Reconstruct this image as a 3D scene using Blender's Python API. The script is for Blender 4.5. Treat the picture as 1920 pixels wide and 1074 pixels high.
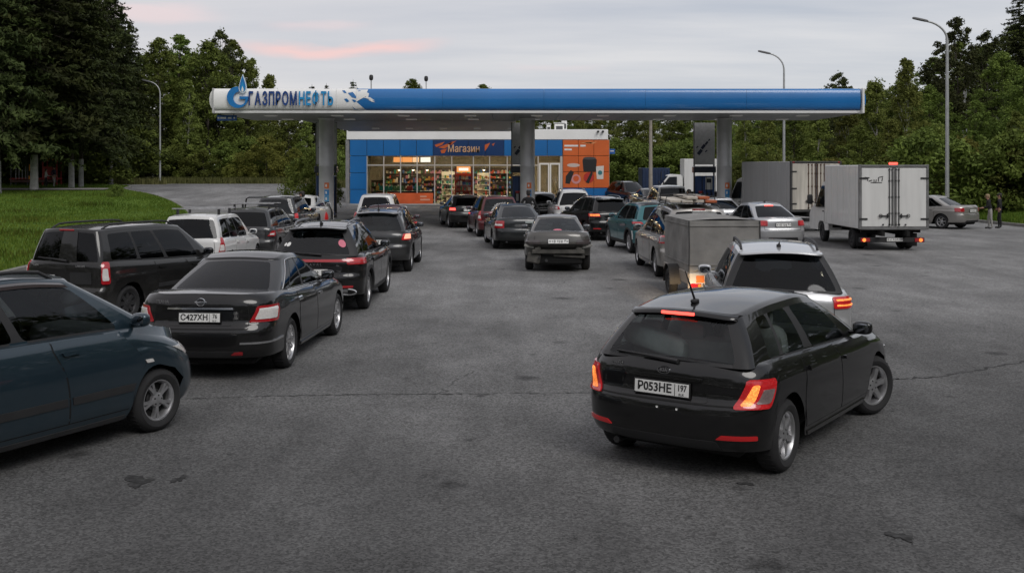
import bpy, bmesh, math, random
import numpy as np
from mathutils import Vector, Matrix, noise
random.seed(7); rng = np.random.default_rng(7)
R = math.radians
for o in list(bpy.data.objects): bpy.data.objects.remove(o)
SC = bpy.context.scene
COL = SC.collection
# ------------------------------------------------------------------ camera
EYE, FOC, HOR = 2.65, 2000.0, 315.0          # eye height (m), focal length and horizon in photograph pixels
cam = bpy.data.cameras.new('camera'); cam_o = bpy.data.objects.new('camera', cam); COL.objects.link(cam_o)
cam_o.location = (0, 0, EYE); cam_o.rotation_euler = (R(90), 0, 0)
cam.sensor_width = 36.0; cam.lens = 36.0*FOC/1920.0
cam.shift_y = -(537.0-HOR)/1920.0
cam.clip_start = 0.1; cam.clip_end = 3000
SC.camera = cam_o
SC.render.resolution_x, SC.render.resolution_y = 1024, 572
# ------------------------------------------------------------------ sky
SUN_EL, SUN_AZ = 45.0, 150.0                 # azimuth clockwise from +Y: behind the camera, to the right
w = bpy.data.worlds.new('World'); SC.world = w; w.use_nodes = True
def build_world():
    nt = w.node_tree; N = nt.nodes; K = nt.links; N.clear()
    def n(t, **kw):
        x = N.new(t)
        for k, v in kw.items(): setattr(x, k, v)
        return x
    def mth(op, a, b=None, c=None):
        x = n('ShaderNodeMath', operation=op)
        for i, s in enumerate((a, b, c)):
            if s is None: continue
            if isinstance(s, (int, float)): x.inputs[i].default_value = s
            else: K.new(s, x.inputs[i])
        return x.outputs[0]
    def mix(f, a, b):
        x = n('ShaderNodeMix', data_type='RGBA')
        for i, s in ((0, f), (6, a), (7, b)):
            if isinstance(s, (int, float)): x.inputs[i].default_value = s
            elif isinstance(s, tuple): x.inputs[i].default_value = s + (1,)
            else: K.new(s, x.inputs[i])
        return x.outputs[2]
    tc = n('ShaderNodeTexCoord'); sep = n('ShaderNodeSeparateXYZ'); K.new(tc.outputs['Generated'], sep.inputs[0])
    X, Y, Z = sep.outputs
    zc = mth('ADD', mth('MAXIMUM', Z, 0.0), 0.10)
    comb = n('ShaderNodeCombineXYZ'); K.new(mth('DIVIDE', X, zc), comb.inputs[0]); K.new(mth('DIVIDE', Y, zc), comb.inputs[1])
    mp = n('ShaderNodeMapping'); mp.inputs['Scale'].default_value = (0.45, 1.3, 1); mp.inputs['Rotation'].default_value = (0, 0, 0.25)
    K.new(comb.outputs[0], mp.inputs[0])
    nz = n('ShaderNodeTexNoise'); nz.inputs['Scale'].default_value = 0.9; nz.inputs['Detail'].default_value = 7; nz.inputs['Roughness'].default_value = 0.55
    K.new(mp.outputs[0], nz.inputs['Vector'])
    nz2 = n('ShaderNodeTexNoise'); nz2.inputs['Scale'].default_value = 0.25; nz2.inputs['Detail'].default_value = 3
    K.new(comb.outputs[0], nz2.inputs['Vector'])
    rmp = n('ShaderNodeMapRange'); rmp.inputs[1].default_value = 0.35; rmp.inputs[2].default_value = 0.68; K.new(nz.outputs[0], rmp.inputs[0])
    cloud = mix(rmp.outputs[0], (0.50, 0.525, 0.585), (0.735, 0.72, 0.725))
    az = mth('ARCTAN2', X, Y)
    wl = n('ShaderNodeMapRange'); wl.inputs[1].default_value = 0.25; wl.inputs[2].default_value = -0.35; K.new(az, wl.inputs[0])
    cloud = mix(mth('MULTIPLY', wl.outputs[0], 0.55), cloud, (0.69, 0.645, 0.65))
    el = mth('ARCSINE', Z)
    def streak(a0, a1, e0, slope, thick, amt, c):
        nonlocal cloud
        ns = n('ShaderNodeTexNoise'); ns.inputs['Scale'].default_value = 14; ns.inputs['Detail'].default_value = 4
        mpp = n('ShaderNodeMapping'); mpp.inputs['Scale'].default_value = (1, 1, 5); K.new(tc.outputs['Generated'], mpp.inputs[0]); K.new(mpp.outputs[0], ns.inputs['Vector'])
        mid = mth('ADD', mth('MULTIPLY', mth('SUBTRACT', az, (a0+a1)/2), slope), e0)
        bow = mth('MULTIPLY', mth('POWER', mth('SUBTRACT', az, (a0+a1)/2), 2.0), 0.5)
        d = mth('ABSOLUTE', mth('SUBTRACT', mth('SUBTRACT', el, mth('ADD', mid, bow)), mth('MULTIPLY', mth('SUBTRACT', ns.outputs[0], .5), thick*2.2)))
        band = n('ShaderNodeMapRange', interpolation_type='SMOOTHSTEP'); band.inputs[1].default_value = thick; band.inputs[2].default_value = 0; K.new(d, band.inputs[0])
        da = mth('ABSOLUTE', mth('SUBTRACT', az, (a0+a1)/2))
        ex = n('ShaderNodeMapRange', interpolation_type='SMOOTHSTEP'); ex.inputs[1].default_value = (a1-a0)/2; ex.inputs[2].default_value = (a1-a0)/6; K.new(da, ex.inputs[0])
        cloud = mix(mth('MULTIPLY', mth('MULTIPLY', band.outputs[0], ex.outputs[0]), amt), cloud, c)
    streak(-0.28, -0.045, 0.1085, 0.035, 0.0078, 1.0, (0.88, 0.60, 0.57))
    streak(-0.42, -0.25, 0.137, -0.02, 0.012, 0.7, (0.84, 0.66, 0.65))
    streak(-0.24, -0.12, 0.129, 0.02, 0.007, 0.45, (0.84, 0.66, 0.65))
    streak(-0.02, 0.10, 0.092, 0.0, 0.006, 0.3, (0.80, 0.66, 0.66))
    sky = n('ShaderNodeTexSky', sky_type='NISHITA'); sky.sun_disc = False
    sky.sun_elevation = R(SUN_EL); sky.sun_rotation = R(SUN_AZ)
    skyc = n('ShaderNodeVectorMath', operation='SCALE'); skyc.inputs['Scale'].default_value = 0.10; K.new(sky.outputs[0], skyc.inputs[0])
    fin = mix(0.88, skyc.outputs[0], cloud)
    bg = n('ShaderNodeBackground'); bg.inputs['Strength'].default_value = 0.97
    K.new(fin, bg.inputs['Color'])
    out = n('ShaderNodeOutputWorld'); K.new(bg.outputs[0], out.inputs['Surface'])
build_world()
sun = bpy.data.lights.new('sun', 'SUN'); sun.energy = 1.3; sun.angle = R(30); sun.color = (1.0, 0.965, 0.93)
sun_o = bpy.data.objects.new('sun', sun); COL.objects.link(sun_o)
_d = Vector((math.sin(R(SUN_AZ))*math.cos(R(SUN_EL)), math.cos(R(SUN_AZ))*math.cos(R(SUN_EL)), math.sin(R(SUN_EL))))
sun_o.rotation_euler = _d.to_track_quat('Z', 'Y').to_euler()
sun_o.location = _d*60
SC.view_settings.view_transform = 'Standard'; SC.view_settings.look = 'None'
SC.view_settings.exposure = 0.15; SC.view_settings.gamma = 1.0; SC.view_settings.use_curve_mapping = False
SC.cycles.max_bounces = 8; SC.cycles.transparent_max_bounces = 12; SC.cycles.sample_clamp_indirect = 6
SC.cycles.use_denoising = True
# ------------------------------------------------------------------ ground height and picture-to-place conversion
def sst(a, b, x):
    t = np.clip((x-a)/(b-a), 0, 1); return t*t*(3-2*t)
def zg(x, y):
    x = np.asarray(x, float); y = np.asarray(y, float)
    left = 1.25*sst(52, 96, y)*sst(-9, -18, x)
    right = 0.22*np.maximum(0, x-24.5)*sst(24.5, 34, x)
    back = 0.13*np.maximum(0, y-96)*sst(96, 120, y)*sst(-22, -5, x)
    return left+np.minimum(right, 7)+np.minimum(back, 6)
def G(px, py):
    """ground point seen at a pixel of the photograph"""
    z = 0.0
    for _ in range(30):
        s = (py-HOR)/(EYE-z); X = (px-960)/s; Y = FOC/s
        z = float(zg(X, Y))*0.5+z*0.5
    return (X, Y, z)
# ------------------------------------------------------------------ materials
MATS = {}
def mat(name, col=(0.5, 0.5, 0.5), rough=0.5, metal=0.0, coat=0.0, emit=None, es=0.0, spec=0.5, noise=0.0, nscale=6.0, streak=None, bump=0.0, bscale=40.0, alpha=None, ior=1.5):
    if name in MATS: return MATS[name]
    m = bpy.data.materials.new(name); m.use_nodes = True; MATS[name] = m
    nt = m.node_tree; b = nt.nodes['Principled BSDF']
    b.inputs['Base Color'].default_value = (*col, 1); b.inputs['Roughness'].default_value = rough
    b.inputs['Metallic'].default_value = metal; b.inputs['Coat Weight'].default_value = coat; b.inputs['Coat Roughness'].default_value = 0.06
    b.inputs['Specular IOR Level'].default_value = spec
    if emit: b.inputs['Emission Color'].default_value = (*emit, 1); b.inputs['Emission Strength'].default_value = es
    if noise or bump:
        tc = nt.nodes.new('ShaderNodeTexCoord'); nz = nt.nodes.new('ShaderNodeTexNoise'); nz.inputs['Scale'].default_value = nscale; nz.inputs['Detail'].default_value = 6
        mpn = nt.nodes.new('ShaderNodeMapping'); mpn.inputs['Scale'].default_value = streak or (1, 1, 1); nt.links.new(tc.outputs['Object'], mpn.inputs[0]); nt.links.new(mpn.outputs[0], nz.inputs['Vector'])
        if noise:
            mx = nt.nodes.new('ShaderNodeMix'); mx.data_type = 'RGBA'; mx.blend_type = 'MULTIPLY'; mx.inputs[0].default_value = 1
            mx.inputs[6].default_value = (*col, 1)
            rp = nt.nodes.new('ShaderNodeMapRange'); rp.inputs[1].default_value = .3; rp.inputs[2].default_value = .7; rp.inputs[3].default_value = 1-noise; rp.inputs[4].default_value = 1+noise*.6
            nt.links.new(nz.outputs[0], rp.inputs[0]); nt.links.new(rp.outputs[0], mx.inputs[7]); nt.links.new(mx.outputs[2], b.inputs['Base Color'])
            rr = nt.nodes.new('ShaderNodeMapRange'); rr.inputs[3].default_value = max(rough-.12*noise*2, .03); rr.inputs[4].default_value = min(rough+.2*noise*2, 1)
            nt.links.new(nz.outputs[0], rr.inputs[0]); nt.links.new(rr.outputs[0], b.inputs['Roughness'])
        if bump:
            n2 = nt.nodes.new('ShaderNodeTexNoise'); n2.inputs['Scale'].default_value = bscale; n2.inputs['Detail'].default_value = 4
            nt.links.new(tc.outputs['Object'], n2.inputs['Vector'])
            bp = nt.nodes.new('ShaderNodeBump'); bp.inputs['Strength'].default_value = bump; bp.inputs['Distance'].default_value = .02
            nt.links.new(n2.outputs[0], bp.inputs['Height']); nt.links.new(bp.outputs[0], b.inputs['Normal'])
    return m
def paint(name, col, metal=0.0, rough=0.32, dust=0.045):
    """car paint under clear coat with a film of road dust that thickens towards the sills"""
    if name in MATS: return MATS[name]
    m = mat(name, col, rough, metal, coat=0.9, spec=.12 if metal < .1 else .4)
    nt = m.node_tree; b = nt.nodes['Principled BSDF']
    tc = nt.nodes.new('ShaderNodeTexCoord'); sp = nt.nodes.new('ShaderNodeSeparateXYZ'); nt.links.new(tc.outputs['Object'], sp.inputs[0])
    nz = nt.nodes.new('ShaderNodeTexNoise'); nz.inputs['Scale'].default_value = 3.5; nz.inputs['Detail'].default_value = 7; nz.inputs['Roughness'].default_value = .65
    nt.links.new(tc.outputs['Object'], nz.inputs['Vector'])
    rz = nt.nodes.new('ShaderNodeMapRange'); rz.inputs[1].default_value = .75; rz.inputs[2].default_value = .2; rz.inputs[3].default_value = dust*.35; rz.inputs[4].default_value = dust*2.6
    nt.links.new(sp.outputs[2], rz.inputs[0])
    rn = nt.nodes.new('ShaderNodeMapRange'); rn.inputs[1].default_value = .3; rn.inputs[2].default_value = .7; rn.inputs[3].default_value = .25; rn.inputs[4].default_value = 1.3
    nt.links.new(nz.outputs[0], rn.inputs[0])
    mu = nt.nodes.new('ShaderNodeMath'); mu.operation = 'MULTIPLY'; nt.links.new(rz.outputs[0], mu.inputs[0]); nt.links.new(rn.outputs[0], mu.inputs[1])
    mx = nt.nodes.new('ShaderNodeMix'); mx.data_type = 'RGBA'; mx.inputs[6].default_value = (*col, 1); mx.inputs[7].default_value = (.13, .12, .105, 1)
    nt.links.new(mu.outputs[0], mx.inputs[0]); nt.links.new(mx.outputs[2], b.inputs['Base Color'])
    cr = nt.nodes.new('ShaderNodeMapRange'); cr.inputs[3].default_value = .025; cr.inputs[4].default_value = .9; nt.links.new(mu.outputs[0], cr.inputs[0]); nt.links.new(cr.outputs[0], b.inputs['Coat Roughness'])
    return m
def glass(name, tint=(0.25, 0.28, 0.28), refl=1.0):
    if name in MATS: return MATS[name]
    m = bpy.data.materials.new(name); m.use_nodes = True; MATS[name] = m
    nt = m.node_tree; nt.nodes.clear()
    tr = nt.nodes.new('ShaderNodeBsdfTransparent'); tr.inputs[0].default_value = (*tint, 1)
    gl = nt.nodes.new('ShaderNodeBsdfGlossy'); gl.inputs['Roughness'].default_value = .03; gl.inputs['Color'].default_value = (.95, .97, 1, 1)
    fr = nt.nodes.new('ShaderNodeFresnel'); fr.inputs[0].default_value = 1.5
    mu = nt.nodes.new('ShaderNodeMath'); mu.operation = 'MULTIPLY'; mu.inputs[1].default_value = refl; mu.use_clamp = True; nt.links.new(fr.outputs[0], mu.inputs[0])
    mx = nt.nodes.new('ShaderNodeMixShader'); nt.links.new(mu.outputs[0], mx.inputs[0]); nt.links.new(tr.outputs[0], mx.inputs[1]); nt.links.new(gl.outputs[0], mx.inputs[2])
    o = nt.nodes.new('ShaderNodeOutputMaterial'); nt.links.new(mx.outputs[0], o.inputs[0])
    return m
def lampify(m, es, sc=70.0, lo=.35):
    nt = m.node_tree; b = nt.nodes['Principled BSDF']; tc = nt.nodes.new('ShaderNodeTexCoord'); v = nt.nodes.new('ShaderNodeTexVoronoi'); v.inputs['Scale'].default_value = sc; nt.links.new(tc.outputs['Object'], v.inputs['Vector'])
    z = nt.nodes.new('ShaderNodeTexNoise'); z.inputs['Scale'].default_value = 6; nt.links.new(tc.outputs['Object'], z.inputs['Vector'])
    r = nt.nodes.new('ShaderNodeMapRange'); r.inputs[1].default_value = 0; r.inputs[2].default_value = .7; r.inputs[3].default_value = es*1.25; r.inputs[4].default_value = es*lo; nt.links.new(v.outputs['Distance'], r.inputs[0])
    r2 = nt.nodes.new('ShaderNodeMapRange'); r2.inputs[1].default_value = .35; r2.inputs[2].default_value = .65; r2.inputs[3].default_value = .55; r2.inputs[4].default_value = 1.3; nt.links.new(z.outputs[0], r2.inputs[0])
    mu = nt.nodes.new('ShaderNodeMath'); mu.operation = 'MULTIPLY'; nt.links.new(r.outputs[0], mu.inputs[0]); nt.links.new(r2.outputs[0], mu.inputs[1]); nt.links.new(mu.outputs[0], b.inputs['Emission Strength'])
    return m
RUB = mat('rubber', (.017, .017, .018), .85, noise=.35, nscale=9)
PLA = mat('black plastic', (.02, .02, .021), .6, noise=.2, nscale=8)
GAP = mat('panel gap', (.004, .004, .004), .9)
ALU = mat('alloy', (.52, .52, .53), .33, .85, noise=.2, nscale=12)
STEEL = mat('dark wheel steel', (.05, .05, .052), .5, .5, noise=.2)
CHR = mat('chrome', (.75, .75, .76), .12, 1.0)
UND = mat('underbody', (.008, .008, .008), .95)
SEAT = mat('seat cloth', (.035, .035, .037), .9, noise=.2)
SEATL = mat('pale seat cloth', (.17, .175, .175), .9, noise=.2)
GL = glass('car glass', (.30, .33, .33)); GLD = glass('tinted car glass', (.06, .065, .07), .62); GLC = glass('clear car glass', (.72, .78, .77), .8)
RED = mat('red lens', (.36, .012, .018), .15, coat=1.0)
REDL = lampify(mat('lit red lens', (.40, .012, .015), .15, coat=1.0, emit=(1, .02, .03), es=.4), .16)
REDH = mat('bright brake lamp', (.5, .02, .02), .2, emit=(1, .07, .05), es=3.0)
ORA = lampify(mat('lit amber lamp', (.6, .2, .05), .3, emit=(1, .25, .045), es=1.7), 1.75)
REDD = mat('dim red lens', (.40, .012, .015), .2, coat=.6, emit=(1, .02, .02), es=.05)
LWH = mat('white lens', (.62, .60, .58), .12, coat=1.0, noise=.12, nscale=40)
SMK = mat('smoked lens', (.06, .05, .05), .12, coat=1.0)
PLW = mat('plate white', (.72, .72, .70), .4, noise=.08); PLB = mat('plate black', (.012, .012, .012), .5)
WHT = mat('white enamel', (.76, .76, .74), .35, coat=.3, noise=.06)
# ------------------------------------------------------------------ mesh helpers
def link(o, parent=None):
    COL.objects.link(o)
    if parent is not None: o.parent = parent
    return o
def mobj(name, verts, faces, mats, parent=None, midx=None, smooth=True, ang=38):
    me = bpy.data.meshes.new(name)
    me.from_pydata([tuple(map(float, v)) for v in verts], [], [tuple(int(i) for i in f) for f in faces])
    for m_ in (mats if isinstance(mats, (list, tuple)) else [mats]): me.materials.append(m_)
    if midx is not None: me.polygons.foreach_set('material_index', list(midx))
    if smooth:
        me.polygons.foreach_set('use_smooth', [True]*len(me.polygons))
        if ang: me.set_sharp_from_angle(angle=R(ang))
    me.update()
    return link(bpy.data.objects.new(name, me), parent)
def empty(name, loc=(0, 0, 0), rz=0.0, label=None, cat=None, group=None):
    o = bpy.data.objects.new(name, None); o.empty_display_size = .3; COL.objects.link(o)
    o.location = loc; o.rotation_euler = (0, 0, rz)
    return tag(o, label, cat, group)
def tag(o, label=None, cat=None, group=None, kind=None):
    if label: o['label'] = label
    if cat: o['category'] = cat
    if group: o['group'] = group
    if kind: o['kind'] = kind
    return o
class MB:
    """collects shapes into one mesh"""
    def __init__(s): s.v = []; s.f = []; s.m = []
    def add(s, vs, fs, mi=0):
        k = len(s.v); s.v += [tuple(v) for v in vs]; s.f += [tuple(i+k for i in f) for f in fs]; s.m += [mi]*len(fs); return s
    def box(s, c, d, rz=0, mi=0, bev=0.0, rx=0, ry=0):
        hx, hy, hz = d[0]/2, d[1]/2, d[2]/2
        M_ = Matrix.Translation(c) @ Matrix.Rotation(rz, 4, 'Z') @ Matrix.Rotation(ry, 4, 'Y') @ Matrix.Rotation(rx, 4, 'X')
        b = min(bev, hx*.49, hy*.49, hz*.49)
        if b <= 0:
            vs = [M_ @ Vector((x*hx, y*hy, z*hz)) for x in (-1, 1) for y in (-1, 1) for z in (-1, 1)]
            fs = [(0, 1, 3, 2), (4, 6, 7, 5), (0, 4, 5, 1), (2, 3, 7, 6), (0, 2, 6, 4), (1, 5, 7, 3)]
            return s.add(vs, fs, mi)
        vs = []; idx = {}
        for x in (-1, 1):
            for y in (-1, 1):
                for z in (-1, 1):
                    for a in range(3):
                        p = [x*(hx-b), y*(hy-b), z*(hz-b)]; p[a] = (x*hx, y*hy, z*hz)[a]
                        idx[(x, y, z, a)] = len(vs); vs.append(M_ @ Vector(p))
        fs = []
        for a in range(3):
            o1, o2 = [i for i in range(3) if i != a]
            for sg in (-1, 1):
                q = []
                for (u, v) in ((-1, -1), (1, -1), (1, 1), (-1, 1)):
                    k = [0, 0, 0]; k[a] = sg; k[o1] = u; k[o2] = v; q.append(idx[(*k, a)])
                fs.append(tuple(q) if (sg == 1) == (a != 1) else tuple(q[::-1]))
        for a in range(3):
            o1, o2 = [i for i in range(3) if i != a]
            for u in (-1, 1):
                for v in (-1, 1):
                    q = []
                    for (sg, ax) in ((-1, o1), (1, o1), (1, o2), (-1, o2)):
                        k = [0, 0, 0]; k[a] = sg; k[o1] = u; k[o2] = v; q.append(idx[(*k, ax)])
                    fs.append(tuple(q))
        for x in (-1, 1):
            for y in (-1, 1):
                for z in (-1, 1): fs.append(tuple(idx[(x, y, z, a)] for a in range(3)))
        return s.add(vs, fs, mi)
    def tube(s, pts, r, n=8, mi=0, cap=True):
        pts = [Vector(p) for p in pts]; rs = r if isinstance(r, (list, tuple)) else [r]*len(pts)
        vs = []; fs = []
        up = None
        for i, p in enumerate(pts):
            t = (pts[min(i+1, len(pts)-1)]-pts[max(i-1, 0)]).normalized()
            if up is None: up = t.orthogonal().normalized()
            a = (up-t*up.dot(t))
            a = a.normalized() if a.length > 1e-6 else t.orthogonal().normalized()
            b = t.cross(a); up = a
            for k in range(n):
                q = 2*math.pi*k/n; vs.append(p+(a*math.cos(q)+b*math.sin(q))*rs[i])
        for i in range(len(pts)-1):
            for k in range(n): fs.append((i*n+k, i*n+(k+1) % n, (i+1)*n+(k+1) % n, (i+1)*n+k))
        if cap: fs += [tuple(range(n))[::-1], tuple(range((len(pts)-1)*n, len(pts)*n))]
        return s.add(vs, fs, mi)
    def lathe(s, prof, n=24, axis='Z', c=(0, 0, 0), mi=0):
        """prof: (radius, along)"""
        vs = []; fs = []
        for (r, h) in prof:
            for k in range(n):
                q = 2*math.pi*k/n; x, y = r*math.cos(q), r*math.sin(q)
                v = (x, y, h) if axis == 'Z' else ((h, x, y) if axis == 'X' else (x, h, y))
                vs.append((v[0]+c[0], v[1]+c[1], v[2]+c[2]))
        for i in range(len(prof)-1):
            for k in range(n): fs.append((i*n+k, i*n+(k+1) % n, (i+1)*n+(k+1) % n, (i+1)*n+k))
        return s.add(vs, fs, mi)
    def sup(s, c, d, e=.5, n=12, m=8, mi=0, rot=None):
        """superellipsoid: a rounded block of size d"""
        vs = []; fs = []
        f = lambda a: math.copysign(abs(a)**e, a)
        for i in range(m+1):
            t = -math.pi/2+math.pi*i/m
            for k in range(n):
                q = 2*math.pi*k/n
                v = Vector((f(math.cos(t))*f(math.cos(q))*d[0]/2, f(math.cos(t))*f(math.sin(q))*d[1]/2, f(math.sin(t))*d[2]/2))
                if rot: v = rot @ v
                vs.append(v+Vector(c))
        for i in range(m):
            for k in range(n): fs.append((i*n+k, i*n+(k+1) % n, (i+1)*n+(k+1) % n, (i+1)*n+k))
        return s.add(vs, fs, mi)
    def prism(s, poly, mapf, t0, t1, mi=0):
        """poly (u,v) list extruded from t0 to t1; mapf(u,v,t) gives the point"""
        n = len(poly); vs = [mapf(u, v, t0) for u, v in poly]+[mapf(u, v, t1) for u, v in poly]
        fs = [tuple(range(n))[::-1], tuple(range(n, 2*n))]+[(i, (i+1) % n, n+(i+1) % n, n+i) for i in range(n)]
        return s.add(vs, fs, mi)
    def build(s, name, mats, parent=None, smooth=True, ang=38):
        return mobj(name, s.v, s.f, mats, parent, s.m, smooth, ang)
def box(name, c, d, m, parent=None, bev=.01, rz=0, rx=0, ry=0): return MB().box(c, d, rz, 0, bev, rx, ry).build(name, m, parent, smooth=False)
def tube(name, pts, r, m, parent=None, n=8): return MB().tube(pts, r, n).build(name, m, parent)
TXT = {}
def text(name, s, size, m, parent, M_, sx=1.0, ext=.002, bold=0.0, align='CENTER'):
    key = (s, size, sx, ext, bold, align, m.name)
    if key not in TXT:
        cu = bpy.data.curves.new('text', 'FONT'); cu.body = s; cu.size = size; cu.align_x = align; cu.align_y = 'CENTER'; cu.extrude = ext; cu.offset = bold; cu.resolution_u = 3
        o = bpy.data.objects.new('text', cu); COL.objects.link(o)
        me = bpy.data.meshes.new_from_object(o.evaluated_get(bpy.context.evaluated_depsgraph_get()))
        bpy.data.objects.remove(o); bpy.data.curves.remove(cu)
        me.transform(Matrix.Diagonal((sx, 1, 1, 1))); me.materials.clear(); me.materials.append(m); TXT[key] = me
    o = bpy.data.objects.new(name, TXT[key]); link(o, parent); o.matrix_local = M_
    return o
def copy_tree(o, parent=None):
    c = o.copy(); COL.objects.link(c); c.parent = parent
    for ch in o.children: copy_tree(ch, c)
    return c
FACE_BACK = Matrix.Rotation(R(90), 4, 'X')      # text upright, read from -Y
# ------------------------------------------------------------------ cars
def pch(pts):
    """monotone cubic through control points, tabulated"""
    xs = np.array([p[0] for p in pts], float); ys = np.array([p[1] for p in pts], float)
    h = np.diff(xs); d = np.diff(ys)/h; m_ = np.zeros(len(xs)); m_[0] = d[0]; m_[-1] = d[-1]
    for i in range(1, len(xs)-1):
        if d[i-1]*d[i] > 0:
            w1, w2 = 2*h[i]+h[i-1], h[i]+2*h[i-1]; m_[i] = (w1+w2)/(w1/d[i-1]+w2/d[i])
    X = np.linspace(xs[0], xs[-1], 400); k = np.clip(np.searchsorted(xs, X)-1, 0, len(h)-1); t = (X-xs[k])/h[k]
    Y = ys[k]*(1+2*t)*(1-t)**2+h[k]*m_[k]*t*(1-t)**2+ys[k+1]*t*t*(3-2*t)+h[k]*m_[k+1]*t*t*(t-1)
    return lambda a: np.interp(a, X, Y)
def gridfaces(nr, nc, flip=False, k=0):
    f = []
    for i in range(nr-1):
        for j in range(nc-1):
            q = (k+i*nc+j, k+i*nc+j+1, k+(i+1)*nc+j+1, k+(i+1)*nc+j); f.append(q[::-1] if flip else q)
    return f
TYPES = dict(
 sedan=dict(L=4.55, W=1.76, H=1.46, wb=2.65, ro=1.02, rw=.315, sill=.22, rbz=.30, fbz=.20,
  top=[(0, 1.0), (.12, 1.015), (.28, .965), (.62, .915), (.74, .90), (.9, .80), (1, .66)],
  rear=[(.2, .22), (.32, .05), (.45, .0), (.6, .0), (.7, .035), (.88, .05), (1.1, .11)],
  front=[(.15, .25), (.3, .04), (.45, 0), (.6, .03), (.8, .16), (1.0, .35)],
  side=[(.15, .10), (.24, .045), (.42, .012), (.6, 0), (.75, .004), (.88, .022), (1.1, .05)],
  Dr=.50, Df=.75, nr=3.3, nf=2.8, kr=.05, kf=.06, crown=.035,
  rb=.72, rt=1.42, ft=2.55, fb=3.42, Wt=.545, ins=.055, roofz=[(0, -.055), (.35, 0), (.7, -.015), (1, -.075)], cr=.045,
  win=[('b', .03, .13), ('g', .155, .30), ('t', .165, .315), ('g', .46, .52), ('t', .50, .56), ('g', .86, .965), ('b', 1, 1)],
  doors=[(.30, .50), (.505, .735)]),
 hatch=dict(L=4.25, W=1.79, H=1.47, wb=2.65, ro=.76, rw=.318, sill=.22, rbz=.27, fbz=.2,
  top=[(0, .955), (.1, .985), (.3, .965), (.6, .92), (.76, .90), (.9, .80), (1, .66)],
  rear=[(.2, .20), (.3, .05), (.42, .005), (.55, 0), (.64, .015), (.70, .055), (.85, .07), (1.05, .10)],
  front=[(.15, .25), (.3, .04), (.45, 0), (.6, .03), (.8, .16), (1.0, .35)],
  side=[(.15, .10), (.24, .045), (.42, .012), (.6, 0), (.75, .004), (.88, .02), (1.1, .05)],
  Dr=.46, Df=.75, nr=3.2, nf=2.8, kr=.045, kf=.06, crown=.03,
  rb=.15, rt=.60, ft=2.35, fb=3.30, Wt=.545, ins=.05, roofz=[(0, -.075), (.4, -.005), (.65, 0), (1, -.07)], cr=.045,
  win=[('b', .12, .12), ('g', .215, .235), ('t', .225, .25), ('g', .46, .52), ('t', .49, .55), ('g', .86, .965), ('b', 1, 1)],
  doors=[(.265, .50), (.505, .755)]),
 suv=dict(L=4.35, W=1.80, H=1.63, wb=2.62, ro=.85, rw=.345, sill=.28, rbz=.34, fbz=.26,
  top=[(0, 1.04), (.1, 1.065), (.35, 1.03), (.62, 1.0), (.76, 1.0), (.9, .92), (1, .78)],
  rear=[(.25, .20), (.36, .05), (.5, .0), (.66, 0), (.74, .035), (.9, .045), (1.1, .09)],
  front=[(.2, .22), (.35, .04), (.5, 0), (.7, .01), (.9, .10), (1.1, .3)],
  side=[(.2, .09), (.3, .04), (.45, .008), (.6, 0), (.8, .004), (.95, .02), (1.2, .05)],
  Dr=.46, Df=.65, nr=3.4, nf=3.0, kr=.04, kf=.05, crown=.03,
  rb=.11, rt=.48, ft=2.45, fb=3.30, Wt=.56, ins=.045, roofz=[(0, -.055), (.4, 0), (.7, -.005), (1, -.06)], cr=.045,
  win=[('b', .10, .10), ('g', .20, .22), ('t', .21, .235), ('g', .45, .51), ('t', .48, .54), ('g', .86, .96), ('b', 1, 1)],
  doors=[(.265, .49), (.495, .745)]),
 wagon=dict(L=4.45, W=1.75, H=1.60, wb=2.90, ro=.80, rw=.31, sill=.23, rbz=.30, fbz=.22,
  top=[(0, .98), (.1, .985), (.35, .96), (.62, .94), (.8, .93), (.92, .86), (1, .74)],
  rear=[(.2, .18), (.32, .04), (.45, 0), (.58, 0), (.64, .05), (.9, .06), (1.1, .07)],
  front=[(.15, .22), (.3, .04), (.45, 0), (.6, .02), (.85, .12), (1.0, .3)],
  side=[(.15, .09), (.24, .04), (.42, .01), (.6, 0), (.75, .003), (.9, .015), (1.1, .04)],
  Dr=.34, Df=.65, nr=4.0, nf=3.0, kr=.03, kf=.05, crown=.02,
  rb=.09, rt=.24, ft=2.60, fb=3.50, Wt=.60, ins=.04, roofz=[(0, -.035), (.3, 0), (.7, -.005), (1, -.07)], cr=.04,
  win=[('b', .06, .06), ('g', .29, .30), ('t', .315, .325), ('g', .545, .57), ('t', .575, .60), ('g', .88, .97), ('b', 1, 1)],
  doors=[(.33, .545), (.55, .775)]),
 minivan=dict(L=5.08, W=1.97, H=1.75, wb=3.03, ro=1.08, rw=.345, sill=.24, rbz=.32, fbz=.24,
  top=[(0, 1.02), (.1, 1.03), (.35, 1.02), (.62, 1.0), (.8, .98), (.92, .88), (1, .74)],
  rear=[(.2, .18), (.34, .04), (.5, 0), (.66, 0), (.74, .05), (.9, .06), (1.1, .09)],
  front=[(.15, .22), (.3, .04), (.5, 0), (.65, .03), (.85, .14), (1.0, .3)],
  side=[(.15, .09), (.24, .04), (.42, .01), (.6, 0), (.8, .003), (.95, .02), (1.1, .045)],
  Dr=.42, Df=.75, nr=3.6, nf=2.8, kr=.04, kf=.06, crown=.03,
  rb=.11, rt=.42, ft=3.05, fb=4.15, Wt=.655, ins=.045, roofz=[(0, -.06), (.4, 0), (.7, -.01), (1, -.09)], cr=.05,
  win=[('b', .05, .05), ('g', .31, .32), ('t', .33, .34), ('g', .57, .60), ('t', .595, .625), ('g', .89, .97), ('b', 1, 1)],
  doors=[(.34, .56), (.565, .79)]),
)
WHEELS = {}
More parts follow.
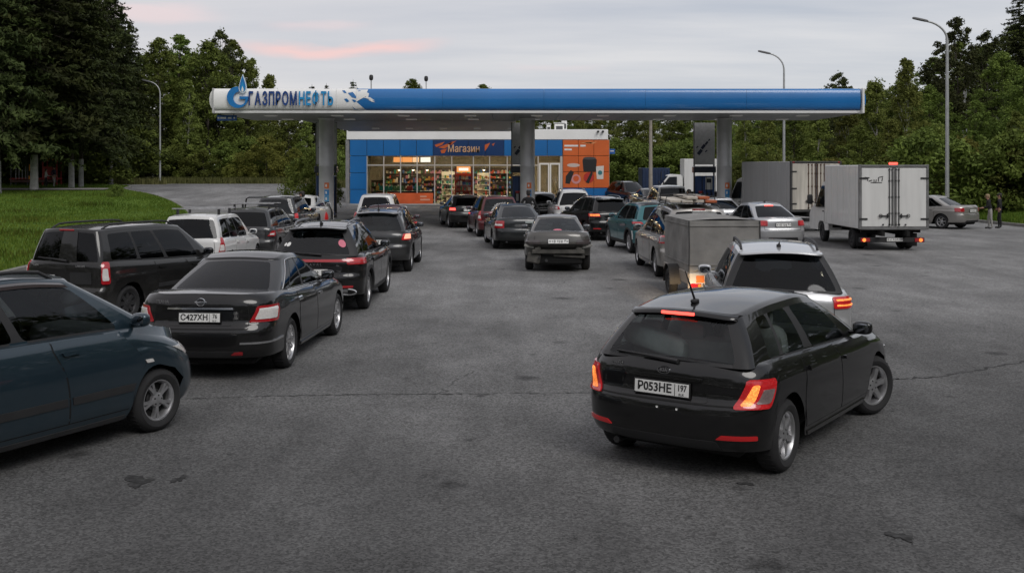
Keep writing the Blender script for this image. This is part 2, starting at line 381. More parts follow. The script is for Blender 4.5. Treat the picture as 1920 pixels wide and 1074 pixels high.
def wheel_meshes(r, rimr, style, wid=.205):
    key = (r, rimr, style)
    if key in WHEELS: return WHEELS[key]
    w2 = wid/2
    prof = [(rimr-.005, -w2+.02), (rimr+.012, -w2+.004), (rimr+(r-rimr)*.5, -w2-.006), (r-.03, -w2+.006), (r-.008, -w2+.03), (r, -w2+.06), (r, w2-.06), (r-.008, w2-.03), (r-.03, w2-.006), (rimr+(r-rimr)*.5, w2+.006), (rimr+.012, w2-.004), (rimr-.005, w2-.02)]
    b = MB(); b.lathe(prof, 40, 'X')
    for k in range(40):   # tread grooves
        a = 2*math.pi*k/40
        b.box((0, math.cos(a)*(r+.001), math.sin(a)*(r+.001)), (wid*.62, .012, .004), 0, 0, 0, rx=a-math.pi/2)
    ty = b.build('tyre', RUB); me_t = ty.data; bpy.data.objects.remove(ty)
    # rim: barrel, lip and spokes; outer side is +X
    b = MB(); o = w2-.018
    b.lathe([(rimr-.03, -o), (rimr-.035, o-.06), (rimr-.022, o-.02), (rimr-.012, o), (rimr+.008, o+.004), (rimr+.008, o-.012)], 40, 'X', mi=0)
    b.lathe([(rimr-.03, o-.085), (.0, o-.085)], 28, 'X', mi=1)        # dark backing: brake and well
    b.lathe([(rimr*.52, o-.07), (rimr*.5, o-.062), (.05, o-.062)], 24, 'X', mi=2)   # brake disc
    hub = .062
    b.lathe([(hub*1.25, o-.05), (hub*1.15, o-.018), (hub*.7, o-.008), (0, o-.006)], 20, 'X', mi=0)
    nsp, wa, wb_, split = {'five': (5, .066, .05, 0), 'six': (6, .062, .044, 0), 'ten': (10, .034, .026, 0), 'fivesplit': (5, .03, .026, 1), 'steel': (8, .07, .06, 0)}[style]
    for k in range(nsp):
        a0 = 2*math.pi*k/nsp
        for da in ((-.17, .17) if split else (0,)):
            a = a0+da
            pr = []
            for (rr, ww, xx) in ((hub*.9, wa, o-.016), (rimr*.55, (wa+wb_)/2*.9, o-.012), (rimr-.022, wb_*1.15, o-.014)):
                aa = a0+da*(rr/rimr)*1.0+(a0-a0)
                ca, sa = math.cos(aa), math.sin(aa)
                for s_ in (-1, 1): pr.append((xx, ca*rr-sa*s_*ww/2, sa*rr+ca*s_*ww/2))
                for s_ in (-1, 1): pr.append((xx-.035, ca*rr-sa*s_*ww*.62, sa*rr+ca*s_*ww*.62))
            fs = []
            for i in range(2):
                q = i*4; fs += [(q, q+1, q+5, q+4), (q+2, q, q+4, q+6), (q+1, q+3, q+7, q+5)]
            b.add(pr, fs, 0)
    for k in range(5):
        a = 2*math.pi*(k+.5)/5; b.box((o-.012, math.cos(a)*hub*.75, math.sin(a)*hub*.75), (.012, .014, .014), mi=1)
    ri = b.build('rim', [STEEL if style == 'steel' else ALU, UND, STEEL]); me_r = ri.data; bpy.data.objects.remove(ri)
    WHEELS[key] = (me_t, me_r); return WHEELS[key]
class Car:
    def __init__(s, kind, **ov):
        d = dict(TYPES[kind]); d.update(ov); s.d = d; s.kind = kind
        for k, v in d.items(): setattr(s, k, v)
        L = s.L; s.yr, s.yf = -L/2, L/2
        s.rp, s.fp, s.wp = pch(s.rear), pch(s.front), pch(s.side)
        s.tp = pch([(f*L-L/2, z) for f, z in s.top])
        s.ya = [s.yr+s.ro, s.yr+s.ro+s.wb]
        s.Ra = s.rw+d.get('archgap', .055)
        s.zr = .55
        t = np.concatenate([np.linspace(0, 1, 120), np.linspace(1, 2, 300)[1:], np.linspace(2, 3, 120)[1:]])
        x, y = s.outline(t, np.full_like(t, s.zr), 0*t); s._t = t
        s._p = np.concatenate([[0], np.cumsum(np.hypot(np.diff(x), np.diff(y)))]); s._y = y
        s.crw = pch([(-L/2, s.crown), (0, s.crown), (L/2, s.crown*1.6)])
        rl = s.ft-s.rt
        s.rz = pch([(s.yr+s.rt+f*rl, s.H+dz) for f, dz in s.roofz])
    def outline(s, t, z, e):
        """half outline at height z, inset e; t 0..1 rear, 1..2 side, 2..3 front"""
        cz = s.d.get('crease', .80); W = s.W/2-s.wp(z)-e+.011*np.clip(1-(cz-z)/.14, 0, 1)*np.clip(1-(z-cz)/.018, 0, 1)+.006*np.clip(1-(z-.36)/.07, 0, 1)*np.clip((z-.30)/.05, 0, 1); ra = s.yr+s.rp(z)+e; fa = s.yf-s.fp(z)-e
        ph = np.clip(t, 0, 1)*math.pi/2; pf = np.clip(3-t, 0, 1)*math.pi/2
        xr = np.sin(ph)**(2/s.nr); dr = np.clip(np.cos(ph), 0, 1)**(2/s.nr)
        xf = np.sin(pf)**(2/s.nf); df = np.clip(np.cos(pf), 0, 1)**(2/s.nf)
        sd = np.clip(t-1, 0, 1)
        x = np.where(t < 1, xr, np.where(t > 2, xf, 1.0))*W
        y = np.where(t < 1, ra+s.Dr*(1-dr), np.where(t > 2, fa-s.Df*(1-df), (ra+s.Dr)*(1-sd)+(fa-s.Df)*sd))
        q = y/(s.L/2)
        x = x*(1-s.kr*np.clip(-q, 0, 1)**2.5-s.kf*np.clip(q, 0, 1)**2.5)
        return x, y
    def nomy(s, t): return np.interp(t, s._t, s._y)
    def t_of_p(s, p): return np.interp(np.abs(p), s._p, s._t)
    def p_of_y(s, y): 
        k = np.searchsorted(s._t, 1.0); return np.interp(y, s._y[:], s._p[:])
    def ztop(s, x, y):
        yn = np.clip(y, s.yr, s.yf); Wy = s.W/2-.05
        return s.tp(yn)+s.crw(yn)*(1-np.clip(np.abs(x)/Wy, 0, 1)**2)
    def bot(s, y):
        b = np.interp(y, [s.yr, s.yr+.35, s.ya[0]-s.Ra, s.ya[0]+s.Ra, s.ya[1]-s.Ra, s.ya[1]+s.Ra, s.yf-.3, s.yf], [s.rbz, s.rbz, s.rbz-.01, s.sill, s.sill, s.fbz, s.fbz, s.fbz])
        for a in s.ya:
            k = s.Ra**2-(y-a)**2; b = np.maximum(b, np.where(k > 0, s.rw+np.sqrt(np.maximum(k, 0)), 0))
        return b
    def einset(s, z, y):
        """rounding of the shoulder near the top edge"""
        tp = s.tp(np.clip(y, s.yr, s.yf)); q = np.clip((z-(tp-.11))/.13, 0, 1); return .05*q**2
    def tub(s, p, z):
        """point of the lower body at arc length p from the rear centre (sign = side) and height z"""
        p = np.asarray(p, float); z = np.asarray(z, float); t = s.t_of_p(p); y0 = s.nomy(t)
        x, y = s.outline(t, z, s.einset(z, y0)); return np.stack([x*np.where(p < 0, -1, 1), y, z], -1)
    # --- cabin
    def cab_base(s, t):
        n = 2.8; rb, fb = s.yr+s.rb, s.yr+s.fb; D1 = s.d.get('Drb', .16); D2 = .30
        ph = np.clip(t, 0, 1)*math.pi/2; pf = np.clip(3-t, 0, 1)*math.pi/2; sd = np.clip(t-1, 0, 1)
        y = np.where(t < 1, rb+D1*(1-np.clip(np.cos(ph), 0, 1)**(2/n)), np.where(t > 2, fb-D2*(1-np.clip(np.cos(pf), 0, 1)**(2/n)), (rb+D1)*(1-sd)+(fb-D2)*sd))
        xn = np.where(t < 1, np.sin(ph)**(2/n), np.where(t > 2, np.sin(pf)**(2/n), 1.0))
        tt = np.interp(y, s._y, s._t); zt = s.tp(y); xo, _ = s.outline(np.clip(tt, 1, 2), zt, np.full_like(zt, .05))
        q = y/(s.L/2)
        x = xn*(xo-s.ins)
        return np.stack([x, y, s.ztop(x, y)-.02], -1)
    def cab_top(s, t):
        n = 2.8; rb, fb = s.yr+s.rt, s.yr+s.ft; D1 = .13; D2 = .16
        ph = np.clip(t, 0, 1)*math.pi/2; pf = np.clip(3-t, 0, 1)*math.pi/2; sd = np.clip(t-1, 0, 1)
        y = np.where(t < 1, rb+D1*(1-np.clip(np.cos(ph), 0, 1)**(2/n)), np.where(t > 2, fb-D2*(1-np.clip(np.cos(pf), 0, 1)**(2/n)), (rb+D1)*(1-sd)+(fb-D2)*sd))
        xn = np.where(t < 1, np.sin(ph)**(2/n), np.where(t > 2, np.sin(pf)**(2/n), 1.0))
        mid = (rb+fb)/2; q = (y-mid)/((fb-rb)/2)
        x = xn*s.Wt*(1-.05*np.clip(-q, 0, 1)**2-.02*np.clip(q, 0, 1)**2)
        return np.stack([x, y, s.rz(y)-s.cr*(x/s.Wt)**2], -1)
    def cab(s, t, v):
        t = np.asarray(t, float); v = np.asarray(v, float); sg = np.where(t < 0, -1, 1); t = np.abs(t)
        a, b = s.cab_base(t), s.cab_top(t)
        b = b.copy(); b[..., 2] -= .022
        p = a*(1-v)[..., None]+b*v[..., None]; bu = np.sin(np.pi*v)
        side = np.clip(np.minimum(t, 3-t), 0, 1)
        p[..., 0] += .018*bu*side
        p[..., 1] += bu*np.where(t < 1, -.022*(1-t), np.where(t > 2, .035*(t-2), 0))
        p[..., 0] *= sg
        return p
    def patch(s, name, S, rows, mats, parent, nc=8, off=.006, skirt=.012):
        """raised panel that follows surface S; rows = (q, left p, right p) from bottom to top"""
        q = np.array([r_[0] for r_ in rows], float); a = np.array([r_[1] for r_ in rows], float); b = np.array([r_[2] for r_ in rows], float)
        f = np.linspace(0, 1, nc); P = a[:, None]*(1-f)+b[:, None]*f; Q = np.repeat(q[:, None], nc, 1)
        pt = S(P, Q); h = 2e-3
        n = np.cross(S(P+h, Q)-S(P-h, Q), S(P, Q+h)-S(P, Q-h)); n /= np.maximum(np.linalg.norm(n, axis=-1, keepdims=True), 1e-9)
        nr = len(rows); top = (pt+n*off).reshape(-1, 3)
        fs = gridfaces(nr, nc); vs = list(top)
        ring = [j for j in range(nc)]+[i*nc+nc-1 for i in range(1, nr)]+[(nr-1)*nc+j for j in range(nc-2, -1, -1)]+[i*nc for i in range(nr-2, 0, -1)]
        low = (pt-n*skirt).reshape(-1, 3); k = len(vs); vs += [low[i] for i in ring]; m_ = len(ring)
        fs += [(ring[(i+1) % m_], ring[i], k+i, k+(i+1) % m_) for i in range(m_)]
        return mobj(name, vs, fs, mats, parent)
    @staticmethod
    def quad(bl, br, tr, tl, r=.02, n=7):
        """rows of a four-cornered patch with rounded ends; corners are (p, q)"""
        rows = []
        for v in sorted(set([0, .02, .07, .93, .98, 1]+list(np.linspace(.15, .85, n-2)))):
            l = np.array(bl)*(1-v)+np.array(tl)*v; r_ = np.array(br)*(1-v)+np.array(tr)*v
            e = 0
            if v < .1: e = r*(1-math.sqrt(max(0, 1-(1-v/.1)**2)))
            if v > .9: e = r*(1-math.sqrt(max(0, 1-(1-(1-v)/.1)**2)))
            rows.append(((l[1]+r_[1])/2, l[0]+e, r_[0]-e))
        return rows
def clip_rows_arch(car, rows, which, sg):
    """keep a door panel clear of the wheel arch; which=0 rear arch cuts the rear edge"""
    out = []
    ya = car.ya[which]; R_ = car.Ra+.035
    for (z, a, b) in rows:
        k = R_**2-(z-car.rw)**2
        if k > 0:
            pa = float(car.p_of_y(ya+math.sqrt(k))) if which == 0 else float(car.p_of_y(ya-math.sqrt(k)))
            if which == 0: a = max(a, pa)
            else: b = min(b, pa)
        out.append((z, a, b))
    return out
def blurred_plate(po):
    """characters too small in the photograph to read: plain dark strokes"""
    g = random.Random(len(po.name)+int(po.location.y*100)); b = MB()
    for k in range(8):
        x = -.215+k*.060+(.02 if k > 5 else 0); h_ = .066 if k < 6 else .05; z = 0 if k < 6 else .01
        for dx in (-.013, .013):
            if g.random() < .8: b.box((x+dx, -.0118, z+g.uniform(-.006, .006)), (.010, .0016, h_*g.uniform(.55, 1)))
        for dz in (-.5, 0, .5):
            if g.random() < .6: b.box((x, -.0118, z+dz*h_*.9), (.034, .0016, .010))
    b.build('plate_marks', PLB, po, smooth=False)
def make_car(name, label, cat, kind, pnt, loc, th, lights=(), plate=None, glass_rear=None, glass_side=None, rimstyle='five', rimr=None, steer=0.0,
             rails=None, antenna=False, handles=None, trim=None, cladding=False, wiper=False, spoiler=False, brake=None, seats=SEAT, group=None,
             bars=False, roofmat=None, headlit=False, detail=2, chrome_belt=False, plate_z=None, plate_p=0.0, extras=None, mirrors=True, emblem=None, backtext=None,
             plate_frame=True, lower=None, ov=None, interior=True):
    c = Car(kind, **(ov or {}))
    root = empty(name, (loc[0], loc[1], loc[2] if len(loc) > 2 else float(zg(loc[0], loc[1]))), -R(th), label, cat, group)
    gs = glass_side or GL; gr = glass_rear or gs
    handles = handles or pnt; trim = trim or PLA
    # tub -------------------------------------------------------------
    def tfrom(xf, n): return np.arcsin(np.array(xf)**(n/2))*2/math.pi
    k0 = tfrom([0, .1, .2, .32, .44, .56, .66, .75], c.nr); k1 = np.linspace(k0[-1], 1, 8)[1:]
    g0 = tfrom([0, .12, .25, .4, .55, .68], c.nf); g1 = np.linspace(g0[-1], 1, 8)[1:]
    y0, y1 = c.nomy(1.0), c.nomy(2.0)
    ys = list(np.linspace(y0, y1, 30))
    for a in c.ya: ys += [a+c.Ra*math.cos(math.pi*i/18) for i in range(19)]+[a-c.Ra-.003, a+c.Ra+.003]
    ys = np.array(sorted(y for y in ys if y0+.005 < y < y1-.005)); ys = ys[np.concatenate([[True], np.diff(ys) > .0025])]
    tl = np.concatenate([k0, k1, 1+(ys-y0)/(y1-y0), 3-np.concatenate([g0, g1])[::-1]])
    vv = np.array([0, .025, .06, .1, .15, .2, .26, .32, .38, .44, .5, .54, .58, .62, .66, .70, .74, .78, .82, .86, .89, .92, .945, .965, .985, 1.0])
    T = np.repeat(tl[None, :], len(vv), 0); yn = c.nomy(T); xn, _ = c.outline(T, np.full_like(T, .8), 0*T)
    zt = c.ztop(xn, yn); zb = c.bot(yn); Z = zb+(zt-zb)*vv[:, None]
    X, Y = c.outline(T, Z, c.einset(Z-(zt-c.tp(np.clip(yn, c.yr, c.yf))), yn))
    half = np.stack([X, Y, Z], -1)
    ff = np.array([0, .06, .15, .3, .5, .75, 1.0]); xt, yt = half[-1, :, 0], half[-1, :, 1]
    XD = xt[None, :]*(1-ff[:, None]); YD = np.repeat(yt[None, :], len(ff), 0); ZD = c.ztop(XD, YD); ZD[0] = half[-1, :, 2]
    deck = np.stack([XD, YD, ZD], -1)
    nr_, nc_ = half.shape[:2]; V = []; F = []
    rb_, fb_ = c.yr+c.rb+.10, c.yr+c.fb-.22
    for sg in (1, -1):
        k = len(V); h2 = half.copy(); h2[..., 0] *= sg; V += list(h2.reshape(-1, 3)); F += gridfaces(nr_, nc_, sg < 0, k)
        k = len(V); d2 = deck.copy(); d2[..., 0] *= sg; V += list(d2.reshape(-1, 3))
        for i in range(len(ff)-1):
            for j in range(nc_-1):
                ym = (yt[j]+yt[j+1])/2
                if i >= 2 and rb_ < ym < fb_: continue
                q = (k+i*nc_+j, k+i*nc_+j+1, k+(i+1)*nc_+j+1, k+(i+1)*nc_+j); F.append(q[::-1] if sg < 0 else q)
    body = mobj('body', V, F, pnt, root, ang=33)
    # weld the mirrored halves along the centre
    bm = bmesh.new(); bm.from_mesh(body.data); bmesh.ops.remove_doubles(bm, verts=bm.verts, dist=.0004); bm.to_mesh(body.data); bm.free()
    body.data.set_sharp_from_angle(angle=R(33))
    # cabin -----------------------------------------------------------
    GV = []; GF = []; GM = []
    gv0, gv1 = c.d.get('gv', (.07, .885))
    rv0, rv1 = c.d.get('rgv', (.05, .90))
    def rows_for(a, b): return np.array([0, a]+[a+(b-a)*q for q in (.025, .07, .14, .3, .5, .7, .86, .93, .975)]+[b, 1.0])
    def strip(segs, a, b, rnd, sg, kinds):
        """segs: list of (flag, p at v=0, p at v=1) right boundaries; kinds collects glass meshes"""
        vr = rows_for(a, b); lo0, lo1 = segs[0][3], segs[0][4]
        for (fl, b0, b1, s0, s1, ns) in segs:
            f = np.linspace(0, 1, ns+1); ii = [x[1] for x in segs].index(b0)
            L_ = s0+(s1-s0)*vr; R_ = b0+(b1-b0)*vr; qa = np.clip((vr-a)/(.14*(b-a)), 0, 1); qb = np.clip((b-vr)/(.14*(b-a)), 0, 1)
            er = rnd*(2-np.sqrt(np.maximum(0, 1-(1-qa)**2))-np.sqrt(np.maximum(0, 1-(1-qb)**2)))
            pf = segs[ii-1][0] if ii else fl; nf_ = segs[ii+1][0] if ii+1 < len(segs) else fl
            if fl == 'g' and pf != 'g': L_ = L_+er
            if fl == 'g' and nf_ != 'g': R_ = R_-er
            if fl != 'g' and pf == 'g': L_ = L_-er
            if fl != 'g' and nf_ == 'g': R_ = R_+er
            P = L_[:, None]*(1-f)+R_[:, None]*f
            pts = c.cab(P, np.repeat(vr[:, None], ns+1, 1)); pts[..., 0] *= sg
            k = len(GV); GV.extend(pts.reshape(-1, 3))
            gl = []
            for i in range(len(vr)-1):
                ins = 1 <= i < len(vr)-2
                for j in range(ns):
                    q = (k+i*(ns+1)+j, k+i*(ns+1)+j+1, k+(i+1)*(ns+1)+j+1, k+(i+1)*(ns+1)+j)
                    if sg < 0: q = q[::-1]
                    if fl in 'gw' and ins: gl.append(q); continue
                    GF.append(q); GM.append(1 if (fl == 't' and ins) or (fl in 'gw' and i == 0 and a > .03) or (fl == 'k') else 0)
            if gl: kinds.append((fl, pts.reshape(-1, 3), [tuple(x-k for x in q) for q in gl], sg))
    def segs_of(lst, start=0.0):
        out = []; p0, p1 = start, start
        for (fl, b0, b1, ns) in lst: out.append((fl, b0, b1, p0, p1, ns)); p0, p1 = b0, b1
        return out
    glass_parts = []
    rx = c.d.get('rgx', (.80, .80)); tr = lambda x: float(np.arcsin(x**(2.8/2))*2/math.pi)
    for sg in (1, -1):
        parts = []
        strip(segs_of([('g', tr(rx[0]), tr(rx[1]), 10), ('k' if c.d.get('rblack') else 'b', 1, 1, 4)]), rv0, rv1, .05, sg, parts)
        glass_parts += [('rear_window', p_) for p_ in parts]; parts = []
        strip([(fl, 1+b0, 1+b1, 1+s0, 1+s1, ns) for (fl, b0, b1, s0, s1, ns) in segs_of([(w_[0], w_[1], w_[2], 9 if w_[0] == 'g' else 3) for w_ in c.win])], gv0, gv1, .014, sg, parts)
        glass_parts += [('side_window', p_) for p_ in parts]; parts = []
        fx = tr(.87)
        strip([('b', 3-fx, 3-fx, 2, 2, 4), ('g', 3, 3, 3-fx, 3-fx, 10)], .04, .93, .03, sg, parts)
        glass_parts += [('windshield', p_) for p_ in parts]
    # roof
    tl2 = np.concatenate([tfrom([0, .15, .3, .45, .6, .75], 2.8), np.linspace(tr(.75), 1, 6)[1:], np.linspace(1, 2, 14)[1:], 3-np.concatenate([tfrom([0, .15, .3, .45, .6, .75], 2.8), np.linspace(tr(.75), 1, 6)[1:]])[::-1][1:]])
    e0 = c.cab(tl2, np.ones_like(tl2)); f2 = np.array([0, .045, .12, .25, .45, .7, 1.0]); mid = (c.rt+c.ft)/2+c.yr
    RX = e0[None, :, 0]*(1-f2[:, None]); RY = np.repeat(e0[None, :, 1], len(f2), 0); RY[1:] = mid+(RY[1:]-mid)*np.array([.985]*(len(f2)-1))[:, None]
    RZ = c.rz(RY)-c.cr*(RX/c.Wt)**2; RZ[0] = e0[:, 2]
    RV = []; RF = []
    for sg in (1, -1):
        k = len(RV); q = np.stack([RX*sg, RY, RZ], -1); RV += list(q.reshape(-1, 3)); RF += gridfaces(len(f2), len(tl2), sg < 0, k)
    roof = mobj('roof', RV, RF, roofmat or pnt, root, ang=60)
    bm = bmesh.new(); bm.from_mesh(roof.data); bmesh.ops.remove_doubles(bm, verts=bm.verts, dist=.0004); bm.to_mesh(roof.data); bm.free()
    mobj('cabin_frame', GV, GF, [pnt, trim], root, GM, ang=40)
    for nm in ('rear_window', 'windshield'):
        ps = [p_ for n_, p_ in glass_parts if n_ == nm]; V = []; F = []
        for (_, pts, fs, sg) in ps:
            k = len(V); V += list(pts); F += [tuple(i+k for i in f) for f in fs]
        o = mobj(nm, V, F, gr if nm == 'rear_window' else GL, root, ang=None)
        bm = bmesh.new(); bm.from_mesh(o.data); bmesh.ops.remove_doubles(bm, verts=bm.verts, dist=.0005); bmesh.ops.delete(bm, geom=[v for v in bm.verts if not v.link_faces], context='VERTS'); bm.to_mesh(o.data); bm.free()
    for n_, (_, pts, fs, sg) in glass_parts:
        if n_ != 'side_window': continue
        o = mobj(n_, pts, fs, gs, root, ang=None)
        bm = bmesh.new(); bm.from_mesh(o.data); bmesh.ops.delete(bm, geom=[v for v in bm.verts if not v.link_faces], context='VERTS'); bm.to_mesh(o.data); bm.free()
    # underbody, seats ------------------------------------------------
    MB().box((0, 0, .36), (c.W-.50, c.L-.5, .34), bev=.05).box((0, 0, .50), (c.W-.30, c.wb-.1-2*c.Ra, .30), bev=.02).build('underbody', UND, root, smooth=False)
    if interior:
        b = MB(); zs = .62*c.H/1.47
        fy = c.yr+c.ft-.62; by = c.yr+max(c.rt, c.rb)+.62 if kind in ('sedan', 'hatch', 'suv') else c.yr+1.5
        for sx in (-.37, .37):
            b.sup((sx, fy, zs-.06), (.50, .5, .22), .4); b.sup((sx, fy-.30, zs+.24), (.48, .20, .64), .45, rot=Matrix.Rotation(R(14), 3, 'X')); b.sup((sx, fy-.40, zs+.62), (.25, .10, .18), .5)
        b.sup((0, by, zs-.04), (1.25, .5, .24), .35); b.sup((0, by-.3, zs+.22), (1.28, .18, .58), .35, rot=Matrix.Rotation(R(14), 3, 'X'))
        for sx in (-.42, 0, .42): b.sup((sx, by-.37, zs+.54), (.24, .09, .15), .5)
        b.sup((0, c.yr+c.fb-.42, zs+.20), (1.36, .5, .28), .4)
        b.build('seat', seats, root)
        b = MB(); ring = [(-.37+.18*math.cos(a), c.yr+c.ft-.05+.06*math.sin(a), zs+.28+.17*math.sin(a)) for a in np.linspace(0, 2*math.pi, 17)]
        b.tube(ring, .013, 6); b.tube([(-.37, c.yr+c.ft+.15, zs+.22), (-.37, c.yr+c.ft-.05, zs+.28)], .02, 6); b.build('steering_wheel', UND, root)
    # wheels ----------------------------------------------------------
    rr = rimr or c.rw*.66; tw = c.d.get('tw', .205); mt, mr = wheel_meshes(c.rw, rr, rimstyle, tw)
    xw = c.W/2-tw/2-.035
    for iy, ya in enumerate(c.ya):
        for sg in (1, -1):
            wo = bpy.data.objects.new('wheel', mt); link(wo, root); wo.location = (sg*xw, ya, c.rw)
            wo.rotation_euler = (rng.uniform(0, 6), 0, (0 if sg > 0 else math.pi)-(R(steer) if iy else 0)); wo.rotation_mode = 'XYZ'
            ro = bpy.data.objects.new('rim', mr); link(ro, wo)
    # doors -----------------------------------------------------------
    if detail >= 1:
        for sg in (1, -1):
            for di, (a, b_) in enumerate(c.doors):
                ya_, yb_ = c.yr+a*c.L, c.yr+b_*c.L; pa, pb = float(c.p_of_y(ya_)), float(c.p_of_y(yb_))
                zl = c.sill+.10
                def rows(e):
                    out = []
                    for v in (0, .03, .1, .25, .4, .55, .7, .82, .9, .95, 1.0):
                        zt_ = float(c.tp((ya_+yb_)/2))-.012
                        z = (zl-e)*(1-v)+(zt_+e*.2)*v
                        out.append((z, pa-e, pb+e))
                    return clip_rows_arch(c, out, 0 if di == 0 else 1, sg)
                Sf = (lambda P, Q, sg=sg: c.tub(P, Q)*np.array([sg, 1, 1]))
                def P2(nm, rws, m_, par, nc, off, sk):
                    o = c.patch(nm, c.tub, rws, m_, par, nc, off, sk)
                    if sg < 0:
                        o.data.transform(Matrix.Diagonal((-1, 1, 1, 1))); o.data.flip_normals()
                    return o
                P2('door_gap', rows(.010), GAP, root, 10, .0012, .003)
                dr = P2('door', rows(0), pnt, root, 10, .0045, .003)
                zh = float(c.tp(ya_))-.13; yh = ya_+.05 if di == 0 else ya_+.07
                ph_ = float(c.p_of_y(yh))
                if di == 0 and yh < c.ya[0]+c.Ra: ph_ = float(c.p_of_y(c.ya[0]+c.Ra*.55))
                P2('handle', Car.quad((ph_, zh-.018), (ph_+.2, zh-.014), (ph_+.2, zh+.02), (ph_, zh+.018), .02), handles, dr, 8, .032, .0)
                if cladding or trim is not PLA or True:
                    if c.d.get('rub'):
                        rws = [(z, a2+.02, b2-.02) for (z, a2, b2) in clip_rows_arch(c, [(c.d['rub']-.035, pa, pb), (c.d['rub'], pa, pb), (c.d['rub']+.035, pa, pb)], 0 if di == 0 else 1, sg)]
                        P2('rubbing_strip', rws, trim, dr, 8, .014, .0)
            if cladding:
                for ya in c.ya:
                    V = []; F = []
                    aa = np.linspace(-.12, math.pi+.12, 26)
                    for a in aa:
                        for rr_, off in ((c.Ra-.012, -.03), (c.Ra-.008, .012), (c.Ra+.055, .014), (c.Ra+.062, -.01)):
                            y = ya+rr_*math.cos(a); z = max(c.rw+rr_*math.sin(a), c.sill-.02)
                            p_ = c.tub(np.array([float(c.p_of_y(y))]), np.array([z]))[0]; V.append((sg*(p_[0]+off), y, z))
                    F = gridfaces(26, 4, sg > 0); mobj('wheel_arch_trim', V, F, PLA, root)
            # sill trim
            pa, pb = float(c.p_of_y(c.ya[0]+c.Ra+.05)), float(c.p_of_y(c.ya[1]-c.Ra-.05))
            hh = .10 if cladding else .045
            P2('sill', [(c.sill+.002, pa, pb), (c.sill+hh*.5, pa, pb), (c.sill+hh, pa, pb)], PLA if cladding else (lower or pnt), root, 10, .010, .002)
            if chrome_belt:
                rws = []
                Pa, Pb = float(c.p_of_y(c.yr+c.rb+.25)), float(c.p_of_y(c.yr+c.fb-.25))
                V = []; tt = np.linspace(1.13, 1.97, 24); pts = c.cab(tt, np.full_like(tt, .055)); pts[:, 0] *= sg
                tube('belt_moulding', [(p_[0]+sg*.004, p_[1], p_[2]) for p_ in pts], .012, CHR, root, 6)
                tt2 = np.concatenate([np.full(6, 1.0), ]); 
                vs_ = np.linspace(.055, .93, 10); seg = c.win[0]
                pts = c.cab(1+seg[1]+(seg[2]-seg[1])*vs_, vs_); pts[:, 0] *= sg
                tt = np.linspace(1+seg[2], 1.95, 14); p2 = c.cab(tt, np.full_like(tt, .91)); p2[:, 0] *= sg
                tube('window_moulding', [(p_[0]+sg*.005, p_[1], p_[2]) for p_ in list(pts[:-1])+list(p2)], .009, CHR, root, 6)
    # lights, plate and the rest of the rear --------------------------------
    both = lambda f: [f(1), f(-1)]
    def mir(o, sg):
        if sg < 0: o.data.transform(Matrix.Diagonal((-1, 1, 1, 1))); o.data.flip_normals()
        return o
    for lt in lights:
        corners, m_ = lt[0], lt[1]; off = lt[2] if len(lt) > 2 else .012; subs = lt[3] if len(lt) > 3 else []
        for sg in (1, -1):
            o = mir(c.patch('taillight', c.tub, Car.quad(*corners, r=.03), m_, root, 12, off), sg)
            for (cc, mm, oo) in subs:
                mir(c.patch('lamp', c.tub, Car.quad(*cc, r=.02), mm, o, 8, oo), sg)
    # headlights
    pm = c._p[-1]; hz = float(c.tp(c.yf-.2))
    for sg in (1, -1):
        o = mir(c.patch('headlight', c.tub, Car.quad((pm-.40, hz-.19), (pm-.82, hz-.10), (pm-1.0, hz-.02), (pm-.40, hz-.05), r=.02)[::1], LWH, root, 10, .008), sg)
        o.data.flip_normals()
        if headlit:
            fp_ = c.tub(np.array([pm-.62]), np.array([hz-.1]))[0]
            MB().lathe([(0, .012), (.05, .01), (.06, 0)], 16, 'Y', (sg*fp_[0], fp_[1]+.01, fp_[2])).build('lamp', mat('lit headlamp', (.8, .8, .7), .2, emit=(1, .85, .6), es=14), o)
            la = bpy.data.lights.new('headlamp', 'SPOT'); la.energy = 950; la.color = (1, .70, .40); la.spot_size = R(27); la.spot_blend = .9; la.shadow_soft_size = .06
            lo = bpy.data.objects.new('headlamp_beam', la); link(lo, root); lo.location = (sg*fp_[0], fp_[1]+.06, fp_[2]); lo.rotation_euler = (R(77), 0, R(10))
    c.patch('grille', c.tub, Car.quad((pm-.36, hz-.20), (pm+.0, hz-.20), (pm+.0, hz-.07), (pm-.40, hz-.07)), PLA, root, 8, .004).data.flip_normals()
    mir(c.patch('grille', c.tub, Car.quad((pm-.36, hz-.20), (pm+.0, hz-.20), (pm+.0, hz-.07), (pm-.40, hz-.07)), PLA, root, 8, .004), -1).data.flip_normals()
    # tailgate seam: a dark outline strip between bumper and lid
    sz = c.d.get('seam', (c.rp and .64 or .64)); spx = c.d.get('seampx', .62)
    for sg in (1, -1):
        mir(c.patch('panel_gap', c.tub, [(sz-.006, 0, spx), (sz, 0, spx), (sz+.006, 0, spx)], GAP, root, 10, .0015, .002), sg)
        if kind != 'sedan' or True:
            zt_ = float(c.tp(c.yr+.05))-.03; mir(c.patch('panel_gap', c.tub, [(z, spx, spx+.009) for z in np.linspace(sz, zt_, 7)], GAP, root, 3, .0015, .002), sg)
    pz = plate_z if plate_z is not None else .80
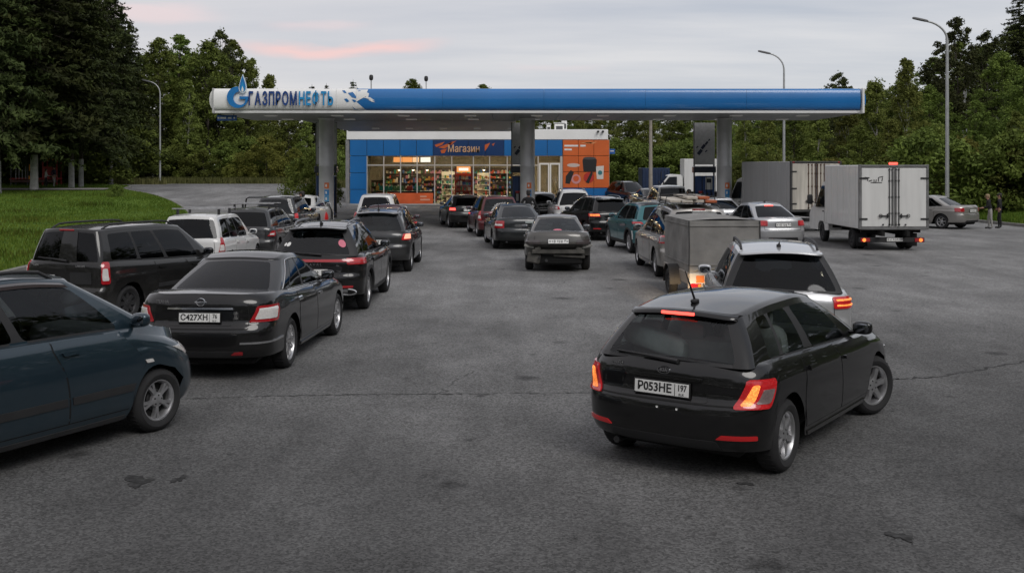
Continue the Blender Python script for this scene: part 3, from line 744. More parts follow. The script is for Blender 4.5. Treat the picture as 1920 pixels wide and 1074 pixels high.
    if plate is not None:
        pt = c.tub(np.array([plate_p]), np.array([pz]))[0]; pu = c.tub(np.array([plate_p]), np.array([pz+.05]))[0]
        lean = math.atan2(pu[1]-pt[1], .05)
        po = MB().box((0, 0, 0), (.54, .012, .132), bev=.004).build('license_plate', PLB, root, smooth=False)
        po.location = (plate_p, pt[1]-.022, pz); po.rotation_euler = (-lean, 0, 0)
        MB().box((0, -.008, 0), (.515, .006, .108), bev=.002).build('plate_face', PLW, po, smooth=False)
        a, b_ = plate
        if a == '#':
            blurred_plate(po)
        elif a:
            text('plate_text', a, .100, PLB, po, Matrix.Translation((-.065, -.012, .0)) @ FACE_BACK, sx=.96, ext=.0008, bold=.0025)
            text('plate_text', b_, .074, PLB, po, Matrix.Translation((.195, -.012, .015)) @ FACE_BACK, sx=.8, ext=.0008, bold=.0015)
            text('plate_text', 'RUS', .028, PLB, po, Matrix.Translation((.19, -.012, -.038)) @ FACE_BACK, sx=1, ext=.0008)
            MB().box((.128, -.0115, 0), (.005, .002, .10)).build('plate_divider', PLB, po)
    if brake:
        v0_, mm = brake
        zb_ = c.cab(np.array([0.0]), np.array([v0_]))[0]
        MB().box((0, zb_[1]-.012, zb_[2]), (.30, .03, .028), bev=.008).build('brake_light', mm, root, smooth=False)
    if spoiler:
        tt = np.linspace(-.93, .93, 25); e = c.cab(np.abs(tt), np.ones_like(tt)); e[:, 0] *= np.sign(tt); ext = spoiler if isinstance(spoiler, float) else .13
        V = []
        for p_ in e:
            for (dy, dz) in ((.06, .016), (-.02, .024), (-ext, .005), (-ext-.006, -.014), (-ext+.03, -.028), (.02, -.045)): V.append((p_[0]*(1 if dy > 0 else .99), p_[1]+dy, p_[2]+dz))
        F = gridfaces(25, 6); so = mobj('spoiler', V, F, pnt, root, ang=50)
        if brake:
            MB().box((0, e[12][1]-ext-.012, e[12][2]-.008), (.32, .02, .026), bev=.006).build('spoiler_lamp', brake[1], so, smooth=False)
    if wiper:
        a = c.cab(np.array([.05]), np.array([.03]))[0]; b_ = c.cab(np.array([-.42]), np.array([.13]))[0]
        MB().tube([(a[0], a[1]-.03, a[2]), ((a[0]+b_[0])/2, (a[1]+b_[1])/2-.05, (a[2]+b_[2])/2+.01), (b_[0], b_[1]-.02, b_[2])], [.022, .013, .009], 6).build('wiper', PLA, root)
    if antenna:
        ay = c.yr+c.rt+.28; az = float(c.rz(ay))
        b = MB().sup((0, ay, az+.012), (.06, .12, .04), .7); b.tube([(0, ay, az+.02), (0, ay-.10, az+.16), (0, ay-.20, az+.30)] if antenna == 'whip' else [(0, ay, az+.01), (0, ay-.09, az+.065)], [.012, .008, .004] if antenna == 'whip' else [.02, .006], 6)
        b.build('antenna', PLA, root)
    if rails:
        for sg in (1, -1):
            y0_, y1_ = c.yr+c.rt+.22, c.yr+c.ft-.25; yy = np.linspace(y0_, y1_, 12); xx = c.Wt*.90
            pts = [(sg*xx*(1-.03*((y-(y0_+y1_)/2)/1.0)**2), y, float(c.rz(y))-c.cr*.8+(.055 if 0 < i < 11 else .0)) for i, y in enumerate(yy)]
            tube('roof_rail', pts, .017, rails, root, 8)
    if bars:
        for fy_ in (.28, .72):
            yb = c.yr+c.rt+(c.ft-c.rt)*fy_; zb_ = float(c.rz(yb))+.11
            b = MB().box((0, yb, zb_), (1.28, .06, .028), bev=.008)
            for sg in (1, -1): b.box((sg*.50, yb, zb_-.075), (.05, .08, .14), mi=1, bev=.01)
            b.build('roof_bar', [ALU, PLA], root, smooth=False)
    if mirrors:
        ym = c.yr+c.fb-.52; zm = float(c.tp(ym))+.10; xm = float(c.cab(np.array([1.86]), np.array([.1]))[0][0])
        for sg in (1, -1):
            b = MB().sup((sg*(xm+.14), ym, zm), (.20, .11, .135), .65, 14, 10); b.tube([(sg*(xm-.02), ym+.03, zm-.06), (sg*(xm+.10), ym+.01, zm-.045)], .025, 6)
            mo = b.build('mirror', handles if handles is not CHR else pnt, root)
            MB().sup((sg*(xm+.14), ym-.047, zm), (.155, .025, .10), .6, 14, 6).build('mirror_glass', mat('mirror glass', (.22, .23, .25), .05, 1.0), mo)
    if emblem:
        z = emblem[1]; pt = c.tub(np.array([0.0]), np.array([z]))[0]
        if emblem[0] == 'oval':
            eo = MB().lathe([(.052, 0), (.056, .008), (.060, .008), (.064, 0)], 28, 'Y').build('emblem', CHR, root); eo.location = (0, pt[1]-.008, z); eo.scale = (1.0, -1, .54)
            text('emblem_text', emblem[2], .045, CHR, root, Matrix.Translation((0, pt[1]-.013, z)) @ FACE_BACK, sx=1.0, ext=.002, bold=.001)
        else:
            b = MB().lathe([(.044, 0), (.047, .010), (.056, .010), (.060, 0)], 28, 'Y'); b.box((0, .006, 0), (.15, .012, .022), bev=.003)
            eo = b.build('emblem', CHR, root); eo.location = (0, pt[1]-.008, z); eo.scale = (1, -1, .85)
    for (s_, size, px_, z) in (backtext or []):
        pt = c.tub(np.array([px_]), np.array([z]))[0]; p2 = c.tub(np.array([px_+.1]), np.array([z]))[0]
        text('badge_text', s_, size, CHR, root, Matrix.Translation((pt[0], pt[1]-.012, z)) @ Matrix.Rotation(math.atan2(p2[1]-pt[1], p2[0]-pt[0]), 4, 'Z') @ FACE_BACK, ext=.002, bold=.001)
    # exhaust and lower bumper
    c.patch('bumper_insert', c.tub, Car.quad((-.55, c.rbz+.004), (.55, c.rbz+.004), (.50, c.rbz+.09), (-.50, c.rbz+.09)), lower or PLA, root, 12, .004)
    tube('exhaust', [(-.48, c.yr+.45, c.rbz-.04), (-.48, c.yr+.10, c.rbz-.04)], .03, STEEL, root, 10)
    if extras: extras(c, root, mir)
    return c, root
def at_wheel(kind, px, py, th, iy=0, sg=1, ov=None):
    """place a car so that one tyre stands at a pixel of the photograph"""
    d = dict(TYPES[kind]); d.update(ov or {}); X, Y, z = G(px, py)
    lx = sg*(d['W']/2-.06); ly = -d['L']/2+d['ro']+(d['wb'] if iy else 0); a = R(th)
    return (X-(lx*math.cos(a)+ly*math.sin(a)), Y-(-lx*math.sin(a)+ly*math.cos(a)))
def at_rear(kind, X, Y, th, ov=None):
    d = dict(TYPES[kind]); d.update(ov or {}); a = R(th); return (X+math.sin(a)*d['L']/2, Y+math.cos(a)*d['L']/2)
# ------------------------------------------------------------------ ground, road, lawn
def nodes_of(name):
    m = bpy.data.materials.new(name); m.use_nodes = True; MATS[name] = m
    nt = m.node_tree; b = nt.nodes['Principled BSDF']
    def n(t, **kw):
        x = nt.nodes.new(t)
        for k, v in kw.items():
            if k in x.inputs: x.inputs[k].default_value = v
            else: setattr(x, k, v)
        return x
    def L(a, b_): nt.links.new(a, b_)
    return m, nt, b, n, L
def asphalt_mat():
    m, nt, b, n, L = nodes_of('asphalt')
    g = n('ShaderNodeNewGeometry'); pos = g.outputs['Position']
    def noise(sc, det=5, ro=.55, stretch=None):
        x = n('ShaderNodeTexNoise', Scale=sc, Detail=det, Roughness=ro)
        if stretch:
            mp = n('ShaderNodeMapping'); mp.inputs['Scale'].default_value = stretch; L(pos, mp.inputs[0]); L(mp.outputs[0], x.inputs['Vector'])
        else: L(pos, x.inputs['Vector'])
        return x.outputs[0]
    def rng_(v, a, b_, c, d):
        x = n('ShaderNodeMapRange'); x.inputs[1].default_value = a; x.inputs[2].default_value = b_; x.inputs[3].default_value = c; x.inputs[4].default_value = d; L(v, x.inputs[0]); return x.outputs[0]
    def mul(a, b_):
        x = n('ShaderNodeMath', operation='MULTIPLY')
        for i, v in enumerate((a, b_)):
            if isinstance(v, float): x.inputs[i].default_value = v
            else: L(v, x.inputs[i])
        return x.outputs[0]
    v = rng_(noise(.16, 6, .6), .34, .66, .68, 1.28)             # worn and newer areas
    v = mul(v, rng_(noise(.9, 5, .6, (1.6, .12, 1)), .35, .7, 1.08, .84))   # lanes darkened by tyres
    def drips(sc, rmax, dark):
        wn = n('ShaderNodeTexNoise', Scale=7.0, Detail=3.0); L(pos, wn.inputs['Vector'])
        ws = n('ShaderNodeVectorMath', operation='SCALE'); ws.inputs['Scale'].default_value = .22; L(wn.outputs['Color'], ws.inputs[0])
        wa = n('ShaderNodeVectorMath', operation='ADD'); L(pos, wa.inputs[0]); L(ws.outputs[0], wa.inputs[1])
        vv_ = n('ShaderNodeTexVoronoi', Scale=sc); L(wa.outputs[0], vv_.inputs['Vector']); sc_ = n('ShaderNodeSeparateColor'); L(vv_.outputs['Color'], sc_.inputs[0])
        pw = n('ShaderNodeMath', operation='POWER'); L(sc_.outputs[1], pw.inputs[0]); pw.inputs[1].default_value = 5.0
        dv = n('ShaderNodeMath', operation='DIVIDE'); L(vv_.outputs['Distance'], dv.inputs[0]); ad = n('ShaderNodeMath', operation='MULTIPLY_ADD'); L(pw.outputs[0], ad.inputs[0]); ad.inputs[1].default_value = rmax; ad.inputs[2].default_value = .004; L(ad.outputs[0], dv.inputs[1])
        return rng_(dv.outputs[0], .45, 1.1, dark, 1.0)
    v = mul(v, drips(1.1, .26, .42)); v = mul(v, drips(.42, .22, .6)); v = mul(v, drips(4.0, .22, .5))
    v = mul(v, rng_(noise(1.1, 6, .6, (1, .45, 1)), .3, .7, .78, 1.2))
    v = mul(v, rng_(noise(4.5, 5, .65), .62, .72, 1.0, .84))    # damp and oily blotches
    vo = n('ShaderNodeTexVoronoi', Scale=56.0); L(pos, vo.inputs['Vector'])
    sp = n('ShaderNodeSeparateColor'); L(vo.outputs['Color'], sp.inputs[0])
    v = mul(v, rng_(sp.outputs[0], 0, 1, .52, 1.52))         # aggregate
    v = mul(v, rng_(noise(240, 2), .3, .7, .75, 1.25))
    # vignette and mid-yard sheen painted into the colour: darker near and at right
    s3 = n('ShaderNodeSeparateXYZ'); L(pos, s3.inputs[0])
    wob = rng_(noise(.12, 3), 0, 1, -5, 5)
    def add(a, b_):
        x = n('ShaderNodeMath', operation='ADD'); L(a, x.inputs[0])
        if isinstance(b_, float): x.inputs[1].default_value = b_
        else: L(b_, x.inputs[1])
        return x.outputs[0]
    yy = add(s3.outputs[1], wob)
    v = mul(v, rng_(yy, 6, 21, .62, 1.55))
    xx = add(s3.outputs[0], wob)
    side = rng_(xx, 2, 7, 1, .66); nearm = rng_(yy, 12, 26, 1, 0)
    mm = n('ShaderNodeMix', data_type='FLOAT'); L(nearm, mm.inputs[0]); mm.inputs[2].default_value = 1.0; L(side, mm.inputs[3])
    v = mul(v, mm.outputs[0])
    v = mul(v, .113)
    cc = n('ShaderNodeCombineColor'); L(v, cc.inputs[0]); L(mul(v, .995), cc.inputs[1]); L(mul(v, .985), cc.inputs[2]); L(cc.outputs[0], b.inputs['Base Color'])
    L(rng_(noise(2.2, 4), .3, .7, .78, .96), b.inputs['Roughness']); b.inputs['Specular IOR Level'].default_value = .3
    bp = n('ShaderNodeBump', Strength=.6, Distance=.006); L(sp.outputs[0], bp.inputs['Height']); L(bp.outputs[0], b.inputs['Normal'])
    return m
def soil_mat(name, c1, c2, sc=.6, bump=.5):
    m, nt, b, n, L = nodes_of(name)
    g = n('ShaderNodeNewGeometry')
    a = n('ShaderNodeTexNoise', Scale=sc, Detail=8, Roughness=.65); L(g.outputs['Position'], a.inputs['Vector'])
    r = n('ShaderNodeMapRange'); r.inputs[1].default_value = .35; r.inputs[2].default_value = .66; L(a.outputs[0], r.inputs[0])
    x = n('ShaderNodeMix', data_type='RGBA'); x.inputs[6].default_value = (*c1, 1); x.inputs[7].default_value = (*c2, 1); L(r.outputs[0], x.inputs[0]); L(x.outputs[2], b.inputs['Base Color'])
    b.inputs['Roughness'].default_value = .95; b.inputs['Specular IOR Level'].default_value = .1
    a2 = n('ShaderNodeTexNoise', Scale=22, Detail=5); L(g.outputs['Position'], a2.inputs['Vector'])
    bp = n('ShaderNodeBump', Strength=bump, Distance=.05); L(a2.outputs[0], bp.inputs['Height']); L(bp.outputs[0], b.inputs['Normal'])
    return m
def sheet(name, xs, ys, dz, m, mask=None):
    XX, YY = np.meshgrid(xs, ys); ZZ = zg(XX, YY)+dz; V = np.stack([XX, YY, ZZ], -1).reshape(-1, 3); F = []
    for i in range(len(ys)-1):
        for j in range(len(xs)-1):
            if mask and not mask((xs[j]+xs[j+1])/2, (ys[i]+ys[i+1])/2): continue
            q = i*len(xs)+j; F.append((q, q+1, q+len(xs)+1, q+len(xs)))
    o = mobj(name, V, F, m, None, ang=None); o['kind'] = 'structure'; return o
GX = np.concatenate([[-900, -500, -300, -200], np.arange(-150, 151, 2.0), [200, 300, 500, 900]]); GY = np.concatenate([[-300, -120, -60], np.arange(-40, 201, 2.0), [260, 350, 500, 900]])
sheet('ground', GX, GY, -.03, soil_mat('forest floor', (.022, .026, .012), (.045, .05, .02)))
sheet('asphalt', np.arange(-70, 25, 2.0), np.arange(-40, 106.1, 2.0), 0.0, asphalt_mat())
# lawn on the left: its right-hand edge is the kerb line of the yard
LE = [(16, -12.2), (24, -12.4), (33, -13.0), (44, -14.2), (54, -16.3), (62, -19.0), (70, -22.5), (76, -25.8), (80, -28.6), (83, -30.2), (85.5, -30.6), (88, -32.5), (90, -38)]
le = pch(LE)
LG = mat('lawn soil', (.035, .05, .012), .95); MATS['lawn'] = soil_mat('lawn', (.050, .095, .012), (.10, .16, .022), .35, .7)
ys = np.concatenate([np.arange(16, 90, 1.0), [90]]); V = []; F = []; nf = np.array([0, .03, .1, .2, .35, .5, .75, 1])
for y in ys:
    xr = float(le(y)); xs_ = xr+(-120-xr)*nf**1.6
    for k, x in enumerate(xs_): V.append((x, y, float(zg(x, y))+.10+.05*math.sin(x*.7)*math.sin(y*.31)*(k > 0)))
mobj('lawn', V, gridfaces(len(ys), len(nf), True), MATS['lawn'], None, ang=None)['kind'] = 'structure'
KERB = mat('kerb concrete', (.20, .195, .18), .85, noise=.3, nscale=3)
b = MB(); P = [(float(le(y)), y) for y in np.arange(16, 90.01, 1.0)]
def kerb_strip(b, P, wd=.14, h=.135):
    n_ = len(P); V = []
    for i in range(n_):
        d = Vector((P[min(i+1, n_-1)][0]-P[max(i-1, 0)][0], P[min(i+1, n_-1)][1]-P[max(i-1, 0)][1], 0)).normalized(); nn = Vector((d.y, -d.x, 0)); z = float(zg(*P[i]))
        q = Vector((*P[i], 0))
        for (o, zz) in ((0, -.05), (0, h-.02), (.02, h), (wd-.02, h), (wd, h-.02), (wd, -.05)):
            v = q+nn*(o-wd*.3); V.append((v.x, v.y, z+zz))
    b.add(V, gridfaces(n_, 6, True))
kerb_strip(b, P); b.build('kerb', KERB)['kind'] = 'structure'
# right-hand verge, its kerb and the strip of blue-painted low rail beyond it
RE = [(30, 27.5), (38, 24.6), (44, 23.3), (52, 22.7), (62, 22.2), (76, 21.0), (88, 18.6), (98, 14), (104, 6), (105.5, -6)]
P = []
for (y0, x0), (y1, x1) in zip(RE[:-1], RE[1:]):
    for t in np.linspace(0, 1, 9)[:-1]: P.append((x0+(x1-x0)*t, y0+(y1-y0)*t))
b = MB(); kerb_strip(b, P); b.build('kerb', KERB)['kind'] = 'structure'
V = []
for (x, y) in P:
    for k in (0.05, .5, 1.5, 4, 8, 14, 24):
        xx, yy_ = x+k*.8, y+k*(.15 if y < 85 else .6); V.append((xx, yy_, float(zg(xx, yy_))+.09))
mobj('verge', V, gridfaces(len(P), 7, False), MATS['lawn'], None, ang=None)['kind'] = 'structure'
# pavement under the trees, left
xs_ = np.linspace(-62, -30.5, 18); V = []
for x in xs_:
    for y in (79.5+.02*(x+40), 81.6+.02*(x+40)): V.append((x, y, float(zg(x, y))+.175))
mobj('path', V, gridfaces(len(xs_), 2, True), mat('path paving', (.24, .23, .21), .9, noise=.25, nscale=2), None)['kind'] = 'structure'
# tar seams, cracks, oil and damp stains lying on the asphalt
TAR = mat('tar', (.070, .070, .070), .95, noise=.5, nscale=2, spec=.08); OIL = mat('oil stain', (.052, .052, .052), .95, noise=.6, nscale=14, spec=.08)
def strip(name, pts, wd, m, dz):
    V = []; n_ = len(pts)
    for i, (x, y) in enumerate(pts):
        d = Vector((pts[min(i+1, n_-1)][0]-pts[max(i-1, 0)][0], pts[min(i+1, n_-1)][1]-pts[max(i-1, 0)][1])).normalized(); w_ = wd*(.10+1.2*rng.random()**2)*(.25 if i in (0, n_-1) else 1)/2
        V += [(x-d.y*w_, y+d.x*w_, dz), (x+d.y*w_, y-d.x*w_, dz)]
    return mobj(name, V, gridfaces(n_, 2, False), m, bpy.data.objects['asphalt'], smooth=False)
def pxline(pts, n_=30, jit=.03):
    q = [G(*p)[:2] for p in pts]; out = []
    xs = np.linspace(0, len(q)-1, n_)
    for t in xs:
        i = min(int(t), len(q)-2); f = t-i; out.append((q[i][0]*(1-f)+q[i+1][0]*f+rng.normal(0, jit), q[i][1]*(1-f)+q[i+1][1]*f+rng.normal(0, jit)))
    return out
strip('tar_seam', pxline([(340, 748), (520, 742), (700, 739), (900, 738), (1110, 736)], 120, .016), .04, TAR, .004)
strip('tar_seam', pxline([(1665, 712), (1760, 706), (1850, 690), (1930, 676)], 50, .03), .07, TAR, .004)
for pts in ([(800, 760), (850, 715), (890, 695)], [(1040, 540), (1075, 517), (1085, 500)]):
    strip('crack', pxline(pts, 26, .04), .013, TAR, .004)
def blot(px, py, rx, ry, m, k=0):
    X, Y, z = G(px, py); V = [(X, Y, .005+k*.0004)]; n_ = 26; ph = rng.random(6)*6
    for i in range(n_):
        a = 2*math.pi*i/n_; r_ = 1+.35*math.sin(2*a+ph[0])+.25*math.sin(3*a+ph[1])+.2*math.sin(5*a+ph[2])+.12*math.sin(9*a+ph[3])
        V.append((X+rx*r_*math.cos(a), Y+ry*r_*math.sin(a)*1.7, .005+k*.0004))
    mobj('stain', V, [(0, i+1, (i+1) % n_+1) for i in range(n_)], m, bpy.data.objects['asphalt'], smooth=False)
for k, (px, py, rx, ry) in enumerate([(258, 902, .10, .09), (336, 898, .04, .06), (1400, 907, .05, .03), (1690, 1006, .07, .05)]):
    blot(px, py, rx, ry, OIL, k)
# ------------------------------------------------------------------ foliage
def leaf_mat(name, c, c2, trans=.25):
    m, nt, b, n, L = nodes_of(name)
    oi = n('ShaderNodeObjectInfo'); g = n('ShaderNodeNewGeometry'); at = n('ShaderNodeAttribute', attribute_name='tint')
    x = n('ShaderNodeMix', data_type='RGBA'); x.inputs[6].default_value = (*c, 1); x.inputs[7].default_value = (*c2, 1); L(at.outputs['Fac'], x.inputs[0])
    hs = n('ShaderNodeHueSaturation'); L(x.outputs[2], hs.inputs['Color'])
    r1 = n('ShaderNodeMapRange'); r1.inputs[3].default_value = .62; r1.inputs[4].default_value = 1.35; L(oi.outputs['Random'], r1.inputs[0]); L(r1.outputs[0], hs.inputs['Value'])
    r2 = n('ShaderNodeMapRange'); r2.inputs[3].default_value = .475; r2.inputs[4].default_value = .515; L(oi.outputs['Random'], r2.inputs[0]); L(r2.outputs[0], hs.inputs['Hue'])
    L(hs.outputs[0], b.inputs['Base Color']); b.inputs['Roughness'].default_value = .75; b.inputs['Specular IOR Level'].default_value = .15
    tr = n('ShaderNodeBsdfTranslucent'); L(hs.outputs[0], tr.inputs[0]); mx = n('ShaderNodeMixShader'); mx.inputs[0].default_value = trans
    out = nt.nodes['Material Output']; L(b.outputs[0], mx.inputs[1]); L(tr.outputs[0], mx.inputs[2]); L(mx.outputs[0], out.inputs[0])
    return m
LEAF = leaf_mat('broad leaves', (.060, .085, .020), (.175, .220, .045)); BIRCH = leaf_mat('birch leaves', (.100, .130, .030), (.23, .265, .065), .35)
NEED = leaf_mat('spruce needles', (.020, .030, .011), (.062, .080, .021), .1); SHRUB = leaf_mat('shrub leaves', (.10, .12, .024), (.24, .25, .055), .35)
PINE = leaf_mat('pine needles', (.032, .043, .018), (.085, .10, .032), .15); WEED = leaf_mat('tall weeds', (.09, .10, .03), (.20, .19, .08), .3); BLADE = leaf_mat('grass blades', (.060, .105, .012), (.135, .185, .028), .3)
BARK = mat('bark', (.055, .045, .036), .95, noise=.4, nscale=3, bump=.6, bscale=12); BARKB = mat('birch bark', (.36, .35, .32), .8, noise=.5, nscale=4); LIME = mat('limewashed bark', (.34, .335, .32), .9, noise=.3, nscale=4)
def leafmesh(name, C, N_, S, tint, m, asp=.6):
    """one quad leaf or spray per row: centres, normals, sizes"""
    n_ = len(C); N_ = N_/np.maximum(np.linalg.norm(N_, axis=1, keepdims=True), 1e-6); r_ = rng.normal(size=(n_, 3)); U = np.cross(N_, r_); U /= np.maximum(np.linalg.norm(U, axis=1, keepdims=True), 1e-6); W = np.cross(N_, U)
    a = U*S[:, None]*.5; c = W*S[:, None]*.5*asp
    V = np.stack([C-a, C-c*.9+a*.1, C+a, C+c*.9+a*.1], 1).reshape(-1, 3)
    me = bpy.data.meshes.new(name); me.vertices.add(n_*4); me.vertices.foreach_set('co', V.astype(np.float32).ravel())
    me.loops.add(n_*4); me.loops.foreach_set('vertex_index', np.arange(n_*4, dtype=np.int32)); me.polygons.add(n_); me.polygons.foreach_set('loop_start', np.arange(0, n_*4, 4, dtype=np.int32)); me.polygons.foreach_set('loop_total', np.full(n_, 4, dtype=np.int32))
    at = me.attributes.new('tint', 'FLOAT', 'FACE'); at.data.foreach_set('value', np.clip(tint, 0, 1).astype(np.float32)); me.materials.append(m); me.update(); me.validate(); return me
def broad_crown(name, h, r, base, m, nclump=70, per=170, leaf=.26, seed=0, flat=1.0, pointy=1.0, hang=0.0):
    global rng
    g = np.random.default_rng(seed); C = []; N_ = []; S = []; T = []; limbs = []
    for k in range(nclump):
        f = g.random()**.85; z = base+(h-base)*f; prof = (math.sin(math.pi*(.16+.84*f)**1.0)**.65 if pointy < 1.5 else (1-f)**.75*.95+.08)*r
        a = g.random()*6.283; rr = prof*math.sqrt(g.random())*1.0; c = np.array([rr*math.cos(a), rr*math.sin(a), z]); cr = r*(.11+.15*g.random())*(1.1-.6*f)
        if k % 8 == 0: limbs.append(c)
        n_ = int(per*(.5+.8*g.random())*(1.1-.5*f)); d = g.normal(size=(n_, 3)); d /= np.linalg.norm(d, axis=1, keepdims=True); q = cr*(.3+1.0*g.random((n_, 1))**.8)*(1+.5*(g.random((n_, 1)) < .12))
        p = c+d*q*np.array([1, 1, .8]); p[:, 2] -= hang*g.random(n_)*cr
        C.append(p); N_.append(d*.7+g.normal(size=(n_, 3))*.6+np.array([0, 0, .35])); S.append(leaf*(.6+.8*g.random(n_))); tt = .25+.5*g.random()
        T.append(np.clip(tt+.12*g.normal(size=n_), 0, 1))
    sv = rng; rng = g
    me = leafmesh(name, np.concatenate(C), np.concatenate(N_), np.concatenate(S), np.concatenate(T), m); rng = sv
    return me, limbs
def trunk_mesh(h, r, limbs, m, m2=None, lz=1.6):
    b = MB(); n_ = 9; ph = random.random()*6
    pts = [(.12*math.sin(ph+z*.5)*z/h*2, .12*math.cos(ph*1.3+z*.4)*z/h*2, z) for z in np.linspace(-.6, h*.93, n_)]; rs = [r*(1.25 if i == 0 else 1)*(1-.92*(i/(n_-1))**.9) for i in range(n_)]
    b.tube(pts, rs, 8)
    for c in limbs:
        z0 = max(min(c[2]*.72, h*.85), h*.15); f = z0/h; i = min(int(f*(n_-1)), n_-2)
        b.tube([(pts[i+1][0], pts[i+1][1], z0), ((c[0])*.5, c[1]*.5, (z0+c[2])/2+.1), tuple(c)], [r*.32*(1-f*.6), r*.2*(1-f*.6), r*.05], 5)
    if m2: b.lathe([(r*1.34, -.2), (r*1.16, .5), (r*1.07, lz)], 12, 'Z', mi=1)
    o = b.build('trunk', [m, m2 or m]); me = o.data; bpy.data.objects.remove(o); return me
def spruce(h, r, base, seed, m=NEED, dens=1.0):
    global rng
    g = np.random.default_rng(seed); C = []; N_ = []; S = []; T = []; br = MB()
    z = base
    while z < h-.3:
        f = (z-base)/(h-base); ln = r*(1-f)**.80*(.85+.3*g.random())+.2; nb = int(6+4*g.random())
        for k in range(nb):
            a = g.random()*6.283; l = ln*(.7+.5*g.random()); dr = .25+.35*g.random()*(1-f); n_ = int((10+l*22)*dens); s_ = g.random(n_)**.75; side = g.normal(size=n_)*.20*(1.15-s_)*min(l, 3)*.8
            zz = z-dr*l*(s_**1.3)+.16*l*s_**3-np.abs(g.normal(size=n_))*.22*(.5+.5*(1-f)); x = s_*l; ca, sa = math.cos(a), math.sin(a)
            C.append(np.stack([x*ca-side*sa, x*sa+side*ca, zz], 1)); nn = np.stack([np.full(n_, ca*.4), np.full(n_, sa*.4), np.full(n_, .8)], 1)+g.normal(size=(n_, 3))*.55; N_.append(nn)
            S.append((.30+.28*g.random(n_))*(1.1-.4*f)); T.append(np.clip(.15+.6*s_*g.random()+.25*g.random(n_), 0, 1))
            if l > .8 and f < .8: br.tube([(0, 0, z), (ca*l*.55, sa*l*.55, z-dr*l*.45)], [.05, .015], 4)
        z += .30+.22*g.random()
    sv = rng; rng = g
    me = leafmesh('spruce crown', np.concatenate(C), np.concatenate(N_), np.concatenate(S), np.concatenate(T), m, .36); rng = sv
    br.tube([(0, 0, -.6), (0, 0, .3), (0, 0, h*.5), (0, 0, h)], [.26, .20, .13, .02], 9)
    br.lathe([(.27, -.2), (.215, .5), (.205, 2.2)], 12, 'Z', mi=1)
    o = br.build('trunk', [BARK, LIME]); mt = o.data; bpy.data.objects.remove(o); return me, mt
def variants():
    out = {}
    out['spruce'] = [spruce(22, 4.6, 4.1, 11), spruce(20, 4.2, 3.9, 12), spruce(15, 3.4, 1.4, 13)]
    L_ = []
    for i, (h, r, base) in enumerate(((16, 3.6, 3.0), (14, 4.0, 1.2), (15, 3.0, 2.0))):
        me, li = broad_crown('broad crown', h, r, base, LEAF, 190, 110, .27, 20+i); L_.append((me, trunk_mesh(h, .2, li, BARK)))
    out['broad'] = L_; L_ = []
    for i, (h, r, base) in enumerate(((11, 2.2, .9), (9, 2.3, .6), (10, 1.9, 1.5))):
        me, li = broad_crown('birch crown', h, r, base, BIRCH, 150, 100, .20, 40+i, pointy=1.6, hang=.5); L_.append((me, trunk_mesh(h, .11, li, BARKB)))
    out['birch'] = L_; L_ = []
    for i, (h, r, base) in enumerate(((14, 2.6, 5.0), (13, 2.3, 3.5))):
        me, li = broad_crown('pine crown', h, r, base, PINE, 110, 120, .24, 60+i); L_.append((me, trunk_mesh(h, .17, li, BARK)))
    out['pine'] = L_; L_ = []
    for i, (h, r) in enumerate(((3.6, 2.2), (2.6, 1.8), (4.4, 2.0))):
        me, li = broad_crown('shrub crown', h, r, .1, SHRUB, 110, 130, .15, 80+i); L_.append((me, trunk_mesh(h, .07, li, BARK)))
    out['shrub'] = L_; L_ = []
    for i, (h, r) in enumerate(((4.2, 2.6), (3.2, 2.3))):
        me, li = broad_crown('thicket crown', h, r, .0, LEAF, 110, 150, .17, 90+i); L_.append((me, trunk_mesh(h, .08, li, BARK)))
    out['thicket'] = L_
    return out
VAR = variants(); VH = {'spruce': (22, 20, 15), 'broad': (16, 14, 15), 'birch': (11, 9, 10), 'pine': (14, 13), 'shrub': (3.6, 2.6, 4.4), 'thicket': (4.2, 3.2)}
TREEN = dict(spruce='spruce_tree', broad='broadleaf_tree', birch='birch_tree', pine='pine_tree', shrub='shrub', thicket='bush')
TREES = []
ORD = 'first second third fourth fifth sixth seventh eighth ninth tenth eleventh twelfth thirteenth fourteenth fifteenth sixteenth seventeenth eighteenth nineteenth twentieth twenty-first twenty-second twenty-third twenty-fourth twenty-fifth twenty-sixth'.split()
def tree(kind, px, Y, ytop=None, h=None, var=None, wide=1.0, label=None, group=None):
    X = (px-960)*Y/FOC; z = float(zg(X, Y)); k = random.randrange(len(VAR[kind])) if var is None else var
    if h is None: h = EYE+(HOR-ytop)*Y/FOC-z
    me, mt = VAR[kind][k]; s = h/VH[kind][k]
    o = empty(TREEN[kind], (X, Y, z), random.random()*6.28, label, {'shrub': 'shrub', 'thicket': 'bush'}.get(kind, 'tree'), group)
    sw = s**.75*wide if kind != 'spruce' else s*wide
    o.scale = (sw*random.uniform(.92, 1.08), sw*random.uniform(.92, 1.08), s)
    for nm, m_ in (('crown', me), ('trunk', mt)): link(bpy.data.objects.new(nm, m_), o)
    TREES.append((o, kind, px)); return o
g1 = 'tall spruces at the left edge'
def sp(px, Y, h, v, lb, wide=1.0): tree('spruce', px, Y, h=h, var=v, label=lb, group=g1, wide=wide)
sp(-4, 77, 24, 0, 'dark spruce cut by the left edge, with limewashed trunk base')
sp(64, 80, 25, 1, 'tall dark spruce whose slim trunk stands before the orange play frame')
sp(134, 83, 23, 0, 'dark spruce with pale limewashed double trunk right of the two children')
sp(152, 84.5, 21, 1, 'dark spruce with limewashed trunk close behind its twin by the path', .9)
sp(208, 92, 19.5, 0, 'dark spruce at the right flank of the spruce stand, behind the lawn', 1.0)
sp(243, 99, 15.0, 2, 'shorter dark spruce ending the stand toward the lamp post', 1.0)
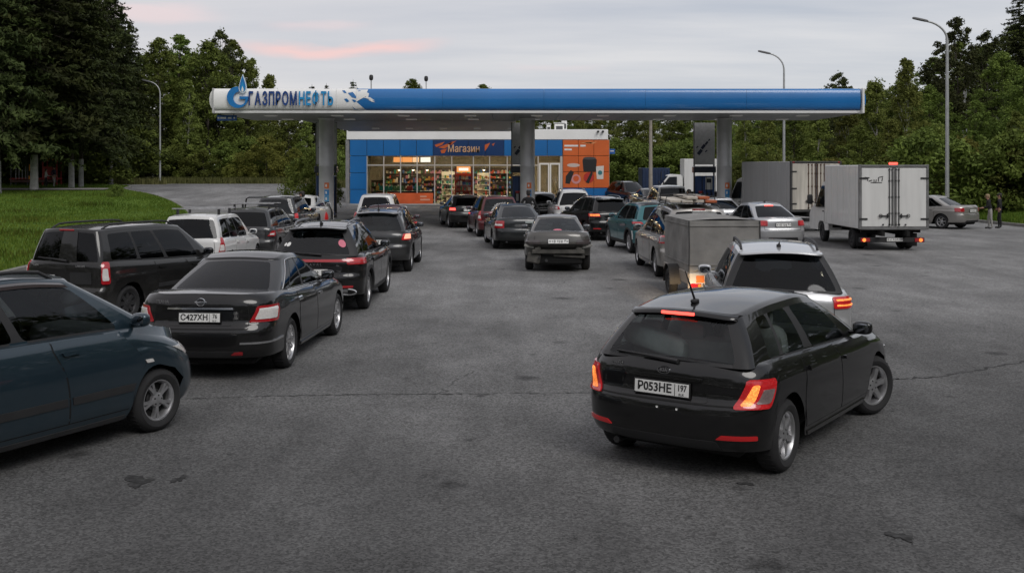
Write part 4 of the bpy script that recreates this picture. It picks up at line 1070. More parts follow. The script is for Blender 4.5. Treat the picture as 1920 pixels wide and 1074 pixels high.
for i, (px, Y, h) in enumerate([(-60, 86, 26), (20, 93, 27), (95, 97, 26), (170, 101, 24), (-20, 104, 27), (60, 108, 26), (130, 112, 24), (225, 110, 18)]):
    tree('spruce', px, Y, h=h, var=i % 2, label=('dark spruce in the nearer back row at left, %s from the left' % ORD[i] if i < 4 else 'dark spruce in the farthest back row at left, %s from the left' % ORD[i-4]), group='back rows of spruces at left', wide=1.1)
gl = 'broadleaf trees beyond the left road'
for (px, Y, yt, k, v, lb) in [(300, 108, 75, 'broad', 0, 'broadleaf tree just left of the left lamp post'), (338, 112, 68, 'broad', 2, 'yellow-green topped tree right of the left lamp post'), (388, 106, 84, 'broad', 1, 'broad tree between lamp post and station emblem'),
    (412, 110, 60, 'pine', 0, 'tall dark narrow tree left of the station emblem'), (436, 114, 78, 'broad', 2, 'dark tree rising just left of the emblem flame'), (470, 116, 112, 'birch', 0, 'thin sparse birch above the emblem'),
    (505, 118, 142, 'birch', 2, 'birch top above the first white letters'), (352, 102, 150, 'birch', 0, 'pale young birch at the roadside right of the lamp post'), (540, 114, 215, 'broad', 1, 'tree under the canopy left of the first column'), (465, 108, 190, 'broad', 1, 'tree behind the yellow-green shrubs under the white fascia'),
    (585, 116, 158, 'spruce', 2, 'small dark conifer top above the last white letters'), (612, 118, 156, 'spruce', 2, 'small dark conifer top right above the white fascia'), (575, 108, 225, 'birch', 1, 'light birch beside the first column')]:
    tree(k, px, Y, yt, var=v, label=lb, group=gl)
for i, (px, Y) in enumerate([(270, 116), (320, 121), (375, 120), (425, 122), (480, 123), (530, 122), (580, 123), (630, 121)]):
    tree('broad', px, Y, 108 if px < 450 else 185, label='shadowed back tree behind the left road, %s from the left' % ORD[i], group='shadowed trees behind the left road', wide=1.15)
for (px, Y, yt, k, v, lb, wd) in [(500, 99, 258, 'shrub', 0, 'large rounded yellow-green shrub by the left road', 1.25), (552, 100, 280, 'shrub', 2, 'bright yellow-green shrub left of the first column', 1.0), (445, 99, 300, 'shrub', 1, 'small low shrub at the road edge left of the rounded one', 1.0), (235, 100, 262, 'shrub', 0, 'yellow-green shrub at the foot of the spruces', 1.1),
    (380, 100, 285, 'thicket', 0, 'dark bush right of the left lamp post', 1.2), (270, 103, 270, 'thicket', 1, 'dark bush left of the left lamp post', 1.2), (330, 101, 275, 'thicket', 1, 'dark bush behind the left lamp post', 1.2), (420, 102, 270, 'thicket', 0, 'dark bush below the address plate', 1.2), (583, 62, 285, 'thicket', 0, 'tall clipped dark bush beside the first column', .8), (217, 73, 347, 'thicket', 1, 'low dark bush standing alone on the lawn', .75),
    (465, 103, 262, 'thicket', 1, 'dark bush left of the rounded shrub', 1.3), (605, 101, 270, 'thicket', 0, 'dark bush seen past the first column', 1.2), (195, 104, 280, 'thicket', 0, 'dark bush right of the limewashed trunks', 1.2)]:
    tree(k, px, Y, yt, var=v, label=lb, group='shrubs along the left road', wide=wd)
for i, px in enumerate(range(-150, 200, 34)): tree('thicket', px, 94+2.5*(i % 2), h=5.2+1.2*(i % 3), var=i % 2, label='dark bush closing the view under the spruces, %s from the left' % ORD[i], group='bushes under the spruces', wide=1.5)
gb = 'wood behind the shop'
for i, px in enumerate(range(645, 1400, 32)):
    Y = random.uniform(112, 121); tree(random.choice(['broad', 'birch', 'birch', 'broad']), px+random.uniform(-6, 6), Y, random.uniform(196, 226) if px < 1350 else 190, label='leafy tree in the wood behind the shop, %s in its row from the left' % ORD[i], group=gb)
for i, px in enumerate(range(650, 1400, 44)): tree('broad', px, random.uniform(124, 132), random.uniform(176, 215), label='shadowed tree deep in the wood behind the shop, %s from the left' % ORD[i], group='deep wood behind the shop', wide=1.2)
for i, px in enumerate(range(640, 1400, 36)): tree('thicket', px+random.uniform(-8, 8), random.uniform(107.5, 110.5), h=random.uniform(3.2, 5), label='low bush at the wood edge behind the shop, %s from the left' % ORD[i], group='bushes at the wood edge behind the shop', wide=1.2)
for (px, yt, lb) in [(662, 149, 'dark conifer tip peeking over the blue fascia start'), (772, 150, 'rounded dark tree top over the blue fascia'), (905, 160, 'low tree top just over the blue fascia')]:
    tree('spruce' if px < 700 else 'broad', px, 126, yt, var=2 if px < 700 else 0, label=lb, group='tree tops over the canopy')
gr = 'trees on the right bank'
for (px, Y, yt, k, v, lb) in [(1398, 84, 206, 'birch', 0, 'light birch right of the last column'), (1440, 80, 214, 'birch', 1, 'light birch behind the large box truck'), (1490, 88, 200, 'broad', 1, 'darker leafy tree right of the middle lamp post'), (1535, 82, 190, 'birch', 2, 'birch behind the white box truck'),
    (1572, 92, 140, 'pine', 0, 'dark pine top over the right end of the blue fascia'), (1590, 84, 178, 'birch', 0, 'birch just left of the canopy end'), (1640, 80, 150, 'birch', 1, 'leafy birch right of the canopy end'), (1700, 76, 112, 'birch', 0, 'tall pointed birch between canopy end and right lamp post'), (1742, 82, 165, 'broad', 1, 'round tree left of the right lamp post'),
    (1794, 86, 36, 'pine', 1, 'tall dark tree right of the right lamp post top'), (1765, 92, 92, 'pine', 0, 'dark conifer behind the right lamp post'), (1850, 88, 62, 'pine', 0, 'tall dark pine near the right edge'), (1830, 72, 190, 'broad', 2, 'leafy tree right of the lamp post at mid height'), (1880, 76, 100, 'broad', 0, 'leafy tree under the right-hand pine'),
    (1912, 78, -30, 'spruce', 0, 'very tall dark spruce at the right edge'), (1940, 70, 120, 'broad', 1, 'leafy tree cut by the right edge'), (1670, 70, 225, 'birch', 2, 'slender birch behind the white box truck cab'), (1760, 64, 232, 'birch', 1, 'young birch behind the parked silver sedan'), (1905, 62, 210, 'birch', 0, 'young birch behind the two standing people'), (1615, 72, 240, 'broad', 1, 'low leafy tree above the white box truck')]:
    tree(k, px, Y, yt, var=v, label=lb, group=gr)
for i, (px, Y, yt) in enumerate([(1420, 100, 200), (1470, 98, 195), (1530, 101, 172), (1585, 99, 165), (1640, 102, 160), (1695, 98, 150), (1750, 100, 110), (1800, 102, 80), (1850, 100, 90), (1900, 98, 50), (1950, 95, 60), (1990, 84, 40)]):
    tree('broad', px, Y, yt, label='shadowed back tree on the right bank, %s from the left' % ORD[i], group='shadowed trees on the right bank', wide=1.2)
for i, px in enumerate(range(1390, 2000, 34)):
    Y = (82 if px < 1560 else 66 if px < 1720 else 61)+random.uniform(-2, 4); X = (px-960)*Y/FOC
    tree(random.choice(['thicket', 'thicket', 'shrub']), px+random.uniform(-9, 9), Y, h=random.uniform(2.6, 4.6), label='low bush in the undergrowth on the right bank, %s from the left' % ORD[i], group='undergrowth on the right bank', wide=1.15)
# ------------------------------------------------------------------ grass
def blades(name, pts, hgt, m, label, wd=.02, cat='grass'):
    n_ = len(pts); g = rng; a = g.random(n_)*6.283; h = hgt*(.5+.9*g.random(n_)); ln = h*.45*g.random(n_)
    base = np.array(pts); d = np.stack([np.cos(a), np.sin(a), 0*a], 1); s = np.stack([-np.sin(a), np.cos(a), 0*a], 1); w_ = wd*(.7+.7*g.random(n_))
    tip = base+d*ln[:, None]; tip[:, 2] += h; mid = base+d*ln[:, None]*.35; mid[:, 2] += h*.55
    V = np.stack([base-s*w_[:, None], base+s*w_[:, None], mid+s*w_[:, None]*.75, tip, mid-s*w_[:, None]*.75], 1).reshape(-1, 3)
    me = bpy.data.meshes.new(name); me.vertices.add(n_*5); me.vertices.foreach_set('co', V.astype(np.float32).ravel()); me.loops.add(n_*5); me.loops.foreach_set('vertex_index', np.arange(n_*5, dtype=np.int32)); me.polygons.add(n_)
    me.polygons.foreach_set('loop_start', np.arange(0, n_*5, 5, dtype=np.int32)); me.polygons.foreach_set('loop_total', np.full(n_, 5, dtype=np.int32))
    at = me.attributes.new('tint', 'FLOAT', 'FACE'); t = .45+.35*np.sin(base[:, 0]*.23+1)*np.sin(base[:, 1]*.17)+.25*np.sin(base[:, 0]*.9+2*np.sin(base[:, 1]*.6))*np.sin(base[:, 1]*.7)+.28*g.normal(size=n_); at.data.foreach_set('value', np.clip(t, 0, 1).astype(np.float32))
    me.materials.append(m); me.update(); o = link(bpy.data.objects.new(name, me)); return tag(o, label, cat, None, 'stuff')
pts = []
n_ = 110000; yy = 17+73*rng.random(n_)**1.35; xx = np.array([float(v) for v in le(yy)])-.2-np.abs(rng.random(n_)**1.25)*34
zz = zg(xx, yy)+.09; keep = (xx/yy > -.62) & ~((yy > 79.2) & (yy < 82) & (xx < -30.3))
blades('lawn_grass', np.stack([xx, yy, zz], 1)[keep], .10, BLADE, 'bright mown grass covering the lawn at left', .022)
n_ = 5000; yy = 20+62*rng.random(n_); cl = (rng.random(n_)*40).astype(int); cxs, cys = rng.random(40)*22, 20+rng.random(40)*55
xx = np.array([float(v) for v in le(cys[cl])])-1-cxs[cl]+rng.normal(0, .7, n_); yy = cys[cl]+rng.normal(0, .8, n_); ok = xx < np.array([float(v) for v in le(yy)])-.3
blades('lawn_weeds', np.stack([xx, yy, zg(xx, yy)+.09], 1)[ok], .20, BLADE, 'scattered taller tufts on the lawn at left', .018)
n_ = 34000; yy = 92+6*rng.random(n_); xx = -62+52*rng.random(n_); blades('roadside_weeds', np.stack([xx, yy, zg(xx, yy)], 1)[(xx < -30) | (yy > 94)], .48, WEED, 'tall pale weeds along the far edge of the left road', .022)
n_ = 26000; k = rng.integers(0, len(P), n_); pa = np.array(P); off = rng.random(n_)**1.4*9; xx = pa[k, 0]+.3+off*.8; yy = pa[k, 1]+off*.3+rng.normal(0, .4, n_)
blades('verge_grass', np.stack([xx, yy, zg(xx, yy)+.08], 1), .22, BLADE, 'rough grass on the verge and bank at right', .025)

def treeline():  # out of view; raised and wrapped round the sides to darken reflections
    g = np.random.default_rng(5); n_ = 52000; t = g.random(n_); P_ = np.array([(-62., 62.), (-52., 20.), (-44., -12.), (-22., -30.), (8., -34.), (30., -24.), (38., 4.), (40., 30.), (42., 48.)])
    q = t*(len(P_)-1); k = np.minimum(q.astype(int), len(P_)-2); f_ = (q-k)[:, None]; xy = P_[k]*(1-f_)+P_[k+1]*f_+g.normal(size=(n_, 2))*1.8; u_ = q*22
    top = 13+2.2*np.sin(u_*.21)+1.8*np.sin(u_*.53+1)+1.4*np.sin(u_*1.3); z = .2+g.random(n_)**.8*top+g.normal(size=n_)*.4
    C = np.stack([xy[:, 0], xy[:, 1], np.maximum(z, .1)+zg(xy[:, 0], xy[:, 1])], 1)
    me = leafmesh('treeline', C, g.normal(size=(n_, 3))+np.array([0, 0, .3]), g.uniform(.6, 1.3, n_), g.random(n_), LEAF)
    o = link(bpy.data.objects.new('treeline', me)); tag(o, 'unseen belt of trees round the yard behind the viewer, mirrored in car windows', 'treeline', None, 'stuff')
treeline()
# ------------------------------------------------------------------ station canopy
CYF, CYB, SOF = 46.0, 53.0, 5.0
def cx(px, Y=CYF-.25): return (px-960)*Y/FOC
def czz(py, Y=CYF-.25): return EYE+(HOR-py)*Y/FOC
BLUE = mat('canopy blue', (.010, .150, .42), .32, coat=.5, noise=.10, nscale=.4); WFAS = mat('canopy white', (.80, .80, .78), .38, coat=.3, noise=.08, nscale=.5)
NAVY = mat('letter navy', (.005, .045, .20), .35, coat=.3); AZUR = mat('letter azure', (.01, .26, .56), .35, coat=.3)
GREYM = mat('grey soffit', (.30, .30, .305), .45, noise=.15, nscale=1); COLM = mat('column paint', (.52, .52, .52), .38, .15, noise=.15, nscale=2); DKP = mat('dark panel', (.075, .077, .082), .4, noise=.2)
can = empty('fuel_canopy', (0, 0, 0), 0, 'wide flat filling station canopy with bullnosed white and blue fascia on three round columns', 'canopy')
XL, XR = cx(400), cx(1617); ZB, ZT = czz(206), czz(166); zm, hz = (ZB+ZT)/2, (ZT-ZB)/2
def fas(x, a, off=0.0): return (x, CYF-.04-(.20+off)*math.cos(a)**.7 if abs(a) < math.pi/2 else CYF-.04, zm+(hz+off)*math.sin(a))
AA = np.linspace(-math.pi/2, math.pi/2, 15)
def fascia(x0, x1, m, name='fascia_panel'):
    V = []; 
    for x in (x0, x1):
        for a in AA: V.append(fas(x, a))
        V += [(x, CYF+.10, ZT), (x, CYF+.10, ZB)]
    F = gridfaces(2, 17)+[(16, 0, 17, 33), tuple(range(17))[::-1], tuple(range(17, 34))]
    return mobj(name, V, F, m, can)
wpx = [400, 520, 630, 668]; 
for a, b_ in zip(wpx[:-1], wpx[1:]): fascia(cx(a)+.004, cx(b_)-.004, WFAS)
bpx = [668, 830, 1020, 1210, 1400, 1614]
for a, b_ in zip(bpx[:-1], bpx[1:]): fascia(cx(a)+.004, cx(b_)-.004, BLUE)
def a_of(py): return math.asin(max(-1, min(1, (czz(py)-zm)/hz)))
def dab(pts, m, off=.012):
    """a shape of the pixel pattern, following the curve of the fascia"""
    n_ = 6; P = np.array(pts, float); V = []
    for i in range(n_):
        v = i/(n_-1); l = P[0]*(1-v)+P[3]*v; r_ = P[1]*(1-v)+P[2]*v
        for j in range(5):
            q = l+(r_-l)*j/4; V.append(fas(cx(q[0]), a_of(q[1]), off))
    mobj('pattern_mark', V, gridfaces(n_, 5, True), m, can)
for pts, m_ in [(((668, 206), (686, 206), (668, 191), (660, 199)), WFAS), (((668, 168.5), (690, 168.5), (684, 182), (668, 191)), WFAS), (((684, 172), (692, 176), (690, 184), (682, 180)), WFAS), (((676, 182), (688, 185), (703, 189), (694, 183)), WFAS), (((690, 187), (697, 191), (703, 192), (697, 187)), WFAS),
     (((641, 170), (646, 170), (650, 175), (645, 175)), BLUE), (((652, 175), (661, 173), (672, 186), (660, 183)), BLUE), (((645, 186), (650, 185), (655, 190), (650, 192)), BLUE), (((659, 187), (664, 187), (669, 190), (664, 192)), BLUE), (((660, 199), (668, 191), (672, 206), (664, 205)), BLUE), (((670, 171), (675, 170), (679, 174), (674, 175)), BLUE)]:
    dab(pts, m_, .014 if m_ is WFAS else .012)
box('lower_trim', ((XL+XR)/2, CYF-.02, (SOF+ZB)/2-.01), (XR-XL+.04, .12, ZB-SOF-.02), mat('trim white', (.78, .78, .76), .4), can, .02)
box('end_frame', (XR+.03, CYF-.05, (SOF+ZT)/2), (.09, .55, ZT-SOF+.03), WFAS, can, .02); box('end_frame', (XL-.03, CYF-.05, (SOF+ZT)/2), (.09, .30, ZT-SOF+.02), mat('corner grey', (.42, .42, .42), .4), can, .02)
for (x, sg) in ((XL, -1), (XR, 1)):          # side fascias bulge sideways
    V = []
    for y in (CYF+.2, CYB):
        for a in AA: V.append((x+sg*(.02+.28*math.cos(a)**.8), y, zm+hz*math.sin(a)*.98))
        V += [(x, y, ZT-.02), (x, y, ZB+.02)]
    mobj('side_fascia', V, gridfaces(2, 17, sg > 0)+[tuple(range(17)), tuple(range(17, 34))[::-1]], WFAS if sg < 0 else BLUE, can)
box('back_fascia', ((XL+XR)/2, CYB+.05, zm), (XR-XL, .12, ZT-ZB), WFAS, can, .02)
box('canopy_roof', ((XL+XR)/2, (CYF+CYB)/2+.1, SOF+.55), (XR-XL-.1, CYB-CYF-.3, .9), GREYM, can, .02)
nst = 28
for k in range(nst):
    x0 = XL+(XR-XL)*k/nst; box('soffit_panel', (x0+(XR-XL)/nst/2, (CYF+CYB)/2, SOF+.03), ((XR-XL)/nst-.02, CYB-CYF-.12, .05), GREYM, can, .008)
lampm = mat('soffit lamp', (.45, .45, .44), .3, emit=(1, .97, .9), es=.05)
for x in np.linspace(XL+2, XR-2, 9):
    for y in (47.8, 51.4): box('soffit_lamp', (x, y, SOF-.012), (.5, .5, .05), lampm, can, .01)
# the link roof between canopy and shop
box('link_roof', (cx(790, 60), 60.5, SOF+.20), (10.6, 14.6, .40), GREYM, can, .03); box('link_trim', (cx(790, 60), 67.9, SOF+.22), (10.7, .12, .5), WFAS, can, .02)
for k in range(5): box('link_lamp', (cx(700, 62)+k*2.0, 63.0, SOF-.02), (.4, .4, .05), lampm, can, .01)
# columns with stickers, curtain panels and dispensers
COLS = [(-8.7, 'left'), (.725, 'middle'), (9.95, 'right')]; STK = [mat('sticker orange', (.62, .16, .05), .4), mat('sticker blue', (.03, .22, .50), .4), mat('sticker pale blue', (.10, .30, .50), .4), PLB]
for (X, nm) in COLS:
    co = MB().lathe([(.36, -.02), (.36, .25), (.345, .27), (.345, 2.72), (.35, 2.73), (.35, 2.76), (.345, 2.77), (.345, SOF-.1), (.42, SOF-.02)], 32, 'Z', (X, 50, 0)).build('column', COLM, can)
    for k, z in enumerate((1.83, 1.50, 1.22, .94)):
        b = MB(); V = []
        for a in np.linspace(-.38, .38, 7):
            for dz in (-.135, .135): V.append((X+.05+.352*math.sin(a), 50-.352*math.cos(a), z+dz))
        o = mobj('sticker', V, gridfaces(7, 2, False), STK[k], co)
        box('sticker_mark', (X+.05, 50-.355, z), (.07, .012, .12), PLW, co, .004)
def dispenser(X, Y, lb):
    r = empty('fuel_dispenser', (X, Y, .15), 0, lb, 'fuel pump', 'fuel dispensers on the islands')
    blu = mat('dispenser blue', (.008, .05, .18), .35, coat=.4, noise=.1); box('cabinet', (0, 0, 1.05), (.92, .52, 2.1), blu, r, .03); box('base', (0, 0, .06), (1.0, .6, .12), PLA, r, .02)
    box('display', (.20, -.27, 1.72), (.34, .03, .62), mat('display white', (.62, .62, .60), .3), r, .01); box('screen', (.20, -.292, 1.86), (.24, .012, .2), mat('dark screen', (.03, .035, .04), .15), r, .004)
    box('price_board', (-.20, -.27, 1.28), (.22, .03, .12), mat('price red', (.45, .03, .03), .4), r, .008); box('notice', (-.20, -.27, 1.02), (.22, .02, .36), mat('notice', (.5, .5, .48), .4), r, .006)
    box('top_box', (0, 0, 2.42), (1.12, .6, .32), mat('dispenser top', (.01, .016, .035), .3, coat=.4), r, .03)
    for sx in (-.5, .5): box('post', (sx, 0, 2.5), (.07, .10, 4.6), DKP, r, .01)
    cp = box('curtain_panel', (.02, .0, 3.72), (1.02, .12, 2.1), mat('curtain grey', (.50, .50, .50), .5, noise=.15), r, .01)
    for (u, v, w_, h_, t) in ((-.22, -.35, .30, .16, .9), (-.05, -.08, .26, .14, .9), (.12, .10, .20, .10, .9), (.25, .26, .12, .06, .9), (.10, -.30, .14, .06, .7), (-.35, -.10, .12, .06, .7)):
        box('panel_mark', (u, -.066, 3.65+v), (w_, .01, h_), mat('mark navy', (.012, .02, .045), .4), cp, .003, ry=-t)
    for sx in (-.32, -.1, .12, .34):
        n_ = MB().box((sx, -.30, 1.15), (.07, .07, .24), bev=.02); n_.tube([(sx, -.30, 1.06), (sx, -.40, .86), (sx, -.38, .68)], .02, 6); n_.build('nozzle', PLA, r)
        tube('hose', [(sx, -.30, 1.04), (sx+.05, -.42, .55), (sx+.10, -.44, .28), (sx+.16, -.36, .3), (sx+.18, -.29, .9), (sx+.18, -.27, 2.1)], .018, RUB, r, 6)
for (X, lb, nm) in ((-9.4, 'dark blue fuel dispenser behind the left column', 'left'), (.49, 'dark blue fuel dispenser behind the middle column, before the shop glass', 'middle'), (9.72, 'dark blue fuel dispenser with white display left of the right column', 'right')):
    dispenser(X, 54, lb)
CONC = mat('island concrete', (.26, .26, .25), .9, noise=.25, nscale=2)
for (X, nm) in COLS:
    o = box('pump_island', (X-.2, 52.2, .075), (1.5, 7.2, .15), CONC, None, .04); tag(o, 'low concrete island carrying the %s column and its dispenser' % nm, 'kerb island', 'pump islands')
    rh = empty('hoop_guard', (X, 48.45, 0), 0, 'bent black steel hoop guarding the foot of the %s column' % nm, 'guard rail', 'guard hoops on the islands')
    tube('hoop', [(-.55, 0, .0), (-.50, 0, .75), (-.40, 0, .95), (-.2, 0, 1.02), (.2, 0, 1.02), (.4, 0, .95), (.5, 0, .75), (.55, 0, .0)], .035, PLA, rh, 8)
o = MB().lathe([(.26, 0), (.26, .10), (.24, .22), (.16, .36), (.05, .44), (0, .45)], 20, 'Z').build('bollard_cap', mat('signal red', (.50, .015, .015), .4)); o.location = (cx(605, 47.6), 47.6, .34)
o2 = MB().lathe([(.14, 0), (.14, .34)], 14).build('post', PLA, o); o2.location = (0, 0, -.34)
tag(o, 'red dome-topped bollard at the foot of the left column', 'bollard')
# emblem and lettering
LOGO = empty('company_emblem', (0, 0, 0), 0, None); LOGO.parent = can; del LOGO
bpy.data.objects['company_emblem'].name = 'emblem_mount'; em = bpy.data.objects['emblem_mount']; em.location = (cx(447), CYF-.30, czz(184))
u = cx(1000)-cx(980)
u = (cx(1000)-cx(900))/100          # metres per photograph pixel on the fascia
def shape(name, poly, m, t0=-.05, t1=.05): return MB().prism(poly, lambda a, b_, t: (a*u, -t, b_*u), t0, t1).build(name, m, em, smooth=False)
arc = lambda cx_, cy_, r_, a0, a1, n_=22: [(cx_+r_*math.cos(R(a)), cy_+r_*math.sin(R(a))) for a in np.linspace(a0, a1, n_)]
# letter G: thick crescent from the top round the left to the bottom right, with its bar
outer = arc(0, 1, 20.5, 82, 352, 40); inner = arc(4.2, -1.0, 12.2, 352, 96, 32)
gq = mat('emblem blue', (.008, .17, .46), .3, coat=.4); V = []; F = []
n_ = 36; oa = arc(-.5, 1, 20, 88, 345, n_); ia = arc(4.0, -.5, 12.6, 100, 340, n_)
for t in (-.05, .05):
    for (p, q) in zip(oa, ia): V += [(p[0]*u, -t, p[1]*u), (q[0]*u, -t, q[1]*u)]
F = [(2*i, 2*i+1, 2*i+3, 2*i+2) for i in range(n_-1)]; F += [tuple(x+2*n_ for x in f[::-1]) for f in F]
for i in range(n_-1): F += [(2*i, 2*i+2, 2*i+2+2*n_, 2*i+2*n_), (2*i+1, 2*i+1+2*n_, 2*i+3+2*n_, 2*i+3)]
F += [(0, 2*n_, 2*n_+1, 1), (2*n_-2, 2*n_-1, 4*n_-1, 4*n_-2)]
mobj('emblem_letter', V, F, gq, em, smooth=False)
shape('emblem_bar', [(3, 2.6), (19, 2.6), (19, -4), (15.2, -9), (13.0, -9), (14.6, -2.2), (3, -2.2)], gq, -.055, .06)
tear = lambda cx_, cy_, w_, h_: [(cx_+w_*math.sin(t)*(1-.55*math.cos(t)*-1)*.62, cy_-h_*.5*math.cos(t)) if True else 0 for t in np.linspace(0, 2*math.pi, 28)[:-1]]
def flame(cx_, y0, w_, h_):
    ts = np.linspace(0, 1, 16); rad = lambda t: w_*math.sin(math.pi*t**.62)**.9*(1-t*.25)
    return [(cx_-rad(t), y0+h_*t) for t in ts]+[(cx_+rad(t), y0+h_*t) for t in ts[::-1][1:-1]]
shape('flame_border', flame(9, 8, 7.6, 36), mat('emblem pale', (.60, .70, .76), .3), -.03, .052); shape('flame', flame(9, 10.5, 6.2, 31), gq, .03, .062); shape('flame_middle', flame(9, 10.5, 3.9, 20), AZUR, .05, .068); shape('flame_core', flame(9, 11, 2.2, 11), WFAS, .06, .074)
def word(s, px0, px1, py, hpx, m, bold):
    lo, hi = cx(px0), cx(px1); o = text('letter', s, 1.0, m, can, Matrix(), ext=.0, bold=0)
    xs = [v.co.x for v in o.data.vertices]; w_ = max(xs)-min(xs); hs = [v.co.y for v in o.data.vertices]; hh = max(hs)-min(hs); bpy.data.objects.remove(o)
    # one mesh object for each letter
    adv = {}; x = 0; tot = 0; size = hpx*u/.73; ch = []
    for c_ in s:
        o = text('letter', c_, size, m, can, Matrix(), ext=.03, bold=bold); xv = [v.co.x for v in o.data.vertices]; o.data = o.data.copy(); a, b_ = min(xv), max(xv); ch.append((o, a, b_-a)); tot += b_-a
    gap = size*.085; sc = ((hi-lo)-gap*(len(s)-1))/tot; x = lo
    for (o, a, w_) in ch:
        o.data.transform(Matrix.Translation((-a, 0, 0))); o.data.transform(Matrix.Diagonal((sc, 1, 1, 1))); zc = czz(py); yy_ = fas(0, a_of(py))[1]
        o.matrix_local = Matrix.Translation((x, yy_-.055, zc)) @ Matrix.Rotation(R(90), 4, 'X'); x += w_*sc+gap
word('ГАЗПРОМ', 467, 557, 187, 25, NAVY, .017); word('НЕФТЬ', 561, 625, 187, 25, AZUR, .017)
# blue address plate under the left canopy corner
sg_ = empty('address_sign', (cx(425.5, 46.6), 46.6, czz(221.5, 46.6)), 0, 'small blue address plate hanging under the left canopy corner', 'sign')
box('plate', (0, 0, 0), (.86, .04, .24), mat('sign blue', (.02, .10, .36), .4), sg_, .008)
for sx in (-.3, .3): box('bracket', (sx, 0, .17), (.03, .03, .16), STEEL, sg_, .004)
for (x, w_) in ((-.36, .08), (-.16, .26), (.13, .16), (.33, .07)): box('lettering', (x, -.024, 0), (w_, .01, .07), PLW, sg_, .003)
# ------------------------------------------------------------------ shop
SY = 75.7; S_ = FOC/SY
def sx_(px): return (px-960)/S_
def sz_(py): return EYE+(HOR-py)/S_
shop = empty('shop_building', (sx_(897), SY, 0), 0, 'low filling station shop with blue panels, white parapet and glowing glass front', 'building')
def sbox(name, px0, px1, py0, py1, m, y0=0.0, y1=.08, par=None, bev=.01):
    x0, x1, z0, z1 = sx_(px0)-shop.location.x, sx_(px1)-shop.location.x, sz_(py1), sz_(py0)
    return box(name, ((x0+x1)/2, (y0+y1)/2, (z0+z1)/2), (x1-x0, y1-y0, z1-z0), m, par or shop, bev)
SHB = mat('shop blue', (.006, .125, .36), .35, coat=.3, noise=.10, nscale=.6); SHD = mat('shop dark blue', (.006, .035, .12), .35, coat=.3); SHW = mat('parapet white', (.80, .80, .78), .5, noise=.08, nscale=.5); MUL = mat('mullion', (.55, .55, .54), .35, .3); DARKW = mat('inner wall', (.30, .27, .22), .8, noise=.2)
GND = 386.0-.5
sbox('parapet', 650, 1140, 243, 262, SHW, -.05, 11, bev=.02); sbox('roof', 655, 1135, 249, 253, GREYM, 0, 11.0, bev=0)
sbox('side_wall', 650, 655, 262, GND, mat('side wall grey', (.22, .22, .22), .7, noise=.2), .05, 11); sbox('side_wall', 1138, 1143, 262, GND, DARKW, .05, 11); sbox('back_wall', 650, 1143, 262, GND, DARKW, 11, 11.2); sbox('shop_floor', 656, 1137, 383.4, 385.2, mat('shop floor', (.30, .29, .27), .4), .1, 11)
sbox('ceiling', 656, 1137, 284.0, 285.0, mat('ceiling white', (.55, .54, .52), .8), .25, 11)
for px in (650,): sbox('downpipe', 645.5, 648.5, 262, GND, MUL, .6, .68)
ed = [656, 688, 719, 750, 781, 812]
for a, b_ in zip(ed[:-1], ed[1:]): sbox('facade_panel', a+.4, b_-.4, 262.8, 292.4, SHB, -.06, .05)
for a, b_ in ((812, 845), (845, 878), (878, 911), (911, 945)): sbox('facade_panel', a+.3, b_-.3, 262.8, 292.4, SHD, -.075, .05)
for a, b_ in ((945, 975), (975, 1001), (1001, 1026), (1026, 1054.5)): sbox('facade_panel', a+.4, b_-.4, 262.8, 292.4, SHB, -.06, .05)
for a, b_ in ((293.2, 324), (324.8, 355), (355.8, GND)): sbox('facade_panel', 656.4, 687.6, a, b_, SHB, -.06, .05)
sbox('backing_wall', 1055, 1138, 262, GND, DARKW, .06, .2); sbox('backing_wall', 656, 1055, 262, 292.2, DARKW, .06, .2); sbox('backing_wall', 656, 687, 292.4, GND, DARKW, .06, .2)
ORG = mat('poster orange', (.58, .115, .02), .45, noise=.12, nscale=.9); ORD = mat('poster red orange', (.58, .10, .025), .45, noise=.2, nscale=1.5)
for i in range(3):
    for j in range(3): sbox('poster_panel', 1055.6+29*i, 1084+29*i, 262.8+30*j, 292+30*j, ORG, -.06, .05)
    sbox('facade_panel', 1055.6+29*i, 1084+29*i, 353, GND, SHB, -.06, .05)
def pshape(nm, poly, m, t): MB().prism([(sx_(a)-shop.location.x, sz_(b_)) for a, b_ in poly], lambda a, b_, q: (a, -q, b_), .05, t).build(nm, m, shop, smooth=False)
circ = lambda a, b_, r_, n_=18, k=1.0: [(a+r_*math.cos(2*math.pi*i/n_), b_+k*r_*math.sin(2*math.pi*i/n_)) for i in range(n_)]
pshape('poster_cup', [(1092, 300), (1096, 296), (1114, 296), (1119, 300), (1117, 322), (1094, 322)], PLB, .07); pshape('poster_cup', circ(1105.5, 297, 12, 18, .22), mat('cup grey', (.06, .06, .065), .4), .075)
pshape('poster_cup', [(1061, 330), (1070, 319), (1076, 323), (1068, 345), (1060, 344)], PLB, .07); pshape('poster_cup', circ(1080, 336, 9), mat('cup pink', (.55, .25, .25), .4), .07); pshape('poster_cup', circ(1080, 335, 5.5), ORD, .074)
pshape('poster_cup', circ(1104, 333, 10), mat('poster red', (.42, .03, .02), .4), .07); pshape('poster_cup', [(1098, 342), (1108, 322), (1112, 324), (1104, 344)], PLB, .076)
pshape('poster_cup', [(1117, 312), (1132, 311), (1131, 336), (1119, 336)], mat('cup white', (.6, .58, .54), .4), .07); pshape('poster_cup', circ(1125, 324, 4.2), mat('cup teal', (.03, .18, .20), .4), .075); pshape('poster_plate', circ(1075, 310, 12, 18, .3), mat('plate pale', (.55, .45, .40), .4), .069)
